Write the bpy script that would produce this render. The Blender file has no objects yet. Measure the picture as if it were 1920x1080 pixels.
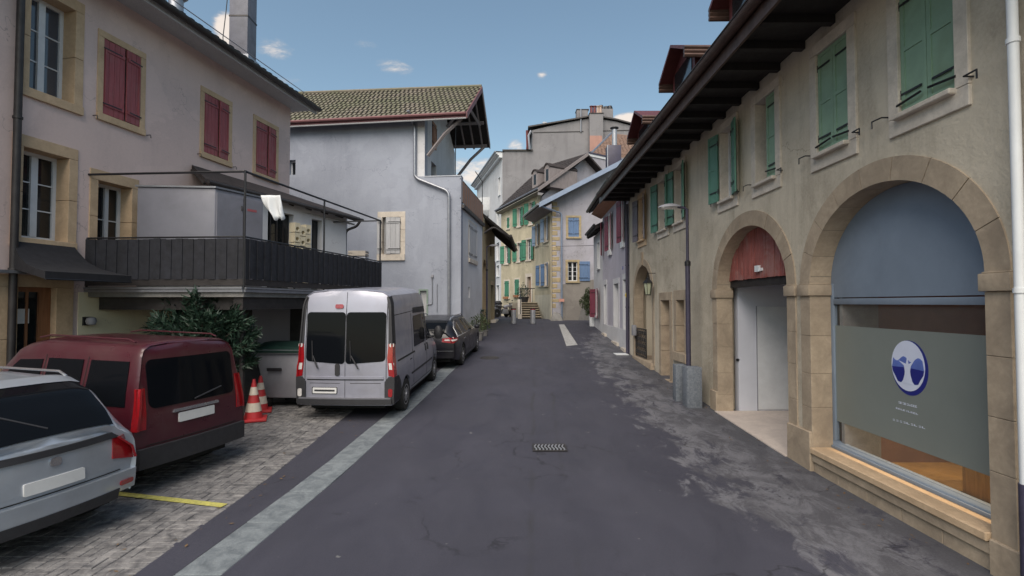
import bpy, bmesh, math, random
from mathutils import Vector, Matrix
from mathutils.geometry import tessellate_polygon
random.seed(7)
R_ = math.radians
scene = bpy.context.scene
COL = scene.collection

# ------------------------------------------------------------------ camera, sky, sun, exposure
PITCH = R_(1.67)
CAM = Vector((0.0, 0.0, 2.35))
cam_data = bpy.data.cameras.new('camera')
cam_data.sensor_width = 36.0
cam_data.lens = 18.0
cam_data.clip_start = 0.05
cam_data.clip_end = 2000.0
cam = bpy.data.objects.new('camera', cam_data)
cam.location = CAM
cam.rotation_euler = (math.pi / 2 + PITCH, 0, 0)
COL.objects.link(cam)
scene.camera = cam
scene.view_settings.view_transform = 'Standard'
scene.view_settings.look = 'None'
scene.view_settings.gamma = 1.0
scene.view_settings.exposure = 1.5
scene.view_settings.use_curve_mapping = False

SUN_EL, SUN_AZ = R_(50), R_(-165)      # azimuth measured from +Y towards +X
world = bpy.data.worlds.new('World')
scene.world = world
world.use_nodes = True
def build_world():
    nt = world.node_tree
    N, L = nt.nodes, nt.links
    for n in list(N): N.remove(n)
    out = N.new('ShaderNodeOutputWorld')
    bg = N.new('ShaderNodeBackground')
    sky = N.new('ShaderNodeTexSky')
    sky.sky_type = 'NISHITA'
    sky.sun_disc = False
    sky.sun_elevation = SUN_EL
    sky.sun_rotation = SUN_AZ
    sky.air_density = 1.0
    sky.dust_density = 1.6
    sky.ozone_density = 1.0
    tc = N.new('ShaderNodeTexCoord')
    mp = N.new('ShaderNodeMapping'); mp.inputs['Scale'].default_value = (1.0, 1.0, 2.6)
    L.new(tc.outputs['Generated'], mp.inputs['Vector'])
    nz = N.new('ShaderNodeTexNoise')
    nz.inputs['Scale'].default_value = 17.0; nz.inputs['Detail'].default_value = 12.0
    nz.inputs['Roughness'].default_value = 0.62; nz.inputs['Distortion'].default_value = 0.35
    L.new(mp.outputs[0], nz.inputs['Vector'])
    # cloud banks: where in the sky each one stands (azimuth, elevation in degrees, half sizes)
    banks = [(-25.2, 24.6, 2.6, 1.3, .85), (-24.0, 22.2, 1.8, .8, .55), (-29.6, 25.0, 1.4, 2.6, 1.0), (-29.5, 29.5, 4, 1.4, .45),
             (-13, 24.5, 2.6, 1.1, .55), (-16.0, 26.2, 1.8, .8, .4), (3.4, 24.2, .8, .6, .7), (.4, 17.2, 1.6, 1.2, .85), (-3.5, 14.2, 6.0, 2.4, .8),
             (12.8, 19.0, 3.2, 1.4, 1.3), (-60, 16, 16, 5, .7), (45, 14, 18, 5, .7), (110, 18, 25, 6, .8), (170, 15, 30, 6, .8), (-130, 18, 26, 6, .8)]
    acc = None
    for az, el, ha, he, k in banks:
        a, e = R_(az), R_(el)
        c = Vector((math.sin(a) * math.cos(e), math.cos(a) * math.cos(e), math.sin(e)))
        right = Vector((math.cos(a), -math.sin(a), 0)); up = right.cross(c).normalized()
        parts = []
        for axis, h in ((right, ha), (up, he)):
            d = N.new('ShaderNodeVectorMath'); d.operation = 'DOT_PRODUCT'
            d.inputs[1].default_value = axis
            L.new(tc.outputs['Generated'], d.inputs[0])
            o = N.new('ShaderNodeMath'); o.operation = 'SUBTRACT'; o.inputs[1].default_value = axis.dot(c)
            L.new(d.outputs['Value'], o.inputs[0])
            m = N.new('ShaderNodeMath'); m.operation = 'DIVIDE'; m.inputs[1].default_value = math.sin(R_(h))
            L.new(o.outputs[0], m.inputs[0])
            q = N.new('ShaderNodeMath'); q.operation = 'MULTIPLY'
            L.new(m.outputs[0], q.inputs[0]); L.new(m.outputs[0], q.inputs[1])
            parts.append(q)
        # distance along the view ray too, so that a bank is not mirrored behind
        d = N.new('ShaderNodeVectorMath'); d.operation = 'DOT_PRODUCT'; d.inputs[1].default_value = c
        L.new(tc.outputs['Generated'], d.inputs[0])
        g = N.new('ShaderNodeMath'); g.operation = 'GREATER_THAN'; g.inputs[1].default_value = 0.5
        L.new(d.outputs['Value'], g.inputs[0])
        s = N.new('ShaderNodeMath'); s.operation = 'ADD'
        L.new(parts[0].outputs[0], s.inputs[0]); L.new(parts[1].outputs[0], s.inputs[1])
        f = N.new('ShaderNodeMapRange'); f.inputs['From Min'].default_value = 0.0; f.inputs['From Max'].default_value = 1.0
        f.inputs['To Min'].default_value = k; f.inputs['To Max'].default_value = 0.0
        L.new(s.outputs[0], f.inputs['Value'])
        w = N.new('ShaderNodeMath'); w.operation = 'MULTIPLY'
        L.new(f.outputs[0], w.inputs[0]); L.new(g.outputs[0], w.inputs[1])
        if acc is None: acc = w
        else:
            mx = N.new('ShaderNodeMath'); mx.operation = 'MAXIMUM'
            L.new(acc.outputs[0], mx.inputs[0]); L.new(w.outputs[0], mx.inputs[1]); acc = mx
    # density = mask + noise - threshold
    a1 = N.new('ShaderNodeMath'); a1.operation = 'MULTIPLY'; a1.inputs[1].default_value = 0.62
    L.new(acc.outputs[0], a1.inputs[0])
    a2 = N.new('ShaderNodeMath'); a2.operation = 'ADD'
    L.new(a1.outputs[0], a2.inputs[0]); L.new(nz.outputs['Fac'], a2.inputs[1])
    rp = N.new('ShaderNodeMapRange'); rp.interpolation_type = 'SMOOTHSTEP'
    rp.inputs['From Min'].default_value = 0.70; rp.inputs['From Max'].default_value = 1.1
    rp.inputs['To Max'].default_value = 0.9
    L.new(a2.outputs[0], rp.inputs['Value'])
    # the cool pale blue of a hazy evening sky
    tint = N.new('ShaderNodeMix'); tint.data_type = 'RGBA'; tint.blend_type = 'MULTIPLY'; tint.inputs['Factor'].default_value = 1
    tint.inputs['B'].default_value = SKY_TINT
    L.new(sky.outputs[0], tint.inputs['A'])
    cr = N.new('ShaderNodeValToRGB')
    cr.color_ramp.elements[0].position = 0.25; cr.color_ramp.elements[0].color = CLOUD_LO
    cr.color_ramp.elements[1].position = 0.8; cr.color_ramp.elements[1].color = CLOUD_HI
    L.new(rp.outputs[0], cr.inputs[0])
    mix = N.new('ShaderNodeMix'); mix.data_type = 'RGBA'
    L.new(rp.outputs[0], mix.inputs['Factor']); L.new(tint.outputs['Result'], mix.inputs['A']); L.new(cr.outputs[0], mix.inputs['B'])
    L.new(mix.outputs['Result'], bg.inputs['Color'])
    bg.inputs['Strength'].default_value = 0.07
    L.new(bg.outputs[0], out.inputs[0])
SKY_TINT = (.92, .93, .80, 1)
CLOUD_LO = (2.6, 2.7, 2.9, 1)
CLOUD_HI = (5.0, 4.4, 3.9, 1)
build_world()
sd = bpy.data.lights.new('sun', 'SUN')
sd.energy = 1.5; sd.angle = R_(60); sd.color = (1.0, 0.9, 0.8)
sun = bpy.data.objects.new('sun', sd)
sdir = Vector((math.sin(SUN_AZ) * math.cos(SUN_EL), math.cos(SUN_AZ) * math.cos(SUN_EL), math.sin(SUN_EL)))
sun.rotation_euler = sdir.to_track_quat('Z', 'Y').to_euler()
COL.objects.link(sun)

# ------------------------------------------------------------------ measuring helpers
def ray(px, py):
    """direction in the world of a point of the photograph (1920 x 1080)"""
    up = Vector((0, -math.sin(PITCH), math.cos(PITCH))); fw = Vector((0, math.cos(PITCH), math.sin(PITCH)))
    return Vector((1, 0, 0)) * (px - 960) + up * (540 - py) + fw * 960
def at(px, py, Y):
    d = ray(px, py)
    return CAM + d * (Y / d.y)
def gz(y):
    pts = [(-30, 0.0), (7, 0.0), (10, .12), (14, .3), (18.3, .53), (24, .85), (30, 1.2), (33, 1.3), (400, 1.3)]
    for (a, za), (b, zb) in zip(pts, pts[1:]):
        if y <= b: return za + (zb - za) * max(0, (y - a)) / (b - a)
    return 1.3

class Frame:
    """upright wall plane: u runs along the wall, d out of it towards the street, z up"""
    def __init__(s, ox, oy, ux, uy, nsign):
        l = math.hypot(ux, uy); s.o = Vector((ox, oy, 0)); s.u = Vector((ux / l, uy / l, 0))
        s.n = Vector((-s.u.y, s.u.x, 0)) * nsign
    def p(s, u, d, z): return s.o + s.u * u + s.n * d + Vector((0, 0, z))
    def pix(s, px, py, d=0):
        r = ray(px, py); q = s.o + s.n * d
        t = (q - CAM).dot(s.n) / r.dot(s.n)
        w = CAM + r * t
        return (w - s.o).dot(s.u), w.z
    def u_of(s, px, py=568, d=0): return s.pix(px, py, d)[0]
    def z_of(s, px, py, d=0): return s.pix(px, py, d)[1]
    def shift(s, d):
        f = Frame.__new__(Frame); f.o = s.o + s.n * d; f.u = s.u; f.n = s.n; return f

class MB:
    def __init__(s): s.v = []; s.f = []; s.sm = []
    def add(s, vs, fs, smooth=False):
        b = len(s.v); s.v += [Vector(v) for v in vs]; s.f += [tuple(b + i for i in f) for f in fs]; s.sm += [smooth] * len(fs)
        return s
    def hexa(s, c8):
        return s.add(c8, [(0, 3, 2, 1), (4, 5, 6, 7), (0, 1, 5, 4), (1, 2, 6, 5), (2, 3, 7, 6), (3, 0, 4, 7)])
    def box(s, x0, x1, y0, y1, z0, z1):
        return s.hexa([(x0, y0, z0), (x1, y0, z0), (x1, y1, z0), (x0, y1, z0), (x0, y0, z1), (x1, y0, z1), (x1, y1, z1), (x0, y1, z1)])
    def fbox(s, F, u0, u1, d0, d1, z0, z1):
        return s.hexa([F.p(u0, d0, z0), F.p(u1, d0, z0), F.p(u1, d1, z0), F.p(u0, d1, z0), F.p(u0, d0, z1), F.p(u1, d0, z1), F.p(u1, d1, z1), F.p(u0, d1, z1)])
    def prism(s, a, b, smooth=False):
        """two matching point loops joined and capped"""
        n = len(a); vs = list(a) + list(b)
        ta = tessellate_polygon([[Vector(p) for p in a]])
        fs = [tuple(t) for t in ta] + [tuple(n + i for i in reversed(t)) for t in ta]
        s.add(vs, fs)
        s.add(vs, [(i, (i + 1) % n, n + (i + 1) % n, n + i) for i in range(n)], smooth)
        return s
    def fpoly(s, F, uz, d0, d1, smooth=False):
        return s.prism([F.p(u, d0, z) for u, z in uz], [F.p(u, d1, z) for u, z in uz], smooth)
    def tube(s, pts, r, n=8, caps=True, r2=None):
        pts = [Vector(p) for p in pts]; m = len(pts)
        rr = [r + ((r2 if r2 is not None else r) - r) * i / max(1, m - 1) for i in range(m)]
        rings = []; prev = None
        for i, p in enumerate(pts):
            t = (pts[min(i + 1, m - 1)] - pts[max(i - 1, 0)]).normalized()
            if prev is None:
                ref = Vector((0, 0, 1)) if abs(t.z) < .9 else Vector((1, 0, 0))
                a = t.cross(ref).normalized()
            else:
                a = (prev - t * prev.dot(t)).normalized()
            prev = a; b = t.cross(a)
            rings.append([p + (a * math.cos(2 * math.pi * k / n) + b * math.sin(2 * math.pi * k / n)) * rr[i] for k in range(n)])
        vs = [v for rg in rings for v in rg]; fs = []
        for i in range(m - 1):
            for k in range(n):
                fs.append((i * n + k, i * n + (k + 1) % n, (i + 1) * n + (k + 1) % n, (i + 1) * n + k))
        s.add(vs, fs, True)
        if caps: s.add(rings[0], [tuple(reversed(range(n)))]); s.add(rings[-1], [tuple(range(n))])
        return s
    def lathe(s, prof, c, axis='z', n=20, smooth=True):
        """profile of (radius, height) about an axis through c"""
        c = Vector(c); ax = {'x': (Vector((0, 1, 0)), Vector((0, 0, 1)), Vector((1, 0, 0))), 'y': (Vector((0, 0, 1)), Vector((1, 0, 0)), Vector((0, 1, 0))), 'z': (Vector((1, 0, 0)), Vector((0, 1, 0)), Vector((0, 0, 1)))}[axis]
        vs = []; m = len(prof)
        for r, h in prof:
            for k in range(n):
                a = 2 * math.pi * k / n
                vs.append(c + ax[0] * (r * math.cos(a)) + ax[1] * (r * math.sin(a)) + ax[2] * h)
        fs = []
        for i in range(m - 1):
            for k in range(n): fs.append((i * n + k, i * n + (k + 1) % n, (i + 1) * n + (k + 1) % n, (i + 1) * n + k))
        s.add(vs, fs, smooth)
        s.add(vs[:n], [tuple(reversed(range(n)))]); s.add(vs[-n:], [tuple(range(n))])
        return s
    def mesh(s, name, mats, off=Vector((0, 0, 0)), rot=None, bevel=0, seg=2, weld=False):
        me = bpy.data.meshes.new(name)
        vs = [v - off for v in s.v]
        if rot is not None: vs = [rot @ v for v in vs]
        me.from_pydata([tuple(v) for v in vs], [], s.f)
        bm = bmesh.new(); bm.from_mesh(me)
        for f, q in zip(bm.faces, s.sm): f.smooth = q
        bmesh.ops.remove_doubles(bm, verts=bm.verts, dist=1e-5)
        bmesh.ops.recalc_face_normals(bm, faces=bm.faces)
        if bevel:
            eds = [e for e in bm.edges if len(e.link_faces) == 2 and e.calc_face_angle(0) > R_(35)]
            bmesh.ops.bevel(bm, geom=eds, offset=bevel, segments=seg, affect='EDGES', profile=.5, clamp_overlap=True)
            if seg > 1:
                for f in bm.faces: f.smooth = True
        bm.to_mesh(me); bm.free()
        if bevel and seg > 1 or any(s.sm):
            try: me.set_sharp_from_angle(angle=R_(38))
            except Exception: pass
        for m in (mats if isinstance(mats, (list, tuple)) else [mats]): me.materials.append(m)
        return me
    def build(s, name, mat, parent=None, loc=None, bevel=0, seg=2):
        o = None
        if parent is not None:
            M = wm(parent)
            Mi = M.inverted()
            s.v = [Mi @ v for v in s.v]
            me = s.mesh(name, mat, bevel=bevel, seg=seg)
            o = bpy.data.objects.new(name, me); COL.objects.link(o); o.parent = parent
        else:
            off = Vector(loc) if loc is not None else Vector((0, 0, 0))
            me = s.mesh(name, mat, off, bevel=bevel, seg=seg)
            o = bpy.data.objects.new(name, me); COL.objects.link(o); o.location = off
        return o

def wm(o):
    m = Matrix.LocRotScale(o.location, o.rotation_euler, o.scale)
    return (wm(o.parent) @ m) if o.parent else m
def tag(o, label=None, cat=None, group=None, kind=None):
    if label: o['label'] = label
    if cat: o['category'] = cat
    if group: o['group'] = group
    if kind: o['kind'] = kind
    return o
def thing(name, loc, label, cat, group=None, rz=0, rx=0):
    o = bpy.data.objects.new(name, None); COL.objects.link(o)
    o.empty_display_size = .2
    o.location = loc; o.rotation_euler = (rx, 0, rz)
    return tag(o, label, cat, group)
def copy_tree(o, parent=None):
    c = o.copy(); COL.objects.link(c)
    if parent is not None: c.parent = parent
    for ch in list(KIDS.get(o.name, [])) or [x for x in o.children]:
        copy_tree(ch, c)
    return c
KIDS = {}
_pc = {}
def piece(name, mat, parent, c, ax, dims, bevel=0):
    """a small box that shares its mesh with all alike boxes; c = world centre, ax = (3 world axes), dims = full sizes"""
    key = (mat.name, tuple(round(d, 3) for d in dims), bevel)
    me = _pc.get(key)
    if me is None:
        a, b, h = [d / 2 for d in dims]
        me = MB().box(-a, a, -b, b, -h, h).mesh(name, mat, bevel=bevel, seg=1)
        _pc[key] = me
    o = bpy.data.objects.new(name, me); COL.objects.link(o)
    m = Matrix((ax[0], ax[1], ax[2])).transposed().to_4x4(); m.translation = c
    if parent is not None:
        m = wm(parent).inverted() @ m; o.parent = parent
    o.matrix_local = m if parent is not None else m
    if parent is None: o.matrix_world = m
    return o
Z3 = Vector((0, 0, 1))
def fpiece(name, mat, parent, F, u0, u1, d0, d1, z0, z1, bevel=0):
    c = F.p((u0 + u1) / 2, (d0 + d1) / 2, (z0 + z1) / 2)
    n = Z3.cross(F.u)
    return piece(name, mat, parent, c, (F.u, n, Z3), (abs(u1 - u0), abs(d1 - d0), abs(z1 - z0)), bevel)

# ------------------------------------------------------------------ materials
def srgb(r, g, b):
    f = lambda c: (c / 255 / 12.92) if c / 255 <= .04045 else ((c / 255 + .055) / 1.055) ** 2.4
    return (f(r), f(g), f(b), 1)
class Mat:
    def __init__(s, name):
        s.m = bpy.data.materials.new(name); s.m.use_nodes = True
        s.N = s.m.node_tree.nodes; s.L = s.m.node_tree.links
        s.b = s.N['Principled BSDF']; s.pos = s.N.new('ShaderNodeNewGeometry').outputs['Position']
    def map(s, scale, loc=(0, 0, 0)):
        n = s.N.new('ShaderNodeMapping'); n.inputs['Scale'].default_value = scale; n.inputs['Location'].default_value = loc
        s.L.new(s.pos, n.inputs[0]); return n.outputs[0]
    def noise(s, scale, detail=4, rough=.55, vec=None, dist=0):
        n = s.N.new('ShaderNodeTexNoise'); n.inputs['Scale'].default_value = scale; n.inputs['Detail'].default_value = detail
        n.inputs['Roughness'].default_value = rough; n.inputs['Distortion'].default_value = dist
        s.L.new(vec or s.pos, n.inputs['Vector']); return n.outputs['Fac']
    def ramp(s, x, a, b, ca=0, cb=1):
        n = s.N.new('ShaderNodeMapRange'); n.inputs['From Min'].default_value = a; n.inputs['From Max'].default_value = b
        n.inputs['To Min'].default_value = ca; n.inputs['To Max'].default_value = cb
        s.L.new(x, n.inputs['Value']); return n.outputs[0]
    def math(s, op, a, b):
        n = s.N.new('ShaderNodeMath'); n.operation = op
        for i, v in enumerate((a, b)):
            if isinstance(v, (int, float)): n.inputs[i].default_value = v
            else: s.L.new(v, n.inputs[i])
        return n.outputs[0]
    def mix(s, f, a, b, mode='MIX'):
        n = s.N.new('ShaderNodeMix'); n.data_type = 'RGBA'; n.blend_type = mode
        if isinstance(f, (int, float)): n.inputs['Factor'].default_value = f
        else: s.L.new(f, n.inputs['Factor'])
        for k, v in (('A', a), ('B', b)):
            if isinstance(v, tuple): n.inputs[k].default_value = v if len(v) == 4 else v + (1,)
            else: s.L.new(v, n.inputs[k])
        return n.outputs['Result']
    def col(s, c):
        if isinstance(c, tuple): s.b.inputs['Base Color'].default_value = c if len(c) == 4 else c + (1,)
        else: s.L.new(c, s.b.inputs['Base Color'])
    def rough(s, v):
        if isinstance(v, (int, float)): s.b.inputs['Roughness'].default_value = v
        else: s.L.new(v, s.b.inputs['Roughness'])
    def bump(s, h, dist, strength=1.0):
        n = s.N.new('ShaderNodeBump'); n.inputs['Distance'].default_value = dist; n.inputs['Strength'].default_value = strength
        s.L.new(h, n.inputs['Height']); s.L.new(n.outputs[0], s.b.inputs['Normal'])
def sc(c, k): return tuple(min(1, x * k) for x in c[:3]) + (1,)
def lin(*c): return tuple(c) + (1,)
def m_plaster(name, base, stain, amt=.55, big=.7, seedloc=0, streak=.5, bump=.006):
    m = Mat(name)
    v = m.map((1, 1, 1), (seedloc, seedloc * .7, 0))
    n1 = m.ramp(m.noise(big, 7, .62, v, .4), .42, .62)
    n2 = m.ramp(m.noise(1.6, 6, .65, m.map((1.0, 1.0, .16), (seedloc, 3, 0)), .2), .5, .72)
    n3 = m.noise(26, 5, .7, v)
    c = m.mix(m.math('MULTIPLY', n1, amt), base, stain)
    c = m.mix(m.math('MULTIPLY', n2, streak), c, sc(stain, .72))
    c = m.mix(m.ramp(n3, .3, .7, .0, .35), c, sc(base, 1.18))
    pt = m.ramp(m.noise(.55, 9, .6, m.map((1, 1, 1.3), (seedloc + 4, 8, 1)), .6), .56, .575)
    c = m.mix(m.math('MULTIPLY', pt, .22), c, sc(base, 1.25))
    vo = m.N.new('ShaderNodeTexVoronoi'); vo.feature = 'DISTANCE_TO_EDGE'; vo.inputs['Scale'].default_value = .7
    va = m.N.new('ShaderNodeVectorMath'); va.operation = 'ADD'; m.L.new(v, va.inputs[0])
    nn = m.N.new('ShaderNodeTexNoise'); nn.inputs['Scale'].default_value = 3; nn.inputs['Detail'].default_value = 6; m.L.new(v, nn.inputs['Vector']); m.L.new(nn.outputs['Color'], va.inputs[1]); m.L.new(va.outputs[0], vo.inputs['Vector'])
    ck = m.math('MULTIPLY', m.ramp(vo.outputs['Distance'], .002, .009, 1, 0), m.ramp(m.noise(.6, 3, .6, m.map((1, 1, 1), (3, seedloc, 2))), .52, .6))
    c = m.mix(m.math('MULTIPLY', ck, .45), c, sc(stain, .4))
    sp = m.ramp(m.noise(7, 8, .75, m.map((1, 1, 1), (9 + seedloc, 2, 5))), .63, .70)
    c = m.mix(m.math('MULTIPLY', sp, .35), c, sc(stain, .55))
    m.col(c); m.rough(.9); m.b.inputs['Specular IOR Level'].default_value = .25
    h = m.math('ADD', m.math('MULTIPLY', m.noise(9, 6, .6, v), .8), m.math('MULTIPLY', n3, .5))
    m.bump(h, bump, 1.0)
    return m.m
def m_stone(name, base, dark, scale=3.0, bump=.004):
    m = Mat(name)
    oi = m.N.new('ShaderNodeObjectInfo').outputs['Random']
    n1 = m.ramp(m.noise(scale, 7, .65, None, .6), .38, .66)
    n2 = m.noise(scale * 9, 5, .7)
    c = m.mix(n1, base, dark)
    c = m.mix(m.ramp(n2, .35, .75, 0, .4), c, sc(dark, .7))
    c = m.mix(m.ramp(oi, 0, 1, .0, .22), c, sc(dark, .82))
    m.col(c); m.rough(.88); m.b.inputs['Specular IOR Level'].default_value = .25
    m.bump(m.math('ADD', n2, m.noise(scale * 2, 5, .6)), bump)
    return m.m
def m_paint(name, base, rough=.55, var=.18, scale=6, bump=.0008, metal=0, coat=0, dirt=None, dirtamt=.3, wood=False):
    m = Mat(name)
    oi = m.N.new('ShaderNodeObjectInfo').outputs['Random']
    vec = m.map((9, 9, .7)) if wood else None
    n1 = m.noise(scale, 6, .65, vec, .3)
    c = m.mix(m.ramp(n1, .3, .7, 0, 1), sc(base, 1 - var), sc(base, 1 + var))
    c = m.mix(m.ramp(oi, 0, 1, 0, var), c, sc(base, .6))
    if dirt: c = m.mix(m.math('MULTIPLY', m.ramp(m.noise(scale * .4, 8, .7, None, 1), .48, .7), dirtamt), c, dirt)
    m.col(c); m.rough(m.ramp(m.noise(scale * 1.7, 5, .6), .3, .7, max(.02, rough - .08), min(1, rough + .1)))
    m.b.inputs['Metallic'].default_value = metal
    if coat: m.b.inputs['Coat Weight'].default_value = coat; m.b.inputs['Coat Roughness'].default_value = .06
    if bump: m.bump(m.noise(scale * 5, 4, .6, vec), bump)
    return m.m
def m_glass(name, base=(.012, .014, .016), rough=.06, spec=.6):
    m = Mat(name); m.col(tuple(base)); m.rough(m.ramp(m.noise(2.5, 4), .3, .7, rough * .6, rough * 1.8)); m.b.inputs['Specular IOR Level'].default_value = spec
    m.bump(m.noise(1.7, 2), .004, .5)
    return m.m
def m_clear(name, tint=(.75, .8, .8), alpha=.25, rough=.03):
    m = Mat(name); m.col(tuple(tint)); m.rough(rough)
    m.b.inputs['Alpha'].default_value = alpha; m.b.inputs['Specular IOR Level'].default_value = .5
    return m.m
def m_asphalt():
    m = Mat('asphalt')
    sep = m.N.new('ShaderNodeSeparateXYZ'); m.L.new(m.pos, sep.inputs[0])
    fine = m.noise(160, 3, .7); mid = m.noise(1.1, 8, .65, m.map((1, .45, 1)), .5); big = m.noise(.35, 5, .6)
    c = m.mix(m.ramp(mid, .35, .68), lin(.031, .031, .051), lin(.047, .047, .071))
    c = m.mix(m.ramp(big, .4, .65, 0, .5), c, lin(.028, .028, .042))
    # worn, dry footway along the right-hand houses: a pale crust broken by dark damp marks
    edge = m.noise(1.3, 12, .74, m.map((1.5, .8, 1), (3, 1, 0)), .5)
    val = m.math('ADD', m.math('SUBTRACT', sep.outputs['X'], 2.62), m.math('MULTIPLY', m.math('SUBTRACT', edge, .5), 4.6))
    val = m.math('SUBTRACT', val, m.math('MULTIPLY', m.ramp(sep.outputs['Y'], 20, 30), 3))
    pale = m.ramp(val, -.1, .35)
    holes = m.ramp(m.noise(1.7, 10, .72, m.map((1.2, .9, 1), (11, 5, 0)), .6), .56, .62)
    pale = m.math('MULTIPLY', pale, m.math('SUBTRACT', 1, m.math('MULTIPLY', holes, .85)))
    pc = m.mix(m.noise(6, 6, .7), lin(.066, .066, .078), lin(.096, .095, .108))
    c = m.mix(m.math('MULTIPLY', pale, .85), c, pc)
    crust = m.math('MULTIPLY', m.math('MULTIPLY', m.ramp(val, -.15, .12), m.ramp(val, .75, 1.7, 1, 0)), m.ramp(m.noise(2.1, 12, .75, m.map((1.2, .7, 1), (21, 2, 0)), .7), .44, .56))
    crust = m.math('MULTIPLY', crust, m.math('SUBTRACT', 1, holes))
    c = m.mix(m.math('MULTIPLY', crust, .66), c, lin(.2, .2, .225))
    # tarred seam down the middle and fine cracks
    seam = m.math('ABSOLUTE', m.math('SUBTRACT', m.math('SUBTRACT', sep.outputs['X'], m.math('MULTIPLY', sep.outputs['Y'], .045)), m.math('MULTIPLY', m.noise(.5, 4), .35)), 0)
    seam = m.math('ABSOLUTE', m.math('SUBTRACT', seam, .22), 0)
    sm = m.math('MULTIPLY', m.ramp(seam, .012, .05, 1, 0), m.ramp(m.noise(.7, 3), .45, .6))
    c = m.mix(m.math('MULTIPLY', sm, .55), c, lin(.02, .02, .024))
    c = m.mix(m.ramp(fine, .35, .75, 0, .42), c, lin(.12, .12, .125))
    c = m.mix(m.ramp(m.noise(45, 4, .75), .4, .7, 0, .3), c, lin(.015, .015, .02))
    vo = m.N.new('ShaderNodeTexVoronoi'); vo.feature = 'DISTANCE_TO_EDGE'; vo.inputs['Scale'].default_value = .55
    wv_ = m.N.new('ShaderNodeVectorMath'); wv_.operation = 'ADD'; m.L.new(m.pos, wv_.inputs[0])
    nn_ = m.N.new('ShaderNodeTexNoise'); nn_.inputs['Scale'].default_value = 2.2; nn_.inputs['Detail'].default_value = 6; m.L.new(m.pos, nn_.inputs['Vector'])
    m.L.new(nn_.outputs['Color'], wv_.inputs[1]); m.L.new(wv_.outputs[0], vo.inputs['Vector'])
    crk = m.math('MULTIPLY', m.ramp(vo.outputs['Distance'], .003, .012, 1, 0), m.ramp(m.noise(.5, 3, .6, m.map((1, 1, 1), (7, 7, 0))), .5, .58))
    c = m.mix(m.math('MULTIPLY', crk, .6), c, lin(.014, .014, .018))
    drip = m.ramp(m.noise(3.3, 4, .6, m.map((1, 1, 1), (2, 9, 1)), .3), .68, .74)
    c = m.mix(m.math('MULTIPLY', drip, .5), c, lin(.02, .02, .026))
    sp = m.ramp(m.noise(9, 2, .5, m.map((1, 1, 1), (4, 4, 4))), .74, .78)
    c = m.mix(m.math('MULTIPLY', sp, .5), c, lin(.25, .25, .24))
    m.col(c); m.rough(m.ramp(mid, .3, .7, .62, .85)); m.b.inputs['Specular IOR Level'].default_value = .35
    m.bump(m.math('ADD', m.math('MULTIPLY', fine, .6), m.math('MULTIPLY', mid, .8)), .008)
    return m.m

ASPH = m_asphalt()
EARTH = m_paint('earth', lin(.09, .085, .08), .95, .3, 1.2, .01)
STRIP = m_stone('strip_stone', lin(.22, .245, .26), lin(.11, .125, .14), 5, .006)
JOINT = m_paint('joint_sand', lin(.035, .033, .033), .95, .3, 30, .002)
PAVER = m_stone('paver_stone', lin(.27, .26, .255), lin(.085, .083, .088), 7, .004)
YELLOW = m_paint('yellow_road_paint', lin(.5, .46, .12), .7, .3, 25, .001, dirt=lin(.1, .1, .09), dirtamt=.7)
WHITEP = m_paint('white_road_paint', lin(.36, .36, .36), .7, .3, 12, .001, dirt=lin(.12, .12, .12), dirtamt=.7)
R_PL = m_plaster('ochre_grey_plaster', lin(.52, .46, .37), lin(.31, .265, .205), .85, .6, 0, .75, .012)
L_PL = m_plaster('pinkish_plaster', lin(.60, .47, .435), lin(.46, .365, .35), .5, .5, 5, .25, .004)
B_PL = m_plaster('blue_grey_plaster', lin(.30, .32, .375), lin(.2, .215, .26), .55, .45, 12, .3, .005)
W_PL = m_plaster('white_plaster', lin(.56, .56, .58), lin(.42, .41, .42), .5, .6, 3, .3, .003)
LILAC_PL = m_plaster('lilac_plaster', lin(.43, .41, .47), lin(.33, .31, .35), .5, .7, 8, .3, .004)
G_PL = m_plaster('old_ochre_plaster', lin(.49, .435, .32), lin(.32, .285, .21), .7, .8, 21, .6, .006)
C_PL = m_plaster('corner_house_plaster', lin(.34, .33, .37), lin(.25, .24, .25), .65, .9, 17, .5, .006)
GREY_PL = m_plaster('grey_cement_render', lin(.215, .21, .22), lin(.15, .145, .155), .6, .3, 31, .5, .006)
OCH_PL = m_plaster('yellow_ochre_plaster', lin(.36, .29, .18), lin(.26, .21, .14), .6, .8, 41, .5, .005)
CREAM = m_plaster('cream_wall_paint', lin(.72, .65, .46), lin(.6, .54, .4), .4, .8, 51, .2, .002)
SAND = m_stone('sandstone', lin(.60, .44, .29), lin(.47, .34, .22), 2.5)
R_ST = m_stone('brown_sandstone', lin(.46, .37, .275), lin(.30, .24, .18), 2.2)
PALE_ST = m_stone('pale_stone', lin(.66, .59, .51), lin(.48, .43, .37), 3)
YEL_ST = m_stone('yellow_limestone', lin(.45, .35, .2), lin(.3, .25, .17), 4, .008)
GRANITE = m_stone('granite', lin(.21, .23, .26), lin(.12, .135, .16), 22, .003)
CONC = m_stone('concrete', lin(.25, .24, .23), lin(.16, .155, .15), 3)
RED_W = m_paint('oxblood_shutter_paint', lin(.30, .075, .085), .65, .22, 3, .002, dirt=lin(.3, .16, .15), dirtamt=.45, wood=True)
GREEN_W = m_paint('sage_green_shutter_paint', lin(.215, .33, .235), .55, .15, 2.5, .0008, dirt=lin(.16, .21, .11), dirtamt=.4)
TEAL_W = m_paint('sea_green_shutter_paint', lin(.085, .21, .155), .5, .15, 3, .0006)
DKGREEN = m_paint('bright_green_shutter_paint', lin(.05, .19, .12), .55, .2, 4, .001)
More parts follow.
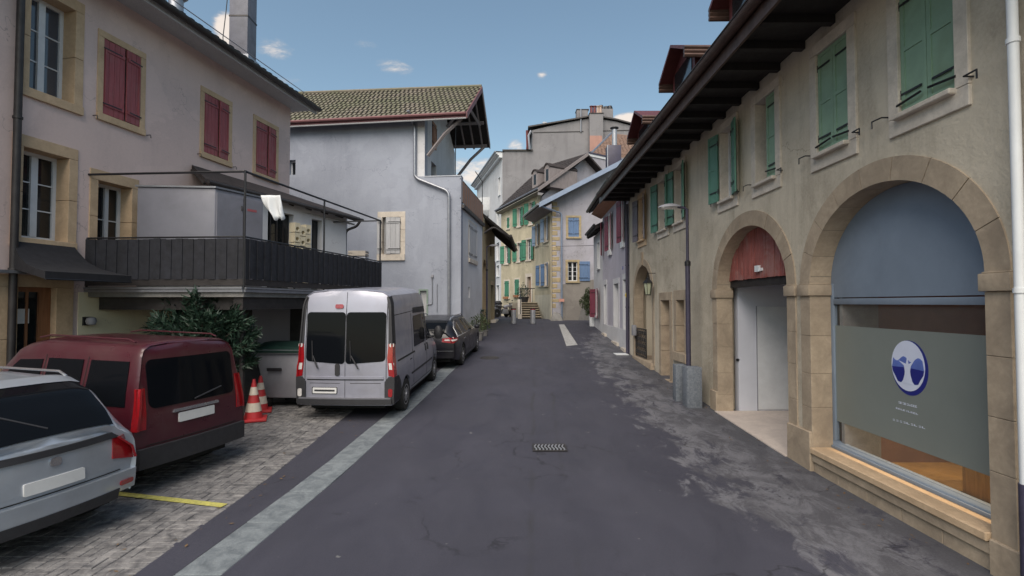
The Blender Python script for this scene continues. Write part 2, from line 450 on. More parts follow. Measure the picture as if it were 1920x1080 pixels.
BLUE_W = m_paint('faded_blue_shutter_paint', lin(.105, .175, .31), .6, .2, 4, .001, wood=True)
PALEBLUE_W = m_paint('pale_blue_shutter_paint', lin(.24, .31, .42), .6, .15, 4, .001)
MAUVE_W = m_paint('mauve_shutter_paint', lin(.16, .14, .165), .6, .15, 4, .001)
PINK_W = m_paint('crimson_shutter_paint', lin(.22, .05, .08), .6, .15, 4, .001)
WHITE_W = m_paint('white_woodwork', lin(.62, .63, .65), .45, .08, 4, .0005)
GREYW = m_paint('pale_grey_shutter', lin(.42, .42, .43), .7, .15, 4, .001, wood=True)
BROWN_W = m_paint('brown_varnished_wood', lin(.30, .135, .065), .5, .3, 3, .0015, wood=True)
DKWOOD = m_paint('dark_old_wood', lin(.018, .014, .013), .75, .35, 3, .002, wood=True)
GREYWOOD = m_paint('weathered_grey_timber', lin(.24, .21, .21), .8, .3, 3, .002, wood=True)
SOFFIT_O = m_paint('orange_soffit_boards', lin(.38, .17, .09), .6, .2, 3, .001, wood=True)
REDBOARD = m_paint('weathered_red_board', lin(.30, .09, .075), .8, .45, 5, .004, wood=True, dirt=lin(.34, .24, .22), dirtamt=.6)
BLACKM = m_paint('black_painted_metal', lin(.012, .012, .015), .45, .2, 8, .0003)
DKMETAL = m_paint('dark_weathered_metal', lin(.05, .045, .045), .5, .3, 5, .0005, metal=.4)
ZINC = m_paint('zinc', lin(.30, .31, .34), .4, .15, 5, .0004, metal=.7)
STEEL = m_paint('galvanised_steel', lin(.34, .35, .38), .45, .15, 6, .0004, metal=.5)
GREYM = m_paint('grey_sheet_metal', lin(.27, .27, .3), .5, .08, 2, .0004, dirt=lin(.14, .13, .13), dirtamt=.3)
LAMPM = m_paint('lamp_post_paint', lin(.045, .04, .07), .5, .2, 5, .0004)
FABRIC = m_paint('black_fabric', lin(.016, .016, .02), .9, .2, 6, .0015)
SLATM = m_paint('dark_screen_slat', lin(.017, .018, .025), .8, .5, 7, .001)
TILE = m_stone('old_mossy_tile', lin(.22, .185, .16), lin(.145, .15, .095), .8, .012)
TILEBR = m_stone('brown_clay_tile', lin(.25, .16, .12), lin(.16, .11, .09), 3, .006)
DKTILE = m_stone('dark_tile', lin(.06, .05, .05), lin(.035, .03, .03), 3, .005)
COPPER = m_paint('dark_red_roof_metal', lin(.13, .035, .035), .5, .25, 5, .0005, metal=.3)
BRNCOP = m_paint('brown_copper', lin(.085, .05, .04), .5, .3, 5, .0005, metal=.4)
GLASS = m_glass('window_glass'); GLASS_B = m_glass('bright_window_glass', (.05, .06, .08), .05, .9)
CURTAIN = m_paint('net_curtain', lin(.45, .45, .45), .9, .1, 20)
BLUEGREY = m_paint('slate_blue_panel', lin(.19, .235, .30), .55, .09, 1.4, .0006, dirt=lin(.09, .11, .14), dirtamt=.35)
WHITE_I = m_paint('white_inner_wall', lin(.55, .56, .62), .7, .05, 1.5, .0005)
LEAF = m_paint('dark_leaf', lin(.02, .045, .028), .5, .5, 9, 0)
LEAF2 = m_paint('olive_leaf', lin(.07, .095, .04), .6, .5, 9, 0)
BARK = m_paint('bark', lin(.08, .06, .045), .9, .3, 9, .004)
WHITE_PL = m_paint('white_plastic', lin(.7, .72, .74), .5, .05, 4)

# ------------------------------------------------------------------ architecture helpers
def arch_pts(uc, a, zs, b, n=18):
    return [(uc + a * math.cos(math.pi * i / n), zs + b * math.sin(math.pi * i / n)) for i in range(n + 1)]
def wall(name, mat, root, F, outer, holes, thick=.4, kind=None):
    """plastered slab with real openings: outer and holes are loops of (u, z)"""
    mb = MB()
    loops = [outer] + holes
    flat = [Vector((u, z, 0)) for l in loops for u, z in l]
    tris = tessellate_polygon([[Vector((u, z, 0)) for u, z in l] for l in loops])
    fr = [F.p(v.x, 0, v.y) for v in flat]; bk = [F.p(v.x, -thick, v.y) for v in flat]; n = len(flat)
    fs = [tuple(t) for t in tris] + [tuple(n + i for i in reversed(t)) for t in tris]
    k = 0
    for l in loops:
        for i in range(len(l)):
            a, b = k + i, k + (i + 1) % len(l); fs.append((a, b, n + b, n + a))
        k += len(l)
    mb.add(fr + bk, fs)
    return mb.build(name, mat, root)
def rect(u0, u1, z0, z1):
    u0, u1 = min(u0, u1), max(u0, u1)
    return [(u0, z0), (u1, z0), (u1, z1), (u0, z1)]
def window(root, F, u0, u1, z0, z1, rec=.2, cols=2, rows=3, fm=None, gm=None, fw=.055, mull=.08, inner=.02):
    fm = fm or WHITE_W; gm = gm or GLASS
    u0, u1 = min(u0, u1), max(u0, u1)
    mb = MB()
    d0, d1 = -rec - .06, -rec
    mb.fbox(F, u0, u0 + fw, d0, d1, z0, z1); mb.fbox(F, u1 - fw, u1, d0, d1, z0, z1)
    mb.fbox(F, u0 + fw, u1 - fw, d0, d1, z0, z0 + fw); mb.fbox(F, u0 + fw, u1 - fw, d0, d1, z1 - fw, z1)
    iu0, iu1, iz0, iz1 = u0 + fw, u1 - fw, z0 + fw, z1 - fw
    us = [iu0 + (iu1 - iu0) * i / cols for i in range(cols + 1)]
    zs = [iz0 + (iz1 - iz0) * i / rows for i in range(rows + 1)]
    for u in us[1:-1]: mb.fbox(F, u - mull / 2, u + mull / 2, d0 + .005, d1 + .012, iz0, iz1)
    for z in zs[1:-1]: mb.fbox(F, iu0, iu1, d0 + .012, d1 - .012, z - inner / 2, z + inner / 2)
    w = mb.build('window', fm, root)
    for i in range(cols):
        for j in range(rows):
            fpiece('pane', gm, w, F, us[i] + .004, us[i + 1] - .004, d0 + .02, d0 + .028, zs[j] + .004, zs[j + 1] - .004)
    return w
def surround(root, F, u0, u1, z0, z1, mat, w=.16, out=.025, deep=.2, sill=.14, sillout=.06, njamb=1, jw=None):
    """stone lintel, jambs and sill round an opening"""
    u0, u1 = min(u0, u1), max(u0, u1); jw = jw or w
    g = .004
    fpiece('lintel', mat, root, F, u0 - jw, u1 + jw, -deep, out, z1, z1 + w, .004)
    hh = (z1 - z0) / njamb
    for k in range(njamb):
        for a, b in ((u0 - jw, u0), (u1, u1 + jw)):
            fpiece('jamb', mat, root, F, a, b, -deep, out, z0 + k * hh + (g if k else 0), z0 + (k + 1) * hh - g, .004)
    if sill: fpiece('sill', mat, root, F, u0 - jw, u1 + jw, -deep, out + sillout, z0 - sill, z0 - g, .006)
def hole_of(u0, u1, z0, z1, w=.16, sill=.14, jw=None):
    """wall hole that the surround stones overlap by 20 mm all round"""
    u0, u1 = min(u0, u1), max(u0, u1); jw = jw or w; e = .02
    return rect(u0 - jw + e, u1 + jw - e, z0 - (sill - e if sill else 0), z1 + w - e)
def shutter(root, F, hu, ou, z0, z1, mat, boards=3, ang=0, dep=.03, label=None, louv=False, d=.03):
    """one leaf hinged at u=hu whose free edge is at u=ou when flat; ang swings it out from the wall"""
    w = abs(ou - hu); s = 1 if ou > hu else -1
    dirv = (F.u * s * math.cos(ang) + F.n * math.sin(ang)).normalized()
    o = F.p(hu, d, 0)
    G = Frame.__new__(Frame); G.o = o; G.u = dirv; G.n = (F.n * math.cos(ang) - F.u * s * math.sin(ang)).normalized()
    mb = MB()
    th = .028
    if boards:
        zl, zu, bh_ = z0 + .16, z1 - .24, .075; ua, ub, uc_ = .02, w - .02, min(.05, w * .3)
        mb.fpoly(G, [(ua, zl), (ub, zl), (ub, zl + bh_), (uc_, zl + bh_), (uc_, zu), (ub, zu), (ub, zu + bh_), (ua, zu + bh_)], th, th + .02)
        sh = mb.build('shutter', mat, root)
        bw = w / boards
        for k in range(boards):
            fpiece('board', mat, sh, G, k * bw + .003, (k + 1) * bw - .003, 0, th, z0 + random.uniform(0, .008), z1 - random.uniform(0, .006), .003)
    else:
        mb.fbox(G, 0, w, 0, th * .6, z0, z1)
        b = .05
        mb.fbox(G, 0, b, th * .6, th, z0, z1); mb.fbox(G, w - b, w, th * .6, th, z0, z1)
        for zz in (z0, (z0 + z1) / 2 - b / 2, z1 - b): mb.fbox(G, b, w - b, th * .6, th, zz, zz + b)
        if louv:
            nn = int((z1 - z0) / .07)
            for k in range(1, nn):
                zz = z0 + k * (z1 - z0) / nn
                mb.hexa([G.p(b, .01, zz), G.p(w - b, .01, zz), G.p(w - b, th - .002, zz - .03), G.p(b, th - .002, zz - .03), G.p(b, .01, zz + .012), G.p(w - b, .01, zz + .012), G.p(w - b, th - .002, zz - .018), G.p(b, th - .002, zz - .018)])
        sh = mb.build('shutter', mat, root)
    for zz in (z0 + .19, z1 - .2):
        hb = MB()
        hb.fbox(G, -.02, w * .82, th + (.021 if boards else .001), th + (.028 if boards else .008), zz, zz + .022)
        hb.tube([G.p(-.012, th, zz - .04), G.p(-.012, th, zz + .06)], .011, 6)
        hb.build('hinge', BLACKM, sh)
    if label: sh['label'] = label
    return sh
def panel_shutter(*a, **k): return shutter(*a, boards=0, **k)
def gable_roof(root, mb, a0, a1, r0, r1, b0, b1, t=.18):
    """two slopes as slabs: a = eave, r = ridge, b = other eave (world points, ends 0 and 1)"""
    for p, q, r, s in ((a0, a1, r1, r0), (r0, r1, b1, b0)):
        lo = [Vector(x) - Vector((0, 0, t)) for x in (p, q, r, s)]
        mb.hexa(lo + [Vector(x) for x in (p, q, r, s)])
    return mb
def tile_rows(root, e0, e1, r0, r1, mat, step=.33, w=.24, t=.02, name='roof_tile'):
    """courses of tiles over a slope given by its eave ends and ridge ends; too many to pick apart: one part of kind stuff"""
    e0, e1, r0, r1 = [Vector(x) for x in (e0, e1, r0, r1)]
    n = max(1, int((r0 - e0).length / step)); mb = MB()
    nrm = (e1 - e0).cross(r0 - e0).normalized()
    if nrm.z < 0: nrm = -nrm
    for j in range(n):
        f0, f1 = j / n, min(1, (j + 1.15) / n)
        A, B = e0.lerp(r0, f0), e1.lerp(r1, f0); C, D = e0.lerp(r0, f1), e1.lerp(r1, f1)
        m = max(1, int((B - A).length / w)); off = .5 if j % 2 else 0
        for i in range(m + 1):
            a, b = max(0, (i - off) / m), min(1, (i + 1 - off) / m - .01)
            if b <= a: continue
            up = nrm * (t + random.uniform(0, .012)); lo = nrm * .004
            p = [A.lerp(B, a), A.lerp(B, b), C.lerp(D, b), C.lerp(D, a)]
            mb.add([p[0] + up, p[1] + up, p[2] + lo, p[3] + lo, p[0] + lo * 0, p[1] + lo * 0], [(0, 1, 2, 3), (0, 4, 5, 1)])
    o = mb.build(name, mat, root); o['kind'] = 'stuff'
    return o
def pipe(name, pts, r, mat, parent=None, brackets=(), n=10):
    mb = MB().tube(pts, r, n)
    for q in brackets: mb.tube([Vector(q) - Z3 * .02, Vector(q) + Z3 * .02], r * 1.25, n)
    return mb.build(name, mat, parent)
def elbow(pts, r=.12, n=5):
    """round the corners of a polyline"""
    pts = [Vector(p) for p in pts]; out = [pts[0]]
    for a, b, c in zip(pts, pts[1:], pts[2:]):
        d1 = (a - b); d2 = (c - b); k = min(r, d1.length * .45, d2.length * .45)
        p, q = b + d1.normalized() * k, b + d2.normalized() * k
        for i in range(n + 1):
            t = i / n; out.append(p * (1 - t) ** 2 + b * 2 * t * (1 - t) + q * t * t)
    out.append(pts[-1]); return out
# ================================================================== GROUND
YS = [-30, -10, 0, 3, 5, 7, 8.5, 10, 12, 14, 16, 18.3, 21, 24, 27, 30, 33, 40, 60, 120, 400]
def sheet(name, mat, xl, xr, dz, ys=YS, side=0.0):
    """ground sheet that follows the rise of the street; xl, xr = functions of y"""
    mb = MB(); nx = 6
    for y0, y1 in zip(ys, ys[1:]):
        for k in range(nx):
            f0, f1 = k / nx, (k + 1) / nx
            P = lambda y, f: Vector((xl(y) + (xr(y) - xl(y)) * f, y, gz(y) + dz))
            mb.add([P(y0, f0), P(y0, f1), P(y1, f1), P(y1, f0)], [(0, 1, 2, 3)])
    o = mb.build(name, mat); o['kind'] = 'structure'; return o
sheet('ground', EARTH, lambda y: -150, lambda y: 150, -.012)
SL = lambda y: -2.92 + .073 * (y - 4.6)      # left edge of the stone strip
SRT = lambda y: -2.50 + .073 * (y - 4.6)     # right edge
def ysub(a, b): return [a] + [y for y in YS if a < y < b] + [b]
sheet('road', ASPH, lambda y: SRT(y) if y < 20 else -1.5 - max(0, y - 30) * .9, lambda y: 4.6 + max(0, y - 20) * .05, 0, ysub(-8, 90))
sheet('parking_margin', ASPH, lambda y: -3.3, lambda y: SL(y), -.002, ysub(-8, 20))
sheet('courtyard_ground', CONC, lambda y: -9.5, lambda y: -3.3, -.006, ysub(11.3, 20.6))
# stone strip between roadway and parking bays, slab by slab
kb = sheet('kerb_strip', JOINT, SL, SRT, -.016, ysub(-6, 20))
y = -4.0
while y < 19.5:
    L_ = random.choice((.9, 1.0, 1.05))
    e = .006; q = lambda yy, f: Vector((SL(yy) + .004 + (SRT(yy) - SL(yy) - .008) * f, yy, gz(yy)))
    j = random.uniform(-.002, .003)
    mb = MB().hexa([q(y + e, 0) - Z3 * .08, q(y + e, 1) - Z3 * .08, q(y + L_ - e, 1) - Z3 * .08, q(y + L_ - e, 0) - Z3 * .08,
                    q(y + e, 0) + Z3 * (.003 + j), q(y + e, 1) + Z3 * (.003 + j), q(y + L_ - e, 1) + Z3 * (.003 + j), q(y + L_ - e, 0) + Z3 * (.003 + j)])
    mb.build('strip_stone', STRIP, kb, bevel=.006, seg=1)
    y += L_
# basket-weave pavers of the parking bays
pv = sheet('parking_bay_paving', JOINT, lambda y: -9.2, lambda y: -3.3, -.02, ysub(-2, 11.3))
def paver_mesh():
    mb = MB(); a, b, t, c = .097, .047, .05, .006
    lo = [(-a, -b), (a, -b), (a, b), (-a, b)]; hi = [(-a + c, -b + c), (a - c, -b + c), (a - c, b - c), (-a + c, b - c)]
    mb.add([(x, y, -t) for x, y in lo] + [(x, y, -c) for x, y in lo] + [(x, y, 0) for x, y in hi],
           [(0, 1, 5, 4), (1, 2, 6, 5), (2, 3, 7, 6), (3, 0, 4, 7), (4, 5, 9, 8), (5, 6, 10, 9), (6, 7, 11, 10), (7, 4, 8, 11), (8, 9, 10, 11)])
    return mb
PVM = paver_mesh().mesh('paver', PAVER)
cells = []
X0, Y0 = -3.42, -1.6
for i in range(29):
    for j in range(64):
        cx, cy = X0 - .1 - i * .2, Y0 + .1 + j * .2
        if cx < -9 or cy > 11.1: continue
        for k in (-.05, .05):
            if (i + j) % 2: cells.append((cx, cy + k, 0))
            else: cells.append((cx + k, cy, math.pi / 2))
for j in range(128): cells.append((-3.36, Y0 + .05 + j * .1, 0)) if Y0 + j * .1 < 11 else None
def vis(c):
    x, y, _ = c
    if y < 3.6: return 1e9
    px = 960 + 960 * x / y
    if px < 150: return 1e9
    hid = (x < -4.2 - max(0, (6.1 - y)) * 0 and y < 8.3) or y > 9.6
    return y + (40 if hid else 0)
cells.sort(key=vis)
stuff = MB()
for n, (x, y, a) in enumerate(cells):
    dz = gz(y) + .004 + random.uniform(-.004, .004) + .006 * math.sin(x * 3) * math.sin(y * 2.1)
    rot = a + random.uniform(-.03, .03)
    if n < 298:
        o = bpy.data.objects.new('paver', PVM); COL.objects.link(o); o.parent = pv
        o.location = (x, y, dz); o.rotation_euler = (random.uniform(-.02, .02), random.uniform(-.02, .02), rot)
    else:
        m = Matrix.Translation((x, y, dz)) @ Matrix.Rotation(rot, 4, 'Z') @ Matrix.Rotation(random.uniform(-.02, .02), 4, 'X')
        pm = paver_mesh(); stuff.add([m @ v for v in pm.v], pm.f)
o = stuff.build('paver_field', PAVER, pv); o['kind'] = 'stuff'
# yellow line between two bays
def mark(name, pts, mat, dz, label, cat):
    mb = MB(); vs = [Vector((x, y, gz(y) + dz)) for x, y in pts]; n = len(vs)
    mb.prism([v + Z3 * .002 for v in vs], vs)
    o = mb.build(name, mat); return tag(o, label, cat)
o = mark('yellow_bay_line', [(-3.33, 5.93), (-3.31, 6.03), (-6.2, 6.74), (-6.22, 6.64)], YELLOW, .013, 'yellow painted line between two parking bays', 'road marking')
o['kind'] = 'structure'
def rp(px, py):
    """point of the ground under a point of the photograph"""
    d = ray(px, py); Y = 20.0
    for _ in range(40):
        Y = (CAM.z - gz(Y)) / (-d.z / d.y)
    w = CAM + d * (Y / d.y); return (w.x, w.y)
mk = [rp(1048, 603), rp(1058, 603), rp(1083, 617), rp(1062, 618)]
o = mark('white_road_mark', mk, WHITEP, .005, 'short white painted mark where the street meets the corner house', 'road marking'); o['kind'] = 'structure'
# drain grate in the road
gc = rp(1030, 840); gw, gd = .27, .19
gr = thing('drain_grate', (gc[0], gc[1], gz(gc[1])), 'cast iron drain grate with wavy slots in the middle of the road', 'drain')
mb = MB(); z = gz(gc[1]) + .004
x0, x1, y0, y1 = gc[0] - gw, gc[0] + gw, gc[1] - gd, gc[1] + gd
for b in ((x0, x1, y0, y0 + .03), (x0, x1, y1 - .03, y1), (x0, x0 + .03, y0 + .03, y1 - .03), (x1 - .03, x1, y0 + .03, y1 - .03)): mb.box(*b, z, z + .012)
mb.build('rim', DKMETAL, gr)
MB().box(x0 + .03, x1 - .03, y0 + .03, y1 - .03, z - .002, z + .001).build('shaft', m_paint('drain_shade', lin(.006, .006, .006), .9), gr)  # thin flat sheet, near-black colour stands in for the unlit shaft below
DKGR = m_paint('worn_cast_iron', lin(.12, .12, .125), .5, .2, 10, .0005, metal=.3)
nb = 9
for k in range(nb):
    bx = x0 + .05 + (x1 - x0 - .1) * k / (nb - 1)
    pts = [(bx + .014 * math.sin(t * 7.5), y0 + .03 + (y1 - y0 - .06) * t) for t in [i / 8 for i in range(9)]]
    w = .011
    MB().prism([Vector((a - w, b, z + .002)) for a, b in pts] + [Vector((a + w, b, z + .002)) for a, b in reversed(pts)],
               [Vector((a - w, b, z + .011)) for a, b in pts] + [Vector((a + w, b, z + .011)) for a, b in reversed(pts)]).build('bar', STEEL, gr)
for px, py, r in ((918, 671, .33), (1100, 662, .0)):
    if not r: continue
    c = rp(px, py); zz = gz(c[1])
    mh = thing('manhole_cover', (c[0], c[1], zz), 'round manhole cover in the road beside the black estate car', 'manhole cover')
    sl = (gz(c[1] + .3) - gz(c[1] - .3)) / .6
    mb = MB().lathe([(r, -.01), (r, .006), (r - .03, .008), (r - .03, .002)], (c[0], c[1], zz), n=28)
    o = mb.build('ring', DKMETAL, mh)
    MB().lathe([(r - .035, -.01), (r - .035, .007), (.1, .01), (.05, .006)], (c[0], c[1], zz), n=28).build('lid', DKMETAL, mh)
    mh.rotation_euler = (math.atan(sl), 0, 0)

# ================================================================== RIGHT ROW HOUSE
FR = Frame(4.2, 0, 0, 1, 1)
assert FR.n.x < 0
rh = thing('row_house', (4.2, 10, 0), 'long ochre-grey plastered house on the right with arched shopfront and green shutters', 'house')
U = lambda px, py=568, d=0: FR.u_of(px, py, d)
arches = {}
A1, A2 = (5.86, 1.33), (9.13, 1.33)
ZS, AB = 2.62, 1.10
RW = .24
A3 = (16.42, 1.1)
def arch_outline(uc, a, zs, b, zb, n=18):
    return [(uc + a, zb)] + arch_pts(uc, a, zs, b, n) + [(uc - a, zb)]
e = .02
holes = [arch_outline(A1[0], A1[1] + RW - e, ZS, AB + .26 - e, -.05), arch_outline(A2[0], A2[1] + RW - e, ZS, AB + .26 - e, -.05),
         arch_outline(A3[0], A3[1] + .2 - e, 2.5, 1.05 + .2 - e, .35)]
# doorway and small window on the street
DR = (13.62, 14.4, .3, 2.42); SWN = (12.45, 13.05, 1.12, 2.42)
holes.append(hole_of(*DR, w=.22, sill=.2, jw=.2)); holes.append(hole_of(*SWN, w=.25, sill=.22, jw=.22))
ups = []
WJ = .15
spec = [(1678, 1833), (1528, 1616), (1415, 1470), (1350, 1388), (1265, 1289), (1235, 1256), (1198, 1213)]
for a, b in spec:
    o0, o1 = U(b), U(a)                     # outer edges of the stone casing
    ups.append((o0 + WJ, o1 - WJ, 4.36, 5.76))
for u0, u1, z0, z1 in ups: holes.append(hole_of(u0, u1, z0, z1, w=WJ, sill=.2))
wall('wall', R_PL, rh, FR, rect(2.2, 18.25, -.15, 6.12), holes, .42)
def arch_stones(root, F, uc, a, b, zs, zb, w, wt, mat, nv=9, nj=5, deep=.3, out=.018, impost=True):
    def pt(t, k):
        return (uc + (a + w * k) * math.cos(math.pi * t), zs + (b + wt * k) * math.sin(math.pi * t))
    for i in range(nv):
        t0, t1 = i / nv + .0012, (i + 1) / nv - .0012
        ts = [t0 + (t1 - t0) * j / 4 for j in range(5)]
        lp = [pt(t, 0) for t in ts] + [pt(t, 1) for t in reversed(ts)]
        MB().fpoly(F, lp, -deep, out + random.uniform(-.003, .003)).build('voussoir', mat, root)
    top = zs - (.17 if impost else 0)
    hs = [0]; 
    for j in range(nj): hs.append(hs[-1] + random.uniform(.8, 1.2))
    hs = [zb + h * (top - zb) / hs[-1] for h in hs]
    for sgn in (-1, 1):
        u0, u1 = sorted((uc + sgn * a, uc + sgn * (a + w)))
        for z0, z1 in zip(hs, hs[1:]):
            fpiece('jamb_stone', mat, root, F, u0, u1, -deep, out + random.uniform(-.002, .003), z0 + .002, z1 - .002, .004)
        if impost:
            ui0, ui1 = sorted((uc + sgn * (a - .03), uc + sgn * (a + w + .03)))
            MB().fbox(F, ui0, ui1, -deep - .01, out + .035, top + .002, zs - .012).fbox(F, ui0 + .015, ui1 - .015, -deep, out + .015, zs - .012, zs + .004).build('impost', mat, root, bevel=.012)
    # recessed mortar behind the joints
    lp = [(uc + a + .006, zb + .01)] + [(uc + (a + .006) * math.cos(math.pi * i / 16), zs + (b + .006) * math.sin(math.pi * i / 16)) for i in range(17)] + [(uc - a - .006, zb + .01)]
    lp2 = [(uc + a + w - .03, zb + .01)] + [(uc + (a + w - .03) * math.cos(math.pi * i / 16), zs + (b + wt - .03) * math.sin(math.pi * i / 16)) for i in range(17)] + [(uc - a - w + .03, zb + .01)]
    mb = MB()
    for i in range(len(lp) - 1):
        mb.fpoly(F, [lp[i], lp[i + 1], lp2[i + 1], lp2[i]], -deep + .01, out - .012)
    mb.build('mortar', m_mortar, root)
m_mortar = m_paint('lime_mortar', lin(.24, .2, .15), .95, .2, 20, .002)
arch_stones(rh, FR, A1[0], A1[1], AB, ZS, .22, RW, .26, R_ST, 9, 4)
arch_stones(rh, FR, A2[0], A2[1], AB, ZS, .02, RW, .26, R_ST, 9, 5)
arch_stones(rh, FR, A3[0], A3[1], 1.05, 2.5, .48, .2, .2, R_ST, 9, 5, impost=False)
MB().fpoly(FR, [(A3[0] - .07, 3.56), (A3[0] + .07, 3.56), (A3[0] + .1, 3.98), (A3[0] - .1, 3.98)], -.28, .05).build('keystone', R_ST, rh)
# plinth blocks at the foot of the piers
for a, b in ((A1[0] + A1[1] + .0, A2[0] - A2[1]), (A2[0] + A2[1] + .01, A2[0] + A2[1] + .34), (A1[0] - A1[1] - .45, A1[0] - A1[1])):
    fpiece('plinth_block', R_ST, rh, FR, a + .006, b - .006, -.1, .05, -.15, .55 if b > 5 else .3, .01)
# --- shop front
sh = Frame(4.2, 0, 0, 1, 1).shift(-.27)
u0, u1 = A1[0] - A1[1], A1[0] + A1[1]
SZ0, SZ1 = .40, 2.33
fpiece('sill_stone', SAND, rh, FR, u0 + .005, u1 - .005, -.3, .06, .26, .345, .012)
fpiece('sill_bed', R_ST, rh, FR, u0 + .005, u1 - .005, -.3, .03, .15, .256, .006)
for k in range(5):
    a = u0 + (u1 - u0) * k / 5; b = u0 + (u1 - u0) * (k + 1) / 5
    fpiece('plinth_stone', R_ST, rh, FR, a + .003, b - .003, -.3, .0, -.15, .147, .005)
mb = MB()
f = .055
mb.fbox(sh, u0, u1, -.06, .0, .346, .346 + .1); mb.fbox(sh, u0 + .0, u0 + f, -.06, 0, .446, ZS); mb.fbox(sh, u1 - f, u1, -.06, 0, .446, ZS)
mb.fbox(sh, u0 + f, u1 - f, -.06, -.004, 2.33, 2.41)
mb.fbox(sh, u0 + .02, u1 - .02, -.03, .035, .346, .385)
swf = mb.build('shop_window', BLUEGREY, rh, bevel=.004)
tp = [(u1 - .002, 2.425)] + arch_pts(A1[0], A1[1] - .002, ZS, AB - .002, 24) + [(u0 + .002, 2.425)]
MB().fpoly(sh, tp, -.05, -.012).build('tympanum_panel', BLUEGREY, rh)
CLEAR = m_clear('shop_glass', (.3, .33, .33), .08, .02)
FROST = m_paint('frosted_film', lin(.19, .21, .195), .35, .05, 1.2, 0)
fpiece('pane', CLEAR, swf, sh, u0 + f, u1 - f, -.035, -.028, .446, 2.33)
fpiece('frosted_film', FROST, swf, sh, u0 + f, u1 - f, -.0275, -.0255, .72, 2.04)
lu, lz = sh.pix(1698, 686)
def disc(F, u, z, r, d0, d1, n=40, fr=(0, 1)): return MB().fpoly(F, [(u + .86 * r * math.cos(2 * math.pi * i / n), z + r * math.sin(2 * math.pi * i / n)) for i in range(n)], d0, d1)
NAVY = m_paint('logo_navy', lin(.015, .02, .19), .4, .05, 3, 0); LWHITE = m_paint('logo_white', lin(.62, .66, .8), .4, .05, 3, 0); MIDB = m_paint('logo_blue', lin(.11, .17, .5), .4, .25, 9, 0)
disc(sh, lu - .022, lz - .02, .31, -.0255, -.0235).build('logo_rim', NAVY, swf)
disc(sh, lu, lz, .285, -.0235, -.0215).build('logo_disc', LWHITE, swf)
def lobe(su):
    pts = []
    for i in range(13):
        t = math.pi * (i / 12); pts.append((lu + su * (.035 + .205 * math.sin(t) ** .7 * (1 - .15 * math.cos(t))), lz + .0 + .135 * math.cos(t) - .02))
    return pts
# pale waves over the middle, dark pools either side of a white tree trunk
wv = [(lu + .27 * math.cos(t), lz + .27 * math.sin(t)) for t in [R_(158 + 0 * i) for i in range(1)]]
band = [(lu - .215 + .43 * i / 14, lz + .075 + .03 * math.sin(i * .9)) for i in range(15)] + [(lu + .235 - .47 * i / 14, lz - .03) for i in range(15)]
MB().fpoly(sh, band, -.0215, -.0200).build('logo_wave', MIDB, swf)
for su in (-1, 1):
    pl = [(lu + su * .035, lz - .02), (lu + su * .235, lz - .03), (lu + su * .225, lz - .08), (lu + su * .18, lz - .14), (lu + su * .15, lz - .19), (lu + su * .10, lz - .2), (lu + su * .07, lz - .17), (lu + su * .045, lz - .1)]
    MB().fpoly(sh, pl, -.0205, -.0190).build('logo_pool', NAVY, swf)
tr = [(lu - .11, lz + .08), (lu - .05, lz + .0), (lu - .035, lz - .08), (lu - .07, lz - .2), (lu + .07, lz - .2), (lu + .035, lz - .08), (lu + .05, lz), (lu + .13, lz + .05), (lu + .02, lz + .02), (lu, lz + .1), (lu - .02, lz + .02)]
MB().fpoly(sh, tr, -.0195, -.0180).build('logo_tree', LWHITE, swf)
for (ax, ay), (bx, by), r in (((1680, 754), (1716, 763), .011), ((1676, 765), (1718, 777), .008), ((1669, 786), (1732, 803), .009)):
    a, b = sh.pix(ax, ay), sh.pix(bx, by); mb = MB()
    n = 9
    for i in range(n):      # small worn letters in a line
        t = i / n; cu = a[0] + (b[0] - a[0]) * t; cz = a[1] + (b[1] - a[1]) * t; wd = (b[0] - a[0]) / n
        c = random.choice((0, 1, 2))
        if c != 1: mb.fbox(sh, cu, cu + wd * .22, -.0255, -.0238, cz - r, cz + r)
        if c != 0: mb.fbox(sh, cu + wd * .22, cu + wd * .75, -.0255, -.0238, cz + r * .5, cz + r)
        mb.fbox(sh, cu + wd * .22, cu + wd * .75, -.0255, -.0238, cz - r, cz - r * .5)
    mb.build('lettering', LWHITE, swf)['kind'] = 'stuff'
# room behind the shop window
INB = m_paint('shop_wall', lin(.2, .11, .07), .8, .2, 2); INF = m_paint('shop_floor', lin(.33, .2, .07), .5, .3, 4)
mb = MB()
mb.box(7.9, 8.0, 3.6, 8.0, -.1, 3.2); mb.box(4.65, 7.9, 7.3, 7.35, -.1, 3.2); mb.box(4.65, 7.9, 3.6, 3.65, -.1, 3.2); mb.box(4.65, 7.9, 3.65, 7.3, 3.15, 3.2)
mb.build('shop_room', INB, rh)
MB().box(4.65, 7.9, 3.65, 7.3, -.1, .1).build('shop_floor', INF, rh)
cnt = thing('shop_counter', (5.6, 5.6, .1), 'golden brown display counter behind the shop window', 'counter')
GOLD = m_paint('golden_wood', lin(.5, .32, .1), .35, .3, 3, .001, wood=True)
MB().box(5.35, 5.95, 4.0, 6.15, .1, .74).build('cabinet', GOLD, cnt, bevel=.01)
MB().box(5.3, 6.0, 3.95, 6.2, .742, .78).build('counter_top', BROWN_W, cnt, bevel=.008)
MB().box(4.5, 4.99, 6.98, 7.04, .1, 3.1).build('partition', CONC, rh)
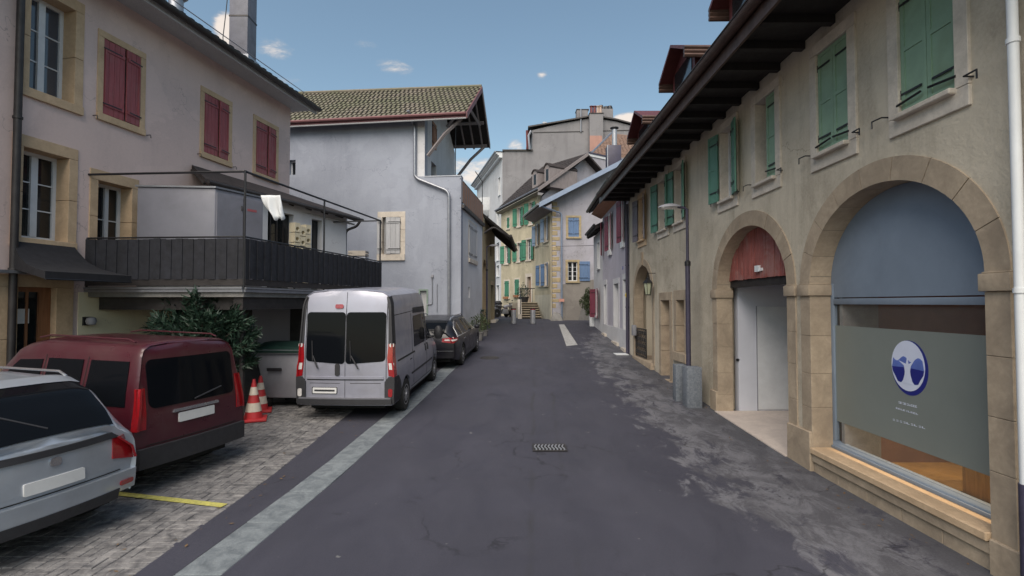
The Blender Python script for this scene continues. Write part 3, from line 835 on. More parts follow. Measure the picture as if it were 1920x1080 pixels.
for k, uu in enumerate((6.2, 5.1)):
    sp_ = thing('spot_lamp', (5.3, uu, 2.9), 'white ceiling spotlight inside the shop, %s' % ('farther one' if k == 0 else 'nearer one'), 'spotlight', 'spotlights inside the shop')
    MB().tube([(5.3, uu, 3.15), (5.3, uu, 2.88)], .012, 6).build('stem', STEEL, sp_)
    MB().lathe([(.03, .1), (.06, .0), (.055, -.0)], (5.3, uu, 2.76), n=12).build('shade', WHITE_PL, sp_)
    ld = bpy.data.lights.new('spot_bulb', 'SPOT'); ld.energy = 60; ld.spot_size = R_(100); ld.spot_blend = .6; ld.color = (1, .72, .4); ld.shadow_soft_size = .04
    lo_ = bpy.data.objects.new('spot_bulb', ld); COL.objects.link(lo_); lo_.parent = sp_; lo_.location = (0, 0, -.2)
# --- passage behind arch two
fz = .02
TILEF = m_stone('passage_floor_stone', lin(.62, .54, .48), lin(.5, .43, .39), 2, .001)
ya_, yb_ = A2[0] - A2[1] + .004, A2[0] + A2[1] + .018
mb = MB().hexa([(4.12, ya_, -.1), (8.0, ya_, -.1), (8.0, yb_, -.1), (4.12, yb_, -.1), (4.12, ya_, gz(ya_) + .02), (8.0, ya_, gz(ya_) + .03), (8.0, yb_, gz(yb_) + .03), (4.12, yb_, gz(yb_) + .016)]); mb.build('passage_floor', TILEF, rh)
uw = A2[0] + A2[1]
mb = MB(); mb.box(4.62, 8.0, uw + .02, uw + .2, -.1, 3.9); mb.box(8.0, 8.1, A2[0] - A2[1] - .3, uw + .2, -.1, 3.9); mb.box(4.62, 8, A2[0] - A2[1] - .3, A2[0] - A2[1] - .2, -.1, 3.9)
mb.box(4.62, 8.0, A2[0] - A2[1] - .2, uw + .02, 3.8, 3.9)
mb.build('passage_wall', WHITE_I, rh)
Fp = Frame(4.2, uw + .02, 1, 0, -1)        # far side wall of the passage, faces the camera
dx0, dx1 = Fp.u_of(1417), Fp.u_of(1482)
fpiece('inner_door', WHITE_W, rh, Fp, dx0 + .012, dx1 + .25, .0, .02, .185, Fp.z_of(1450, 575), .004)
fpiece('door_casing', GREYM, rh, Fp, dx0 - .0, dx0 + .012, .0, .024, .11, Fp.z_of(1450, 575) + .012)
ku, kz = Fp.pix(1384, 675)
MB().lathe([(.03, 0), (.03, .012), (.012, .02), (.012, .045), (.028, .05), (.02, .07)], Fp.p(ku, 0, kz), axis='y', n=12).build('door_knob', BLACKM, rh)
for o_ in [x for x in rh.children if x.name.startswith('door_knob')]:
    o_.data.transform(Matrix.Translation((0, 0, 0)))
fb = MB()
# red boards that close the head of the arch
bz0 = 2.80; nbd = 26
bt = thing  # (kept as parts of the house)
for k in range(nbd):
    ua = A2[0] - A2[1] + 2 * A2[1] * k / nbd; ub = ua + 2 * A2[1] / nbd
    zt = []
    for u in (ua + .003, (ua + ub) / 2, ub - .003):
        x = min(1, abs(u - A2[0]) / A2[1]); zt.append((u, ZS + (AB + .03) * math.sqrt(max(0, 1 - x * x))))
    if max(z for _, z in zt) < bz0 + .02: continue
    zb_ = bz0 + random.uniform(-.012, .004)
    zt = [(u, max(z, zb_ + .01)) for u, z in zt]
    MB().fpoly(FR, [(ua + .005, zb_), (ub - .005, zb_)] + list(reversed(zt)), -.25, -.228 + random.uniform(-.014, .010)).build('red_board', REDBOARD, rh)
fpiece('beam', DKWOOD, rh, FR, A2[0] - A2[1], A2[0] + A2[1], -.36, -.26, 2.66, 2.86)
mb = MB(); a = FR.pix(1422, 506, -.2)
mb.fbox(FR, a[0] - .03, a[0] + .13, -.226, -.19, a[1] - .03, a[1] + .08); mb.fbox(FR, a[0] - .12, a[0] - .03, -.226, -.2, a[1] - .02, a[1] + .03); mb.build('alarm_box', WHITE_PL, rh)
# --- far passage with lantern and gate
mb = MB(); y0, y1 = A3[0] - A3[1] - .2, A3[0] + A3[1] + .2
mb.box(4.6, 6.3, y1 - .2, y1, .3, 3.9); mb.box(6.2, 6.3, y0, y1, .3, 3.9); mb.box(4.6, 6.2, y0, y0 + .1, .3, 3.9); mb.box(4.6, 6.2, y0 + .1, y1 - .2, 3.7, 3.8)
mb.build('porch_wall', R_PL, rh)
MB().box(4.1, 6.2, y0 + .1, y1 - .2, .3, .56).build('porch_step', R_ST, rh, bevel=.01)
MB().box(6.12, 6.19, y0 + .3, y1 - .9, .56, 2.7).build('porch_door', DKWOOD, rh)
# --- street door and small window
surround(rh, FR, *DR, R_ST, w=.22, jw=.2, out=.02, deep=.42, sill=.2, njamb=3)
fpiece('street_door', BROWN_W, rh, FR, DR[0], DR[1], -.42, -.36, DR[2], DR[3], .004)
for za, zb_ in ((.45, 1.2), (1.3, 2.3)):
    fpiece('door_panel', BROWN_W, rh, FR, DR[0] + .12, DR[1] - .12, -.362, -.345, za, zb_, .01)
surround(rh, FR, *SWN, R_ST, w=.25, jw=.22, out=.02, deep=.42, sill=.22, njamb=2)
window(rh, FR, *SWN, rec=.3, cols=2, rows=3, fm=BROWN_W)
# --- upper windows
G_SH = [GREEN_W, GREEN_W, GREEN_W, TEAL_W, TEAL_W, TEAL_W, MAUVE_W]
for k, (a0, a1, z0, z1) in enumerate(ups):
    surround(rh, FR, a0, a1, z0, z1, PALE_ST if k < 6 else SAND, w=WJ, out=.03, deep=.2, sill=.2, sillout=.0)
    fpiece('sill_ledge', PALE_ST if k < 6 else SAND, rh, FR, a0 - .02, a1 + .02, -.18, .1, z0 - .045, z0 + .012, .01)
    if k < 6: window(rh, FR, a0, a1, z0 + .012, z1, rec=.14 if k > 2 else .2, cols=2, rows=3, gm=GLASS)
    else: window(rh, FR, a0, a1, z0 + .012, z1, rec=.14, cols=2, rows=2)
    m = G_SH[k]; mid = (a0 + a1) / 2
    if k in (0, 1):      # closed
        shutter(rh, FR, a0 + .005, mid - .004, z0 + .03, z1 - .01, m, boards=0 or 0, d=-.03)
        shutter(rh, FR, a1 - .005, mid + .004, z0 + .03, z1 - .01, m, boards=0, d=-.03)
    elif k == 2:         # near leaf closed, far leaf folded inwards
        shutter(rh, FR, a0 + .005, mid - .004, z0 + .03, z1 - .01, m, boards=0, d=-.03)
    else:                # folded back against the wall
        w_ = min(.56, (a1 - a0) / 2 + .03)
        shutter(rh, FR, a0 - .02, a0 - .02 - w_, z0 + .02, z1 - .02, m, boards=0, ang=R_(14), d=.05)
        shutter(rh, FR, a1 + .02, a1 + .02 + w_, z0 + .02, z1 - .02, m, boards=0, ang=R_(10), d=.05)
    # iron stays: stay bar ends and wall catches
    if k < 4:
        for s_, ue in ((-1, a0 - WJ), (1, a1 + WJ)):
            hb = MB(); hb.tube([FR.p(ue + s_ * .02, .0, z0 + .05), FR.p(ue + s_ * .02, .09, z0 + .05), FR.p(ue + s_ * .16, .1, z0 + .05), FR.p(ue + s_ * .16, .1, z0 - .03)], .009, 6); hb.build('wall_catch', BLACKM, rh)
        if k < 3:
            for s_, ue in ((1, a0), (-1, a1)):
                if k == 2 and s_ < 0: continue
                MB().tube([FR.p(ue - s_ * .02, .03, z0 + .12), FR.p(ue + s_ * .3, .03, z0 + .15)], .013, 6).build('shutter_stay', BLACKM, rh)
# --- eaves, gutter, roof
SOF = 6.10; XG = 3.05
mb = MB().box(3.2, 4.6, 2.2, 18.45, SOF, SOF + .05); mb.build('soffit', DKWOOD, rh)
mb = MB()
for k in range(24): mb.box(3.2, 4.2, 2.5 + k * .68, 2.6 + k * .68, SOF - .12, SOF - .001)
r_ = mb; 
for k in range(24):
    yk = 2.5 + k * .68
    piece('rafter_end', DKWOOD, rh, Vector((3.72, yk, SOF - .06)), (Vector((1, 0, 0)), Vector((0, 1, 0)), Z3), (.94, .1, .115))
MB().box(3.16, 3.2, 2.2, 18.45, SOF - .16, SOF + .1).build('fascia', BRNCOP, rh)
gp = [(3.1 + .09 * math.cos(t), SOF + .12 + .1 * math.sin(t)) for t in [R_(180 + 15 * i) for i in range(13)]]
mb = MB()
gi = [(3.1 + .08 * math.cos(t), SOF + .12 + .09 * math.sin(t)) for t in [R_(360 - 15 * i) for i in range(13)]]
lp = gp + gi
mb.prism([Vector((x, 2.2, z)) for x, z in lp], [Vector((x, 18.2, z)) for x, z in lp]); mb.build('gutter', BRNCOP, rh)
mb = MB()
mb.tube([(3.008, 2.2, SOF + .125), (3.008, 18.2, SOF + .125)], .014, 6); mb.build('gutter_bead', DKMETAL, rh)
mb = MB(); e0, e1 = Vector((3.16, 2.2, SOF + .16)), Vector((3.16, 18.45, SOF + .16)); r0, r1 = Vector((9.2, 2.2, SOF + 3.5)), Vector((9.2, 18.45, SOF + 3.5)); b0, b1 = Vector((15, 2.2, SOF + .3)), Vector((15, 18.45, SOF + .3))
gable_roof(rh, mb, e0, e1, r0, r1, b0, b1, .12); mb.build('roof', DKTILE, rh)
tile_rows(rh, e0 + Z3 * .002, e1 + Z3 * .002, r0, r1, DKTILE)
# other walls of the block
mb = MB(); mb.box(4.62, 15, 2.2, 2.5, 3.95, 6.2); mb.box(8.15, 15, 2.2, 18.25, -.1, 6.2); mb.box(4.62, 8.1, 18.0, 18.25, -.1, 6.2); mb.box(4.7, 8.1, 2.2, 3.5, -.1, 6.1); mb.build('rear_wall', R_PL, rh)
# dormers
def dormer(xf, yc, w, zb, zt, root, mats):
    dm = MB()
    y0, y1 = yc - w / 2, yc + w / 2
    prof = [(y0, zb), (y1, zb), (y1, zt - .35), (yc, zt), (y0, zt - .35)]
    dm.prism([Vector((xf + .12, y, z)) for y, z in prof], [Vector((xf + 2.4, y, z)) for y, z in prof])
    d = dm.build('dormer', mats[0], root)
    rm = MB()
    for s in (-1, 1):
        a = [(yc, zt + .07), (yc + s * (w / 2 + .2), zt - .35 - .1), (yc + s * (w / 2 + .2), zt - .44 - .1), (yc, zt - .0)]
        rm.prism([Vector((xf - .2, y, z)) for y, z in a], [Vector((xf + 2.6, y, z)) for y, z in a])
    rm.build('dormer_roof', mats[1], d)
    MB().box(xf + .1, xf + .13, y0 + .18, y1 - .18, zb + .25, zt - .42).build('dormer_pane', GLASS, d)
    for s in (-1, 1):
        for k in range(3):
            mb = MB(); mb.tube([(xf - .2 + .0, yc + s * (w / 2 + .2), zt - .5 - .09 * k), (xf + 2.0, yc + s * (w / 2 + .16), zt - .5 - .09 * k)], .05, 6); mb.build('dormer_moulding', mats[2], d)
for yc in (9.1, 12.6, 16.4): dormer(4.15, yc, 1.6, 6.6, 8.72 if yc < 14 else 8.5, rh, (COPPER, COPPER, BRNCOP))
# downpipes
pipe('downpipe', [FR.p(18.32, .08, .55), FR.p(18.32, .08, 5.9)], .055, LAMPM, rh, [FR.p(18.32, .08, z) for z in (2.2, 3.7, 5.2)])
wpipe = pipe('white_downpipe', [FR.p(4.14, .09, .9), FR.p(4.14, .09, 6.0)], .038, WHITE_PL, rh, [FR.p(4.14, .09, z) for z in (2.45, 4.5)])
pipe('downpipe_foot', [FR.p(4.14, .09, -.02), FR.p(4.14, .09, .9)], .047, LAMPM, rh)
mb = MB(); a = FR.pix(1180, 553, .14); mb.fpoly(FR, [(18.22, a[1] - .09), (18.42, a[1]), (18.22, a[1] + .09)], .138, .146); mb.build('yellow_arrow_sign', m_paint('sign_yellow', lin(.6, .42, .02), .5, .05, 3), rh)
MB().fbox(FR, 18.0, 18.55, .1, .55, .52, .545).build('pale_gully_slab', WHITE_PL, rh)
# lantern on the porch
lt = thing('wall_lantern', FR.p(15.72, .3, 2.4), 'old-fashioned wall lantern in the far arched porch', 'lantern')
lc = FR.p(*[FR.pix(1215, 541, .22)[0], .22, FR.pix(1215, 541, .22)[1]])
MB().lathe([(.10, .17), (.15, .16), (.09, .24), (.05, .26), (.05, .3), (.02, .33), (.02, .37)], lc, n=6, smooth=False).build('cap', BLACKM, lt)
MB().lathe([(.07, -.17), (.12, .155)], lc, n=6, smooth=False).build('glass', m_paint('frosted_lantern_glass', lin(.4, .42, .3), .3, .1, 8), lt)
mb = MB()
for k in range(6):
    a = math.pi / 3 * k; mb.tube([lc + Vector((.075 * math.cos(a), .075 * math.sin(a), -.18)), lc + Vector((.127 * math.cos(a), .127 * math.sin(a), .16))], .007, 5)
mb.tube([lc + Vector((0, 0, .34)), lc + Vector((0, 0, .45)), lc + Vector((.35, .0, .45))], .012, 6); mb.lathe([(.08, -.2), (.08, -.17)], lc, n=6); mb.build('frame', BLACKM, lt)
# ornate gate
gt = thing('iron_gate', FR.p(17.2, -.05, .56), 'low black wrought-iron gate with scrollwork across the far arched porch', 'gate')
ga, gb = A3[0] - .28, A3[0] + A3[1]
g0, g1 = .6, 1.52
mb = MB()
for u in (ga, gb - .02): mb.fbox(FR, u, u + .03, -.04, -.01, g0, g1)
for z in (g0, g1 - .03): mb.fbox(FR, ga + .03, gb - .02, -.04, -.01, z, z + .03)
mb.build('gate_frame', BLACKM, gt)
for i in range(6):
    for j in range(4):
        cu = ga + .1 + (gb - ga - .2) * i / 5; cz = g0 + .14 + (g1 - g0 - .28) * j / 3; mb = MB()
        mb.tube([FR.p(cu + .085 * math.cos(t), -.025, cz + .11 * math.sin(t)) for t in [math.pi * 2 * q / 12 for q in range(13)]], .009, 5, caps=False)
        mb.tube([FR.p(cu - .05, -.025, cz - .06), FR.p(cu, -.025, cz), FR.p(cu + .05, -.025, cz + .06)], .008, 5)
        mb.tube([FR.p(cu - .05, -.025, cz + .06), FR.p(cu, -.025, cz), FR.p(cu + .05, -.025, cz - .06)], .008, 5)
        mb.build('scroll', BLACKM, gt)
mbx = MB().fbox(FR, 17.3, 17.52, .0, .12, 1.25, 1.6); o = mbx.build('letter_box', GREYM, None, loc=FR.p(17.4, .05, 1.25), bevel=.006); tag(o, 'grey letter box beside the far arched porch', 'letter box')
# ================================================================== LEFT HOUSE
FL = Frame(-9.7, 0, .175, 1, -1)
assert FL.n.x > 0
lh = thing('town_house', FL.p(9, 0, 0), 'pinkish plastered house on the left with closed oxblood shutters and sandstone window surrounds', 'house')
holes = []
def box_pix(F, xa, xb, ya, yb, d=0, ymid=None):
    """opening from the photograph: left x, right x, top y and bottom y both read at the middle x"""
    xm = (xa + xb) / 2
    return (F.u_of(xa, ya, d), F.u_of(xb, ya, d), F.z_of(xm, yb, d), F.z_of(xm, ya, d))
W_UP = (FL.u_of(42), FL.u_of(128), 6.0, 7.75)
W_LO = (FL.u_of(35), FL.u_of(122), 3.45, 4.98)
W_TR = (FL.u_of(178), FL.u_of(242), 3.3, 4.72)
for w in (W_UP, W_LO): holes.append(hole_of(*w, w=.2, jw=.16, sill=.16))
holes.append(hole_of(*W_TR, w=.2, jw=.16, sill=.16))
L_DOOR = (FL.u_of(32), FL.u_of(104), .02, 2.62)
holes.append(hole_of(*L_DOOR, w=.2, jw=.3, sill=0))
SH3 = []
for xa, xb in ((183, 254), (376, 423), (475, 513)):
    u0, u1 = FL.u_of(xa), FL.u_of(xb)
    SH3.append((u0, u1, 6.03, 7.53 if xa < 200 else 7.5)); holes.append(hole_of(*SH3[-1], w=.13, jw=.12, sill=.14))
wall('wall', L_PL, lh, FL, rect(2.0, FL.u_of(540), -.1, 8.5), holes, .45)
for w, c in ((W_UP, 2), (W_LO, 2), (W_TR, 2)):
    surround(lh, FL, *w, SAND, w=.2, jw=.16, out=.02, deep=.4, sill=.16, njamb=2, sillout=.03)
    if w is W_TR: window(lh, FL, w[0] + .1, w[1], w[2], w[3], rec=.26, cols=2, rows=2, fw=.06)
    else: window(lh, FL, *w, rec=.26, cols=2, rows=3, fw=.06, mull=.11, gm=GLASS_B if w is W_UP else GLASS)
surround(lh, FL, *L_DOOR, SAND, w=.2, jw=.3, out=.02, deep=.4, sill=0, njamb=3)
for w in SH3:
    surround(lh, FL, *w, SAND, w=.13, jw=.12, out=.02, deep=.4, sill=.14, sillout=.03)
    window(lh, FL, *w, rec=.3, cols=2, rows=3)
    mid = (w[0] + w[1]) / 2 + .05
    shutter(lh, FL, w[0] + .004, mid - .003, w[2] + .01, w[3] - .01, RED_W, boards=4, d=-.02, ang=R_(1))
    shutter(lh, FL, w[1] - .004, mid + .003, w[2] + .01, w[3] - .01, RED_W, boards=3, d=-.02, ang=R_(7))
    for ue, sg in ((w[0] - .12, -1), (w[1] + .12, 1)):
        MB().tube([FL.p(ue + sg * .06, 0, w[2] - .1), FL.p(ue + sg * .06, .1, w[2] - .1), FL.p(ue + sg * .06, .11, w[2] - .17)], .009, 6).build('shutter_catch', BLACKM, lh)
# front door: glazed brown double door with notice
F2 = FL.shift(-.1)
dm = MB(); u0, u1, z0, z1 = L_DOOR
for a, b in ((u0, u0 + .07), (u1 - .2, u1)): dm.fbox(F2, a, b, -.06, 0, z0, z1)
dm.fbox(F2, u0 + .07, u1 - .2, -.06, 0, z1 - .08, z1); dm.fbox(F2, u0 + .07, u1 - .2, -.06, 0, z0, 1.2); dm.fbox(F2, (u0 + u1) / 2 - .09, (u0 + u1) / 2 - .05, -.05, -.01, 1.2, z1 - .08)
dr = dm.build('front_door', BROWN_W, lh, bevel=.004)
fpiece('door_pane', GLASS, dr, F2, u0 + .07, u1 - .2, -.04, -.03, 1.2, z1 - .08)
for a, b in ((.15, .6), (.7, 1.1)): fpiece('door_panel', BROWN_W, dr, F2, u0 + .12, u1 - .25, -.002, .02, a, b, .012)
fpiece('paper_notice', WHITE_PL, dr, F2, u0 + .05, u0 + .28, -.028, -.024, 2.0, 2.25)
# cream painted ground floor
fpiece('painted_panel', CREAM, lh, FL, FL.u_of(146), FL.u_of(330), .0, .012, -.05, 2.55)
lt2 = thing('wall_light', FL.p(*[FL.u_of(160, 602), 0, FL.z_of(160, 602)]), 'small round wall light on the cream wall beside the front door', 'lamp')
c = FL.p(FL.u_of(160, 602), .05, FL.z_of(160, 602))
MB().fbox(FL, FL.u_of(160) - .06, FL.u_of(160) + .06, .012, .05, c.z - .08, c.z + .08).build('bracket', BLACKM, lt2)
MB().lathe([(.02, -.08), (.07, -.06), (.09, 0), (.07, .06), (.02, .08)], c + FL.n * .08, n=14).build('shade', GREYM, lt2)
# curved black canopy over the door
cn = thing('door_canopy', FL.p(9, .4, 2.8), 'black fabric canopy with a swept curve over the front door of the left house', 'canopy')
ca, cb = FL.u_of(30) - .1, FL.u_of(128) + .05
mb = MB(); prof = [(0, 3.43), (.12, 3.28), (.3, 3.1), (.55, 2.97), (.85, 2.89), (1.15, 2.84)]
up = [FL.p(ca - .35 * (d / 1.15), d, z) for d, z in prof]; vp = [FL.p(cb + .12 * (d / 1.15), d, z) for d, z in prof]; n = len(prof)
mb.add(up + vp + [p - Z3 * .02 for p in up + vp], [(i, i + 1, n + i + 1, n + i) for i in range(n - 1)] + [(2 * n + i, 3 * n + i, 3 * n + i + 1, 2 * n + i + 1) for i in range(n - 1)], True)
mb.add([up[-1], vp[-1], vp[-1] - Z3 * .12, up[-1] - Z3 * .12], [(0, 1, 2, 3)])
for s in (up, vp): mb.add(s + [Vector((s[-1].x, s[-1].y, s[-1].z - .12)), s[0] - Z3 * .5], [tuple(range(n + 2))])
mb.build('fabric', FABRIC, cn)
MB().tube([up[-1] - Z3 * .12, vp[-1] - Z3 * .12], .015, 6).build('rail', BLACKM, cn)
# eaves and roof
uE = FL.u_of(540)
e_u0, e_u1 = 2.0, uE + .28
mb = MB().fbox(FL, e_u0, e_u1, -.3, .74, 8.42, 8.47); mb.build('soffit', GREYW, lh)
MB().fbox(FL, e_u0, e_u1, .68, .72, 8.30, 8.419).build('fascia', GREYW, lh)
G = FL
gp = [(.82 + .085 * math.cos(t), 8.46 + .1 * math.sin(t)) for t in [R_(180 + 15 * i) for i in range(13)]] + [(.82 + .075 * math.cos(t), 8.46 + .09 * math.sin(t)) for t in [R_(360 - 15 * i) for i in range(13)]]
MB().prism([G.p(e_u0, d, z) for d, z in gp], [G.p(e_u1, d, z) for d, z in gp]).build('gutter', DKMETAL, lh)
e0, e1 = G.p(e_u0, .8, 8.52), G.p(e_u1, .8, 8.52); r0, r1 = G.p(e_u0, -5.0, 11.3), G.p(e_u1, -5.0, 11.3); b0, b1 = G.p(e_u0, -10.5, 8.5), G.p(e_u1, -10.5, 8.5)
mb = MB(); gable_roof(lh, mb, e0, e1, r0, r1, b0, b1, .1); mb.build('roof', DKTILE, lh)
tile_rows(lh, e0, e1, r0, r1, DKTILE)
mb = MB(); mb.prism([G.p(uE - .3, 0 - .451, -.1), G.p(uE - .3, -10, -.1), G.p(uE - .3, -10, 8.5), G.p(uE - .3, -5, 10.9), G.p(uE - .3, -.451, 8.5)],
                    [G.p(uE - .001, -.451, -.1), G.p(uE - .001, -10, -.1), G.p(uE - .001, -10, 8.5), G.p(uE - .001, -5, 10.9), G.p(uE - .001, -.451, 8.5)])
mb.fbox(G, 2.0, uE - .3, -10, -9.7, -.1, 8.5); mb.build('side_wall', L_PL, lh)
# downpipe at the near end
u = FL.u_of(14)
pipe('downpipe', elbow([FL.p(u, .1, -.0), FL.p(u, .1, 8.0), FL.p(u, .78, 8.4)]), .055, DKMETAL, lh, [FL.p(u, .1, z) for z in (2.9, 5.4)])
MB().fbox(FL, u - .5, u + .12, .02, .2, 2.83, 2.88).build('zinc_ledge', ZINC, lh)
# tall grey flue and roof box
def world_box(name, mat, root, c, sx, sy, z0, z1, bevel=0): return MB().box(c[0] - sx / 2, c[0] + sx / 2, c[1] - sy / 2, c[1] + sy / 2, z0, z1).build(name, mat, root, bevel=bevel)
ch = at(455, 100, 14.4); chx = thing('chimney_shaft', (ch.x, ch.y, 8.8), 'tall square grey metal chimney rising from the roof of the left house', 'chimney')
world_box('shaft', m_paint('dark_blue_grey_metal', lin(.13, .13, .16), .5, .2, 3), chx, (ch.x, ch.y), .52, .5, 8.6, 13.5, .01); world_box('flashing', ZINC, chx, (ch.x, ch.y), .64, .62, 8.5, 9.3)
for z in (10.4, 12.0): world_box('band', DKMETAL, chx, (ch.x, ch.y), .54, .52, z, z + .04)
c2 = at(330, 8, 12.2); c2t = thing('roof_vent', (c2.x, c2.y, 9.0), 'small grey metal roof hood behind the gutter of the left house', 'roof vent')
MB().lathe([(.16, -1.2), (.16, .1), (.26, .2), (.26, .28), (.1, .42)], c2, n=14).build('hood', ZINC, c2t); world_box('foot', DKMETAL, c2t, (c2.x, c2.y), .45, .45, c2.z - 1.5, c2.z - .9)
a = at(418, 70, 13.6); o = pipe('roof_cable', [at(428, -20, 13.6), at(424, 20, 13.6), a, at(421, 82, 13.6) - Z3 * .4], .012, BLACKM, None); tag(o, 'thin dark cable hanging above the roof of the left house', 'cable')
snow = MB().tube([FL.p(4, .35, 8.98), FL.p(uE + .2, .35, 8.98)], .012, 5); snow.build('snow_guard', ZINC, lh)

# ================================================================== TERRACE over the ground floor
tc_ = Vector((-4.93, 9.4, 0)); te = Vector((-3.89, 15.06, 0)); tw = Vector((-8.03, 9.63, 0))
FT = Frame(tc_.x, tc_.y, te.x - tc_.x, te.y - tc_.y, -1)       # long side, u from the near corner
FN = Frame(tc_.x, tc_.y, tw.x - tc_.x, tw.y - tc_.y, 1)       # near end, u from the corner to the house
assert FT.n.x > 0 and FN.n.y < 0, (FT.n, FN.n)
TL, TN = (te - tc_).length, (tw - tc_).length
tr = thing('roof_terrace', (tc_.x, tc_.y, 2.6), 'roof terrace with dark slatted railing and thin black frame beside the pinkish house', 'terrace')
bk = Vector((-6.9, 15.9, 0))
lo = [tc_, te, Vector((-6.95, 15.7, 0)), Vector((-8.06, 9.66, 0))]
MB().prism([p + Z3 * 2.46 for p in lo], [p + Z3 * 2.66 for p in lo]).build('slab', CONC, tr)
mb = MB(); 
for F, L0 in ((FT, TL), (FN, TN)):
    fpiece('edge_flashing', ZINC, tr, F, .0, L0, .002, .04, 2.55, 2.60)
    fpiece('edge_flashing', ZINC, tr, F, .0, L0, .002, .055, 2.61, 2.64)
    fpiece('edge_board', DKMETAL, tr, F, .0, L0, .002, .03, 2.67, 2.79)
    MB().tube([F.p(0, .0, 3.57), F.p(L0, .0, 3.57)], .017, 6).build('handrail', BLACKM, tr)
    MB().tube([F.p(0, .0, 2.84), F.p(L0, .0, 2.84)], .014, 6).build('bottom_rail', BLACKM, tr)
    MB().tube([F.p(0, .0, 4.78), F.p(L0, .0, 4.78)], .022, 6).build('top_bar', BLACKM, tr)
    n = int(L0 / .105)
    for k in range(n):
        a = L0 * k / n
        fpiece('slat', SLATM, tr, F, a - .012 * (k % 2), a + L0 / n + .012 * (k % 2), .02 + .016 * (k % 2), .032 + .016 * (k % 2), 2.79 + random.uniform(-.008, .008), 3.54 + random.uniform(-.012, .006))
for u, F, top in ((0, FT, 4.8), (TL, FT, 4.8), (TL * .47, FT, 4.8), (TN - .02, FN, 3.57), (TL * .27, FT, 3.57), (TL * .72, FT, 3.57)):
    q = F.p(u, 0, 0); MB().tube([q + Z3 * 2.62, q + Z3 * top], .022, 8).build('post', BLACKM, tr)
q = FT.p(TL, 0, 4.78); q2 = at(540, 413, 15.5)
MB().tube([q, Vector((q2.x, 15.6, 4.78))], .02, 6).build('end_bar', BLACKM, tr)
# support below
fpiece('beam', DKMETAL, tr, FT, .05, TL - .05, -.25, -.05, 2.22, 2.459)
fpiece('beam', DKMETAL, tr, FN, .3, TN - .1, -.35, -.2, 2.22, 2.458)
for u in (.18, 2.7, TL - .2):
    q = FT.p(u, -.15, 0); MB().tube([q + Z3 * gz(q.y), q + Z3 * 2.22], .045, 8).build('support_post', DKMETAL, tr)
# walls of the dark space under the terrace
und = thing('garage_recess', (-6.2, 15, 0), 'dark open recess with a pale board under the roof terrace', 'recess')
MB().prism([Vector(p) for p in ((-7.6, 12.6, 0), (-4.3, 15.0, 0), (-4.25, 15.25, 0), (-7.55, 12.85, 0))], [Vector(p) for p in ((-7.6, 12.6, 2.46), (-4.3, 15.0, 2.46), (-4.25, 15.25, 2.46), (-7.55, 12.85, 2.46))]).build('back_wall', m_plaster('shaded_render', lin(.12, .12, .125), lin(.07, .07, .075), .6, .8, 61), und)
pa, pb = at(502, 575, 13.4), at(552, 575, 13.9)
MB().prism([Vector((pa.x, pa.y - .8, .95)), Vector((pb.x, pb.y - .3, .95)), Vector((pb.x, pb.y - .3, 2.25)), Vector((pa.x, pa.y - .8, 2.25))],
           [Vector((pa.x, pa.y - .76, .95)), Vector((pb.x, pb.y - .26, .95)), Vector((pb.x, pb.y - .26, 2.25)), Vector((pa.x, pa.y - .76, 2.25))]).build('pale_board', WHITE_I, und)

# annex behind the terrace with lean-to roof
ax = thing('annex', (-6, 15, 2.66), 'low annex with dark lean-to roof behind the roof terrace', 'annex')
Wc = [Vector((-6.62, 12.2, 0)), Vector((-5.16, 15.85, 0))]
FA = Frame(Wc[0].x, Wc[0].y, Wc[1].x - Wc[0].x, Wc[1].y - Wc[0].y, -1)
AL = (Wc[1] - Wc[0]).length
ua, ub = FA.u_of(500), FA.u_of(560)
wall('wall', W_PL, ax, FA, rect(0, AL, 2.6, 5.02), [rect(FA.u_of(500), FA.u_of(549), 2.68, 4.75), rect(FA.u_of(583), FA.u_of(603), 2.68, 4.75)], .25)
fpiece('glass_door', GLASS, ax, FA, FA.u_of(500) + .01, FA.u_of(549) - .01, -.2, -.17, 2.68, 4.74); fpiece('glass_door', GLASS, ax, FA, FA.u_of(583) + .01, FA.u_of(603) - .01, -.2, -.17, 2.68, 4.74)
for k in range(1, 4):
    u = FA.u_of(500) + (FA.u_of(549) - FA.u_of(500)) * k / 4; fpiece('door_frame', DKMETAL, ax, FA, u - .02, u + .02, -.169, -.14, 2.68, 4.74)
mb = MB()
top = [FL.p(FL.u_of(359, 313), .01, 5.62), FL.p(FL.u_of(527, 349), .01, 5.72)]
eav = [at(384, 334, 11.4), at(675, 408, 16.05)]
off = Z3 * .09
mb.hexa([top[0] - off, top[1] - off, eav[1] - off, eav[0] - off, top[0], top[1], eav[1], eav[0]]); mb.build('lean_to_roof', DKTILE, ax)
nv = 9
for k in range(nv):
    t = k / (nv - 1); a, b = top[0].lerp(top[1], t), eav[0].lerp(eav[1], t)
    MB().tube([a - Z3 * .13, b - Z3 * .13 + (a - b) * .03], .035, 4).build('rafter', DKWOOD, ax)
d_ = Vector((.1, -.03, 0))
MB().tube([eav[0] - Z3 * .09 + d_, eav[1] - Z3 * .09 + d_], .05, 8).build('gutter', DKMETAL, ax)
MB().tube([eav[0] - Z3 * .21 + d_ * -2, eav[1] - Z3 * .21 + d_ * -2], .03, 6).build('awning_roll', GREYW, ax)
ge = eav[1]; gx = at(645, 428, 15.95)
pipe('downpipe', elbow([ge - Z3 * .12, Vector((ge.x - .1, ge.y, ge.z - .28)), Vector((gx.x + .05, 15.95, 4.62)), Vector((gx.x + .03, 15.95, 2.7))], .15), .04, DKMETAL, ax)
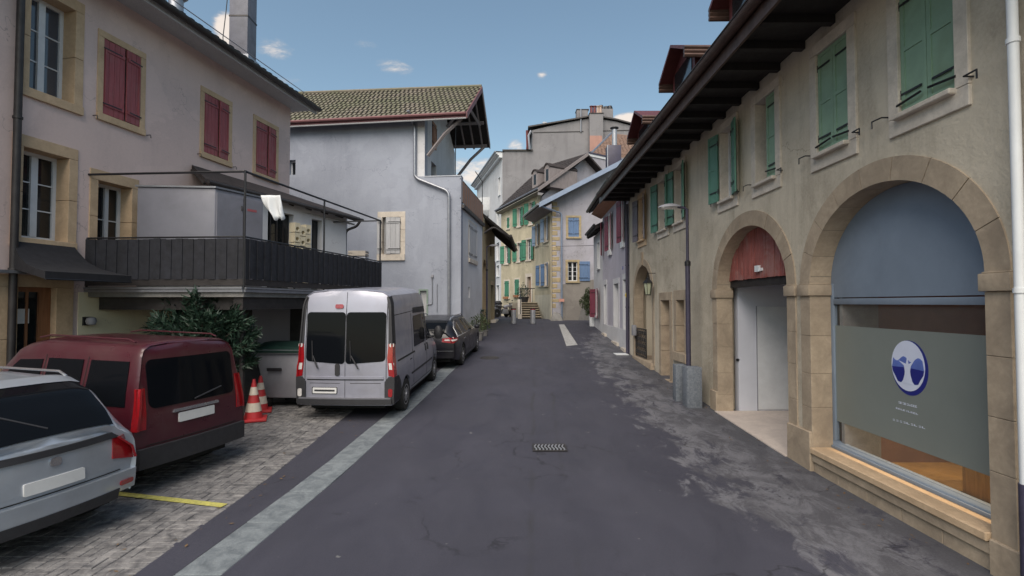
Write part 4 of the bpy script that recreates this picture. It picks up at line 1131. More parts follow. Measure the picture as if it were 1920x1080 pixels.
MB().prism([Vector((-5.16, 15.85, 2.6)), Vector((-6.9, 15.9, 2.6)), Vector((-6.9, 15.9, 5.7)), Vector((-5.16, 15.85, 5.0))], [Vector((-5.2, 16.1, 2.6)), Vector((-6.9, 16.1, 2.6)), Vector((-6.9, 16.1, 5.7)), Vector((-5.2, 16.1, 5.0))]).build('end_wall', W_PL, ax)
# ground storey of the annex
MB().prism([Vector(p) for p in ((-7.2, 15.3, 0), (-4.0, 15.3, 0), (-4.0, 15.75, 0), (-7.2, 15.75, 0))], [Vector(p) for p in ((-7.2, 15.3, 2.45), (-4.0, 15.3, 2.45), (-4.0, 15.75, 2.45), (-7.2, 15.75, 2.45))]).build('ground_wall', B_PL, ax)

CABM = m_paint('grey_lilac_cabinet', lin(.2, .2, .235), .5, .1, 2, .0005, dirt=lin(.1, .1, .11), dirtamt=.4)
cb_ = thing('metal_cabinet', (-6.7, 10.7, 2.66), 'large grey metal cabinet with doors standing on the roof terrace', 'cabinet')
q = [Vector((-7.47, 10.15, 0)), Vector((-5.99, 10.27, 0)), Vector((-5.52, 11.3, 0)), Vector((-7.0, 11.3, 0))]
MB().prism([p + Z3 * 2.68 for p in q], [p + Z3 * 4.66 for p in q]).build('body', CABM, cb_, bevel=.012)
MB().prism([p * 1.0 + Z3 * 4.665 for p in [q[0] + Vector((-.03, -.03, 0)), q[1] + Vector((.03, -.03, 0)), q[2] + Vector((.03, .03, 0)), q[3]]], [p + Z3 * 4.70 for p in [q[0] + Vector((-.03, -.03, 0)), q[1] + Vector((.03, -.03, 0)), q[2] + Vector((.03, .03, 0)), q[3]]]).build('top', ZINC, cb_)
FC = Frame(q[1].x, q[1].y, q[2].x - q[1].x, q[2].y - q[1].y, -1); CLn = (q[2] - q[1]).length
for a, b in ((.03, CLn * .55), (CLn * .55 + .01, CLn - .03)):
    fpiece('door', CABM, cb_, FC, a, b, .001, .02, 2.76, 4.58, .004)
fpiece('label_sticker', m_paint('red_sticker', lin(.33, .09, .1), .5, .05), cb_, FC, CLn * .64, CLn * .84, .0205, .023, 4.32, 4.37)
mb = MB().tube([FC.p(CLn * .6, .03, 3.3), FC.p(CLn * .6, .06, 3.34), FC.p(CLn * .6, .06, 3.5), FC.p(CLn * .6, .03, 3.54)], .012, 6); mb.build('handle', BLACKM, cb_)
for z in (2.95, 4.35): MB().tube([FC.p(.52 * CLn, .025, z - .05), FC.p(.52 * CLn, .025, z + .05)], .016, 6).build('hinge', DKMETAL, cb_)
MB().fbox(FN.shift(-.9), 1.08, 2.5, -.03, -.028, 2.7, 2.71).build('panel_seam', DKMETAL, cb_)

# honeycomb shelf (cream bottle rack)
rk = thing('bottle_rack', (-5.6, 14, 2.66), 'cream moulded bottle rack standing by the annex door on the terrace', 'rack')
CRM = m_paint('cream_plastic', lin(.62, .55, .4), .5, .1, 5)
r0_, r1_ = FA.u_of(550, 440, .2), FA.u_of(581, 440, .2)
for i in range(3):
    for j in range(6):
        a = r0_ + (r1_ - r0_) * i / 3; b = r0_ + (r1_ - r0_) * (i + 1) / 3; z = 2.9 + j * .27 - (.08 if i == 1 else 0)
        mb = MB(); n = 8; cx, cz = (a + b) / 2, z + .12; rr = (b - a) * .32
        outer = [(a + .006, z), (b - .006, z), (b - .006, z + .25), (a + .006, z + .25)]
        hole = [(cx + rr * math.cos(2 * math.pi * k / n), cz - .03 + .055 * math.sin(2 * math.pi * k / n)) for k in range(n)]
        tris = tessellate_polygon([[Vector((u, v, 0)) for u, v in outer], [Vector((u, v, 0)) for u, v in hole]])
        fl = outer + hole; m = len(fl)
        mb.add([FA.p(u, .25, v) for u, v in fl] + [FA.p(u, .05, v) for u, v in fl], [tuple(t) for t in tris] + [tuple(m + k for k in reversed(t)) for t in tris] + [(k, (k + 1) % 4, m + (k + 1) % 4, m + k) for k in range(4)] + [(4 + k, 4 + (k + 1) % n, m + 4 + (k + 1) % n, m + 4 + k) for k in range(n)])
        mb.build('cell', CRM, rk)
# cloth hanging from the frame
cl = at(512, 366, 10.35)
bag = MB(); n = 14; rows = 9
vs = []
for j in range(rows + 1):
    t = j / rows
    for i in range(n + 1):
        s = i / n; w = .30 - .13 * t + .05 * math.sin(t * 4)
        x = (s - .5) * w + .12 * t * t + (.05 * t if s > .5 else -.02 * t) - (.10 * (1 - t) * (1 - s))
        y = .035 * math.sin(s * 11 + t * 3) * (0.4 + t); z = -.46 * t - (.06 * abs(math.sin(s * 6.3)) * t * (1 if j == rows else .4))
        vs.append(cl + Vector((x, y, z)))
W = n + 1
bag.add(vs, [(j * W + i, j * W + i + 1, (j + 1) * W + i + 1, (j + 1) * W + i) for j in range(rows) for i in range(n)], True)
o = bag.build('hanging_cloth', WHITE_PL, None, loc=cl); tag(o, 'white cloth hanging from the black terrace frame', 'cloth')
sm = o.modifiers.new('thickness', 'SOLIDIFY'); sm.thickness = .006
# stacked crates at the far end of the terrace
cp = at(672, 480, 14.7)
CRB = m_paint('beige_crate', lin(.36, .32, .28), .7, .15, 4); CRG = m_paint('grey_crate', lin(.3, .31, .36), .7, .15, 4)
for k, (m, lab) in enumerate(((CRG, 'grey slatted crate under a beige one at the far end of the terrace'), (CRB, 'beige slatted crate on top at the far end of the terrace'))):
    zb = 3.52 + .17 * k; ct = thing('crate', (cp.x, cp.y, zb), lab, 'crate', 'crates on the terrace')
    for s in range(2):
        z = zb + .08 * s
        for (x0, x1, y0, y1) in ((-.25, .25, -.18, -.165), (-.25, .25, .165, .18), (-.25, -.235, -.165, .165), (.235, .25, -.165, .165)):
            piece('slat', m, ct, Vector((cp.x + (x0 + x1) / 2, cp.y + (y0 + y1) / 2, z + .035)), (Vector((1, 0, 0)), Vector((0, 1, 0)), Z3), (x1 - x0, y1 - y0, .06))
    world_box('base', m, ct, (cp.x, cp.y), .46, .32, zb, zb + .012)
stn = thing('plant_stand', (cp.x, cp.y, 2.66), 'dark stand under the crates on the terrace', 'stand'); world_box('top', DKMETAL, stn, (cp.x, cp.y), .56, .42, 3.48, 3.515)
for sx in (-.24, .24):
    for sy in (-.17, .17): world_box('leg', DKMETAL, stn, (cp.x + sx, cp.y + sy), .03, .03, 2.66, 3.479)

# ================================================================== BLUE-GREY BARN HOUSE
FB = Frame(-2.03, 20.3, -7.17, .8, 1)
assert FB.n.y < 0
bh = thing('barn_house', (-2.03, 20.3, gz(20)), 'blue-grey plastered house with mossy overhanging gable roof', 'house')
zt = lambda px, py: FB.z_of(px, py)
uMB = FB.u_of(795)         # corner of the upper storey
BW = box_pix(FB, 717, 751, 407, 477)
bwin = (BW[1], BW[0], BW[2], BW[3])
sw = (FB.u_of(551), FB.u_of(538), zt(545, 328), zt(545, 300)); 
hl = [hole_of(*bwin, w=.22, jw=.2, sill=.25), rect(sw[0], sw[1], sw[2], sw[3])]
bd = (FB.u_of(800), FB.u_of(788), gz(20), zt(795, 545))
hl.append(rect(bd[0], bd[1], bd[2] - .02, bd[3]))
PT = zt(830, 331)
UE = FB.u_of(520) + .5
EZ = zt(700, 222)
wall('wall', B_PL, bh, FB, [(0, -.2), (UE, -.2), (UE, EZ), (uMB, EZ), (uMB, PT), (0, PT)], hl, .4)
surround(bh, FB, *bwin, PALE_ST, w=.22, jw=.2, out=.012, deep=.3, sill=.25, njamb=3)
window(bh, FB, *bwin, rec=.22, cols=2, rows=3, fm=GREYW)
mid = bwin[0] + .36 * 0
shutter(bh, FB, bwin[0] - .0, bwin[0] + .58, bwin[2] + .02, bwin[3] - .02, GREYW, boards=3, ang=R_(6), d=.03, label='closed right leaf, weathered grey')
shutter(bh, FB, bwin[1] + .03, bwin[1] + .2, bwin[2] + .02, bwin[3] - .02, GREYW, boards=1, ang=R_(8), d=.03)
window(bh, FB, sw[0], sw[1], sw[2], sw[3], rec=.2, cols=1, rows=1)
fpiece('side_door', GREYW, bh, FB, bd[0] + .002, bd[1] - .002, -.15, -.1, bd[2], bd[3] - .002)
for a, b, c_, d_ in ((bd[0] - .06, bd[0], bd[2], bd[3] + .06), (bd[1], bd[1] + .06, bd[2], bd[3] + .06), (bd[0], bd[1], bd[3], bd[3] + .06)): fpiece('door_frame', m_paint('green_trim', lin(.2, .26, .22), .6, .1), bh, FB, a, b, -.1, .03, c_, d_)
# conduits
for pts, r in (([(811, 520), (811, 570), (800, 571)], .018), ([(820, 532), (820, 585)], .013)):
    pipe('conduit', elbow([FB.p(FB.u_of(*p), .03, FB.z_of(*p)) for p in pts], .05), r, ZINC, bh)
u_, z_ = FB.pix(811, 518); fpiece('junction_box', GREYM, bh, FB, u_ - .05, u_ + .05, 0, .07, z_ - .05, z_ + .06)
# zinc downpipe
dp = [(772, 216), (775, 232), (779, 240), (779, 331), (785, 337), (838, 358), (843, 366), (843, 640)]
pipe('downpipe', elbow([FB.p(FB.u_of(*p), .1 if i else .5, FB.z_of(*p)) for i, p in enumerate(dp)], .15), .058, ZINC, bh, [FB.p(FB.u_of(843, y), .1, FB.z_of(843, y)) for y in (430, 513)])
# street side of the low block, terrace with timber railing
FS = Frame(-2.03, 20.3, .57, 5.2, -1)
SLn = FS.u_of(904); tz = 6.25
cs = box_pix(FS, 879, 893, 421, 487)
cs = (cs[0], cs[1], FS.z_of(886, 487), FS.z_of(886, 421))
slit = (FS.u_of(878), FS.u_of(881), FS.z_of(879, 558), FS.z_of(879, 538))
wall('street_wall', W_PL, bh, FS, rect(.41, SLn, -.1, tz), [hole_of(*cs, w=.1, jw=.08, sill=.18), rect(*slit)], .3)
surround(bh, FS, *cs, PALE_ST, w=.1, jw=.08, out=.01, deep=.25, sill=.18)
m_ = (cs[0] + cs[1]) / 2
shutter(bh, FS, cs[0], m_ - .003, cs[2], cs[3], GREYW, boards=2, d=.0); shutter(bh, FS, cs[1], m_ + .003, cs[2], cs[3], GREYW, boards=2, d=.0)
fpiece('slit_backing', BLACKM, bh, FS, slit[0], slit[1], -.22, -.2, slit[2], slit[3])
MB().prism([FS.p(.43, -.0, tz), FS.p(SLn, -.0, tz), FS.p(SLn, -1.2, tz), FS.p(.43, -1.2, tz)], [FS.p(.43, .0, tz + .12), FS.p(SLn, .0, tz + .12), FS.p(SLn, -1.2, tz + .12), FS.p(.43, -1.2, tz + .12)]).build('terrace_slab', CONC, bh)
fpiece('terrace_edge', DKMETAL, bh, FS, .05, SLn + .1, .0, .12, tz - .1, tz + .04)
nb = 30
for k in range(nb):
    a = .1 + (SLn) * k / nb; fpiece('railing_board', BROWN_W if k % 3 else GREYWOOD, bh, FS, a, a + SLn / nb - .012, .0, .025, tz + .14, 7.25 + random.uniform(-.02, .02), .0)
for z in (7.28, 6.5): fpiece('rail', BLACKM, bh, FS, 0, SLn + .1, -.05, -.004, z, z + .05)
wr = MB().tube([FS.p(SLn, 0, tz + .1), FS.p(SLn, 0, 8.4), FS.p(SLn - 1.9, .0, 8.4)], .02, 6); wr.build('clothes_rail', BLACKM, bh)
pr = FB.p(FB.u_of(850), -.3, 0); MB().tube([Vector((pr.x, pr.y, PT)), Vector((pr.x, pr.y, 9.6))], .02, 6).build('mast', BLACKM, bh)
fpiece('parapet_cap', ZINC, bh, FB, 0, uMB, -.42, .02, PT, PT + .04)
# upper gable wall facing the street
cx = FB.p(uMB, 0, 0); FGb = Frame(cx.x, cx.y, .11 * 0 + .57, 5.2, -1)
rY = 2.75; gl = 5.5
rz = 11.75
wd = (1.0, 1.85, 6.4, 8.35)
wall('gable_wall', W_PL, bh, FGb, [(.41, tz), (gl, tz), (gl, 10.0), (rY, rz - .1), (.41, EZ + .15), (.0, EZ - .02), (.0, PT + .03), (.41, PT)], [rect(*wd), rect(1.1, 1.75, 9.0, 10.1), rect(3.3, 4.1, 6.5, 8.3)], .3)
fpiece('glazed_door', GLASS, bh, FGb, wd[0], wd[1], -.25, -.22, wd[2], wd[3]); fpiece('door_mullion', WHITE_W, bh, FGb, 1.4, 1.45, -.22, -.19, wd[2], wd[3]); window(bh, FGb, 3.3, 4.1, 6.5, 8.3)
for a, b in ((1.0, 1.0), (1.85, 1.85)): pass
shutter(bh, FGb, 1.1, 1.42, 9.0, 10.1, BROWN_W, boards=2, d=0); shutter(bh, FGb, 1.75, 1.43, 9.0, 10.1, BROWN_W, boards=2, d=0)
# roof
def V(px, py, Y): return at(px, py, Y)
E1, R1, B1 = V(874, 212, 19.75), V(903, 164, 23.0), V(918, 272, 25.7)
dirB = (FB.u).copy()
E0 = E1 + dirB * ((V(527, 229, 20.8) - E1).length); E0.z = V(527, 229, 20.8).z
R0 = V(560, 177, 24.2); B0 = B1 + (R0 - R1)
E0 = V(520, 230, 20.75)
mb = MB(); gable_roof(bh, mb, E0, E1, R0, R1, B0, B1, .14); mb.build('roof', DKWOOD, bh)
nrm = Z3 * .03
tile_rows(bh, E0 + nrm, E1 + nrm, R0 + nrm, R1 + nrm, TILE, .36, .2, .035)
tile_rows(bh, B0 + nrm, B1 + nrm, R0 + nrm, R1 + nrm, TILE, .5, .3)
MB().tube([R0 + Z3 * .06, R1 + Z3 * .06], .08, 8).build('ridge_tiles', TILE, bh)
vx = Vector((.04, 0, 0))
REDV = m_paint('dull_red_verge', lin(.16, .06, .065), .6, .2, 5)
for p, q in ((E1, R1), (B1, R1)):
    MB().hexa([p + vx - Z3 * .2, q + vx - Z3 * .2, q - Z3 * .2, p - Z3 * .2, p + vx + Z3 * .05, q + vx + Z3 * .05, q + Z3 * .05, p + Z3 * .05]).build('verge_board', REDV if p is E1 else GREYWOOD, bh)
fo = FB.n * .03
MB().hexa([E0 - Z3 * .17, E1 - Z3 * .17, E1 + fo - Z3 * .17, E0 + fo - Z3 * .17, E0, E1, E1 + fo, E0 + fo]).build('fascia', REDV, bh)
MB().tube([E0 + FB.n * .09 - Z3 * .03, E1 + FB.n * .09 - Z3 * .03], .065, 8).build('gutter', REDV, bh)
MB().tube([E0 + FB.n * .02 - Z3 * .2, E1 + FB.n * .02 - Z3 * .2], .03, 6).build('eaves_moulding', GREYW, bh)
# timber struts, purlins and rafters under the gable overhang
gx0 = FGb.p(0, 0, 0)
def onslope(f, back): 
    """f: 0 at the near eave, 1 ridge, 2 far eave; back: metres in from the verge"""
    a = E1.lerp(R1, f) if f <= 1 else R1.lerp(B1, f - 1)
    return a + FB.u * back
for f in (.08, .55, 1.0, 1.5, 1.92):
    p = onslope(f, .1) - Z3 * .24; q = onslope(f, 2.0) - Z3 * .24
    MB().tube([p, q], .085, 4).build('purlin', GREYWOOD, bh)
for b in (.35, .8, 1.25):
    for (f0, f1) in ((.0, 1.0), (1.0, 2.0)):
        MB().tube([onslope(f0, b) - Z3 * .17, onslope(f1, b) - Z3 * .17], .05, 4).build('rafter', GREYWOOD, bh)
for f in (.08, 1.0, 1.92):
    p = onslope(f, .25) - Z3 * .3; w_ = onslope(f, 1.6) - Z3 * 1.75
    MB().tube([p, (p + w_) / 2 + Z3 * .12, w_], .075, 4).build('strut', GREYWOOD, bh)
p, q = onslope(.55, .3) - Z3 * .35, onslope(1.5, .3) - Z3 * .35
MB().tube([p, q], .07, 4).build('tie_beam', GREYWOOD, bh)
# remaining walls of the block
mb = MB(); c0, c1 = FB.p(UE, -.4, 0), FB.p(UE, -5.5, 0); 
MB().prism([FB.p(UE - .3, -.401, -.1), FB.p(UE - .3, -5.4, -.1), FB.p(UE - .3, -5.4, 9.5), FB.p(UE - .3, -2.9, 11.3), FB.p(UE - .3, -.401, 9.4)], [FB.p(UE - .001, -.401, -.1), FB.p(UE - .001, -5.4, -.1), FB.p(UE - .001, -5.4, 9.5), FB.p(UE - .001, -2.9, 11.3), FB.p(UE - .001, -.401, 9.4)]).build('side_wall', B_PL, bh)
MB().fbox(FB, .35, UE - .3, -5.5, -5.2, -.1, 6.2).fbox(FB, uMB + .35, UE - .3, -5.5, -5.2, 6.2, 9.6).build('rear_wall', B_PL, bh)
# ================================================================== OCHRE HOUSE past the barn house
FO = Frame(-1.46, 25.52, .37, 7.3, -1)
assert FO.n.x > 0
oh = thing('ochre_house', FO.p(3, 0, 1.2), 'narrow ochre house with dark overhanging eave and arched wooden door past the barn house', 'house')
OL = 7.2
def opix(F, xa, xb, ya, yb, d=0): 
    m = (xa + xb) / 2; a, b = sorted((F.u_of(xa, 568, d), F.u_of(xb, 568, d))); return (a, b, F.z_of(m, yb, d), F.z_of(m, ya, d))
od = opix(FO, 905.6, 911.5, 482, 615); od = (od[0], od[1], gz(27), 4.6)
o2 = opix(FO, 920.5, 925.5, 535, 600); o2 = (o2[0], o2[1], gz(31), o2[3])
ow = opix(FO, 919, 921.5, 451, 480)
hs = [[(od[1], od[2]), (od[1], od[3] - .5)] + [((od[0] + od[1]) / 2 + (od[1] - od[0]) / 2 * math.cos(math.pi * i / 10), od[3] - .5 + .5 * math.sin(math.pi * i / 10)) for i in range(1, 10)] + [(od[0], od[3] - .5), (od[0], od[2])],
      rect(*o2), rect(*ow)]
wall('wall', OCH_PL, oh, FO, rect(0, OL, .4, 6.7), hs, .35)
fpiece('wooden_door', BROWN_W, oh, FO, od[0] - .05, od[1] + .05, -.3, -.25, od[2], od[3] - .0)
for k in range(4): fpiece('door_board', BROWN_W, oh, FO, od[0] + (od[1] - od[0]) * k / 4 + .01, od[0] + (od[1] - od[0]) * (k + 1) / 4 - .01, -.249, -.23, od[2], od[3] - .35)
fpiece('side_door', DKWOOD, oh, FO, *o2[:2], -.3, -.26, *o2[2:]); fpiece('pane', GLASS, oh, FO, *ow[:2], -.2, -.18, *ow[2:])
fpiece('doorstep', PALE_ST, oh, FO, o2[0] - .15, o2[1] + .15, 0, .3, .9, gz(31) + .12, .01); fpiece('lintel', SAND, oh, FO, o2[0] - .1, o2[1] + .1, -.2, .02, o2[3], o2[3] + .25)
c0 = at(956, 441, 26.3); c1 = at(905, 399, 26.3); L_ = FO.u * 7.4
mb = MB(); mb.hexa([c0 - Z3 * .14, c1 - Z3 * .14, c1 + L_ - Z3 * .14, c0 + L_ - Z3 * .14, c0, c1, c1 + L_, c0 + L_]); mb.build('roof', DKWOOD, oh)
up2 = c1 + (c1 - c0) * .12
mb = MB(); mb.hexa([c1 - Z3 * .14, up2 - Z3 * .14, up2 + L_ - Z3 * .14, c1 + L_ - Z3 * .14, c1, up2, up2 + L_, c1 + L_]); mb.build('roof_slope', DKTILE, oh)
for k in range(9):
    a = c0 + FO.u * (.1 + k * .85) + Vector((-.05, 0, -.2)); b = c1 + FO.u * (.1 + k * .85) + Vector((0, 0, -.2)); MB().tube([a, b], .045, 4).build('rafter', DKWOOD, oh)
MB().tube([c0 + Vector((.05, 0, -.02)), c0 + L_ + Vector((.05, 0, -.02))], .065, 8).build('gutter', DKMETAL, oh)
g1 = at(945, 432, 26.4)
pipe('downpipe', elbow([c0 + Vector((0, .1, -.1)), at(925, 425, 26.3), at(903, 440, 26.2), at(901, 452, 26.1), Vector((at(901, 452, 26.1).x, 26.1, 1.1))], .2), .055, DKMETAL, oh)
# ================================================================== WHITE BUILDING with balconies, far left
FW = Frame(-.98, 52, -3.55, 14.7, 1)
wb = thing('white_apartment_house', FW.p(5, 0, 1.3), 'white house with round balconies rising behind the ochre house', 'house')
wz = lambda px, py: FW.z_of(px, py)
ws = []
for xa, xb, ya, yb in ((934.5, 938, 333, 366), (931, 936.5, 455, 488), (931, 936, 498, 518), (930.5, 936, 535, 575), (931.5, 936.5, 398, 432)):
    ws.append(opix(FW, xa, xb, ya, yb))
WT = FW.z_of(942, 291)
wall('wall', W_PL, wb, FW, rect(0, 15.5, 0, WT), [hole_of(*w, w=.1, jw=.1, sill=.1) for w in ws], .4)
for w in ws:
    surround(wb, FW, *w, WHITE_W, w=.1, jw=.1, sill=.1, deep=.2); window(wb, FW, *w, rec=.18, cols=2, rows=2, fw=.08)
for d0, d1, z0, z1 in ((0, .5, WT, WT + .12), (0, .7, WT + .121, WT + .3), (0, .35, WT - .25, WT - .001)): fpiece('cornice', WHITE_W, wb, FW, -.0, 15.5, d0, d1, z0, z1)
MB().fbox(FW, -.05, 15.5, -6, .7, WT + .302, WT + .38).build('roof', DKTILE, wb)
fpiece('gutter', ZINC, wb, FW, -.1, 15.5, .7, .85, WT + .25, WT + .36)
bc = at(917, 390, 60)
zb, zt_ = at(917, 397, 60).z, at(917, 374, 60).z
MB().lathe([(.9, -.6), (1.35, -.1), (1.4, 0), (1.4, zt_ - zb), (1.3, zt_ - zb), (1.3, .1)], (bc.x, bc.y, zb), n=26).build('round_balcony', WHITE_W, wb)
# ================================================================== TALL GREY GABLE
Yt = 52.0
FX = Frame(-.98, Yt, 1, 0, -1)
tg = thing('tall_rendered_house', (6, Yt, 1.3), 'tall grey rendered house with blank gable wall and clustered chimneys, farthest of all', 'house')
g = lambda px, py: FX.pix(px, py)
lp = [g(942, 590), g(1245, 590), g(1245, 246), g(1200, 240), g(1155, 228), g(1112, 221), g(1050, 232), g(998, 244), g(998, 283), g(942, 283)]
MB().fpoly(FX, lp, 0, -8).build('gable_wall', GREY_PL, tg)
def strip(F, name, mat, root, pts, w, d0, d1):
    mb = MB()
    for (u0, z0), (u1, z1) in zip(pts, pts[1:]):
        mb.hexa([F.p(u0, d0, z0), F.p(u1, d0, z1), F.p(u1, d1, z1), F.p(u0, d1, z0), F.p(u0, d0, z0 + w), F.p(u1, d0, z1 + w), F.p(u1, d1, z1 + w), F.p(u0, d1, z0 + w)])
    return mb.build(name, mat, root)
strip(FX, 'roof_edge', DKMETAL, tg, [g(990, 240), g(1050, 230), g(1112, 219), g(1155, 226), g(1200, 238), g(1245, 244)], .14, -8, .25)
strip(FX, 'parapet_cap', DKMETAL, tg, [g(942, 283), g(999, 283)], .12, -8, .15)
strip(FX, 'string_course', DKMETAL, tg, [g(1000, 249), g(1094, 247)], .06, 0, .05); strip(FX, 'string_course', DKMETAL, tg, [g(1130, 246), g(1205, 244)], .06, 0, .05)
def stack(px0, px1, py0, py1, d0, d1, name, mat):
    a, b = g(px0, py1), g(px1, py0); return fpiece(name, mat, tg, FX, a[0], b[0], d0, d1, a[1], b[1], .02)
stack(1082, 1103, 204, 232, -1.2, -.2, 'chimney_stack', GREY_PL); stack(1127, 1151, 201, 230, -1.6, -.4, 'chimney_stack', GREY_PL)
stack(1104, 1129, 216, 290, .0, .6, 'chimney_breast', GREY_PL); stack(1103, 1130, 215.5, 217, -.05, .66, 'chimney_cap', DKMETAL)
stack(1104, 1127, 258, 287, .601, .62, 'pink_render_patch', m_plaster('pink_render', lin(.38, .22, .18), lin(.28, .17, .15), .5, 1, 71))
stack(1081, 1105, 203, 204.5, -1.25, -.15, 'chimney_cap', DKMETAL)
for px in (1108, 1114, 1120, 1125):
    a = g(px, 216); b = g(px, 203); MB().lathe([(.16, 0), (.14, b[1] - a[1]), (.2, b[1] - a[1] + .02), (.2, b[1] - a[1] + .1)], FX.p(a[0], .3, a[1]), n=10).build('chimney_pot', COPPER if px < 1120 else m_paint('pale_pot', lin(.4, .3, .25), .7), tg)
for px, h in ((1130, 10), (1135, 7), (1140, 8), (1147, 9)):
    a = g(px, 201); MB().lathe([(.26, 0), (.3, h * .03), (.22, h * .055), (.1, h * .06)], FX.p(a[0], -1.0, a[1]), n=10).build('cowl', BLACKM, tg)
MB().tube([FX.p(*[g(1089, 205)[0], .1, g(1089, 205)[1]]), FX.p(g(1089, 248)[0], .1, g(1089, 248)[1])], .07, 6).build('vent_pipe', ZINC, tg)
MB().tube([FX.p(g(996, 247)[0], .3, g(996, 247)[1]), FX.p(g(991, 256)[0], .3, g(991, 256)[1]), FX.p(g(993, 282)[0], .3, g(993, 282)[1])], .12, 6).build('downpipe', ZINC, tg)
MB().tube([FX.p(g(988, 246)[0], .2, g(988, 246)[1]), FX.p(g(989, 281)[0], .2, g(989, 281)[1])], .14, 6).build('downpipe', COPPER, tg)
a = g(1022, 229); fpiece('roof_vent', ZINC, tg, FX, a[0] - .2, a[0] + .2, -1, -.6, a[1], a[1] + .25)
# ================================================================== GREEN-SHUTTERED HOUSE
FGn = Frame(1.75, 37.8, -2.65, 3.7, -1)
if FGn.n.y > 0: FGn.n = -FGn.n
gb = thing('green_shuttered_house', (0, 40, 1.3), 'old ochre house with bright green shutters and stone steps at the bend of the street', 'house')
GLn = FGn.u_of(939.5)
gw = []
rows = [((957, 966, 403, 440), 0)]
def gpx(xa, xb, ya, yb): return opix(FGn, xa, xb, ya, yb)
G_OPEN = [((951, 955.5, 408, 428), 'n'), ((970.5, 977, 390, 424), 'l'), ((992.5, 999, 380, 420), 'l'),
          ((946.5, 953, 461, 494), 'b'), ((970, 975.5, 456, 490), 'o'), ((987.5, 995.5, 449, 487), 'b'),
          ((946.5, 954.5, 527, 558), 'c'), ((965.5, 973.5, 524, 555), 'c')]
bxs = [(gpx(*b), k) for b, k in G_OPEN]
dbx = gpx(988.5, 995.5, 519, 564); dbx = (dbx[0], dbx[1], 2.42, dbx[3])
hs = [hole_of(*b, w=.12, jw=.1, sill=.12) for b, k in bxs] + [hole_of(*dbx, w=.25, jw=.2, sill=0)]
wall('wall', G_PL, gb, FGn, [(-.2, .4), (GLn, .4), (GLn, 9.75), (-.2, 10.35)], hs, .4)
for b, k in bxs:
    surround(gb, FGn, *b, PALE_ST, w=.12, jw=.1, sill=.12, deep=.2)
    window(gb, FGn, *b, rec=.16, cols=2, rows=3, fw=.05)
    w_ = (b[1] - b[0]) / 2
    if k == 'c' :
        shutter(gb, FGn, b[0], b[0] + w_ - .01, b[2], b[3], DKGREEN, boards=0, louv=False, d=0); shutter(gb, FGn, b[1], b[1] - w_ + .01, b[2], b[3], DKGREEN, boards=0, d=0)
        bxp = MB().fbox(FGn, b[0], b[1], .02, .2, b[2] - .1, b[2] + .08); bxp.build('window_box', BROWN_W, gb)
    elif k == 'n':
        shutter(gb, FGn, b[0], b[0] + w_ * .9, b[2], b[3], DKGREEN, boards=0, d=0); shutter(gb, FGn, b[1], b[1] - w_ * .9, b[2], b[3], DKGREEN, boards=0, d=0)
    else:
        ws_ = max(.42, w_ * .95)
        for hu, s in ((b[0] - .04, -1), (b[1] + .04, 1)):
            shutter(gb, FGn, hu, hu + s * ws_, b[2], b[3], DKGREEN, boards=0, louv=False, d=.04, ang=R_(14))
surround(gb, FGn, *dbx, PALE_ST, w=.25, jw=.2, sill=0, deep=.3)
fpiece('front_door', BROWN_W, gb, FGn, dbx[0], dbx[1], -.3, -.25, dbx[2], dbx[3])
fpiece('door_panel', DKWOOD, gb, FGn, dbx[0] + .15, dbx[1] - .15, -.249, -.23, dbx[2] + .9, dbx[3] - .15)
# roof with flat eave boxes and two dormers
eL, eR = at(929, 395, 41.3), at(1009, 353, 36.6)
rR = at(1102, 287, 39.2); rL = eL + (rR - eR); rL.z = rR.z + .2
mb = MB(); mb.hexa([p - Z3 * .16 for p in (eL, eR, rR, rL)] + [eL, eR, rR, rL]); 
bB = rR + (rR - eR) * 1.0; bB.z = eR.z; bL = rL + (bB - rR)
mb.hexa([p - Z3 * .16 for p in (rL, rR, bB, bL)] + [rL, rR, bB, bL]); mb.build('roof', DKTILE, gb)
tile_rows(gb, eL, eR, rL, rR, DKTILE, .5, .35)
ey = FGn.p(-.2, -.02, 10.3)
MB().prism([eL - Z3 * .17, eR - Z3 * .17, FGn.p(-.2, -.02, 10.3), FGn.p(GLn, -.02, 9.6)], [eL - Z3 * .2, eR - Z3 * .2, FGn.p(-.2, -.02, 10.25), FGn.p(GLn, -.02, 9.55)]).build('soffit', m_paint('pale_soffit', lin(.35, .33, .28), .8, .2, 2), gb)
MB().tube([eL - Z3 * .02 + FGn.n * .05, eR - Z3 * .02 + FGn.n * .05], .07, 6).build('gutter', ZINC, gb)
vx = (eR - rR).cross(Z3).normalized() * -.08
if vx.y > 0: vx = -vx
MB().hexa([eR - Z3 * .22, rR - Z3 * .22, rR + vx - Z3 * .22, eR + vx - Z3 * .22, eR + Z3 * .04, rR + Z3 * .04, rR + vx + Z3 * .04, eR + vx + Z3 * .04]).build('verge_board', GREYWOOD, gb)
sd_ = (rR - eR); sd_.z = 0; sd_.normalize()
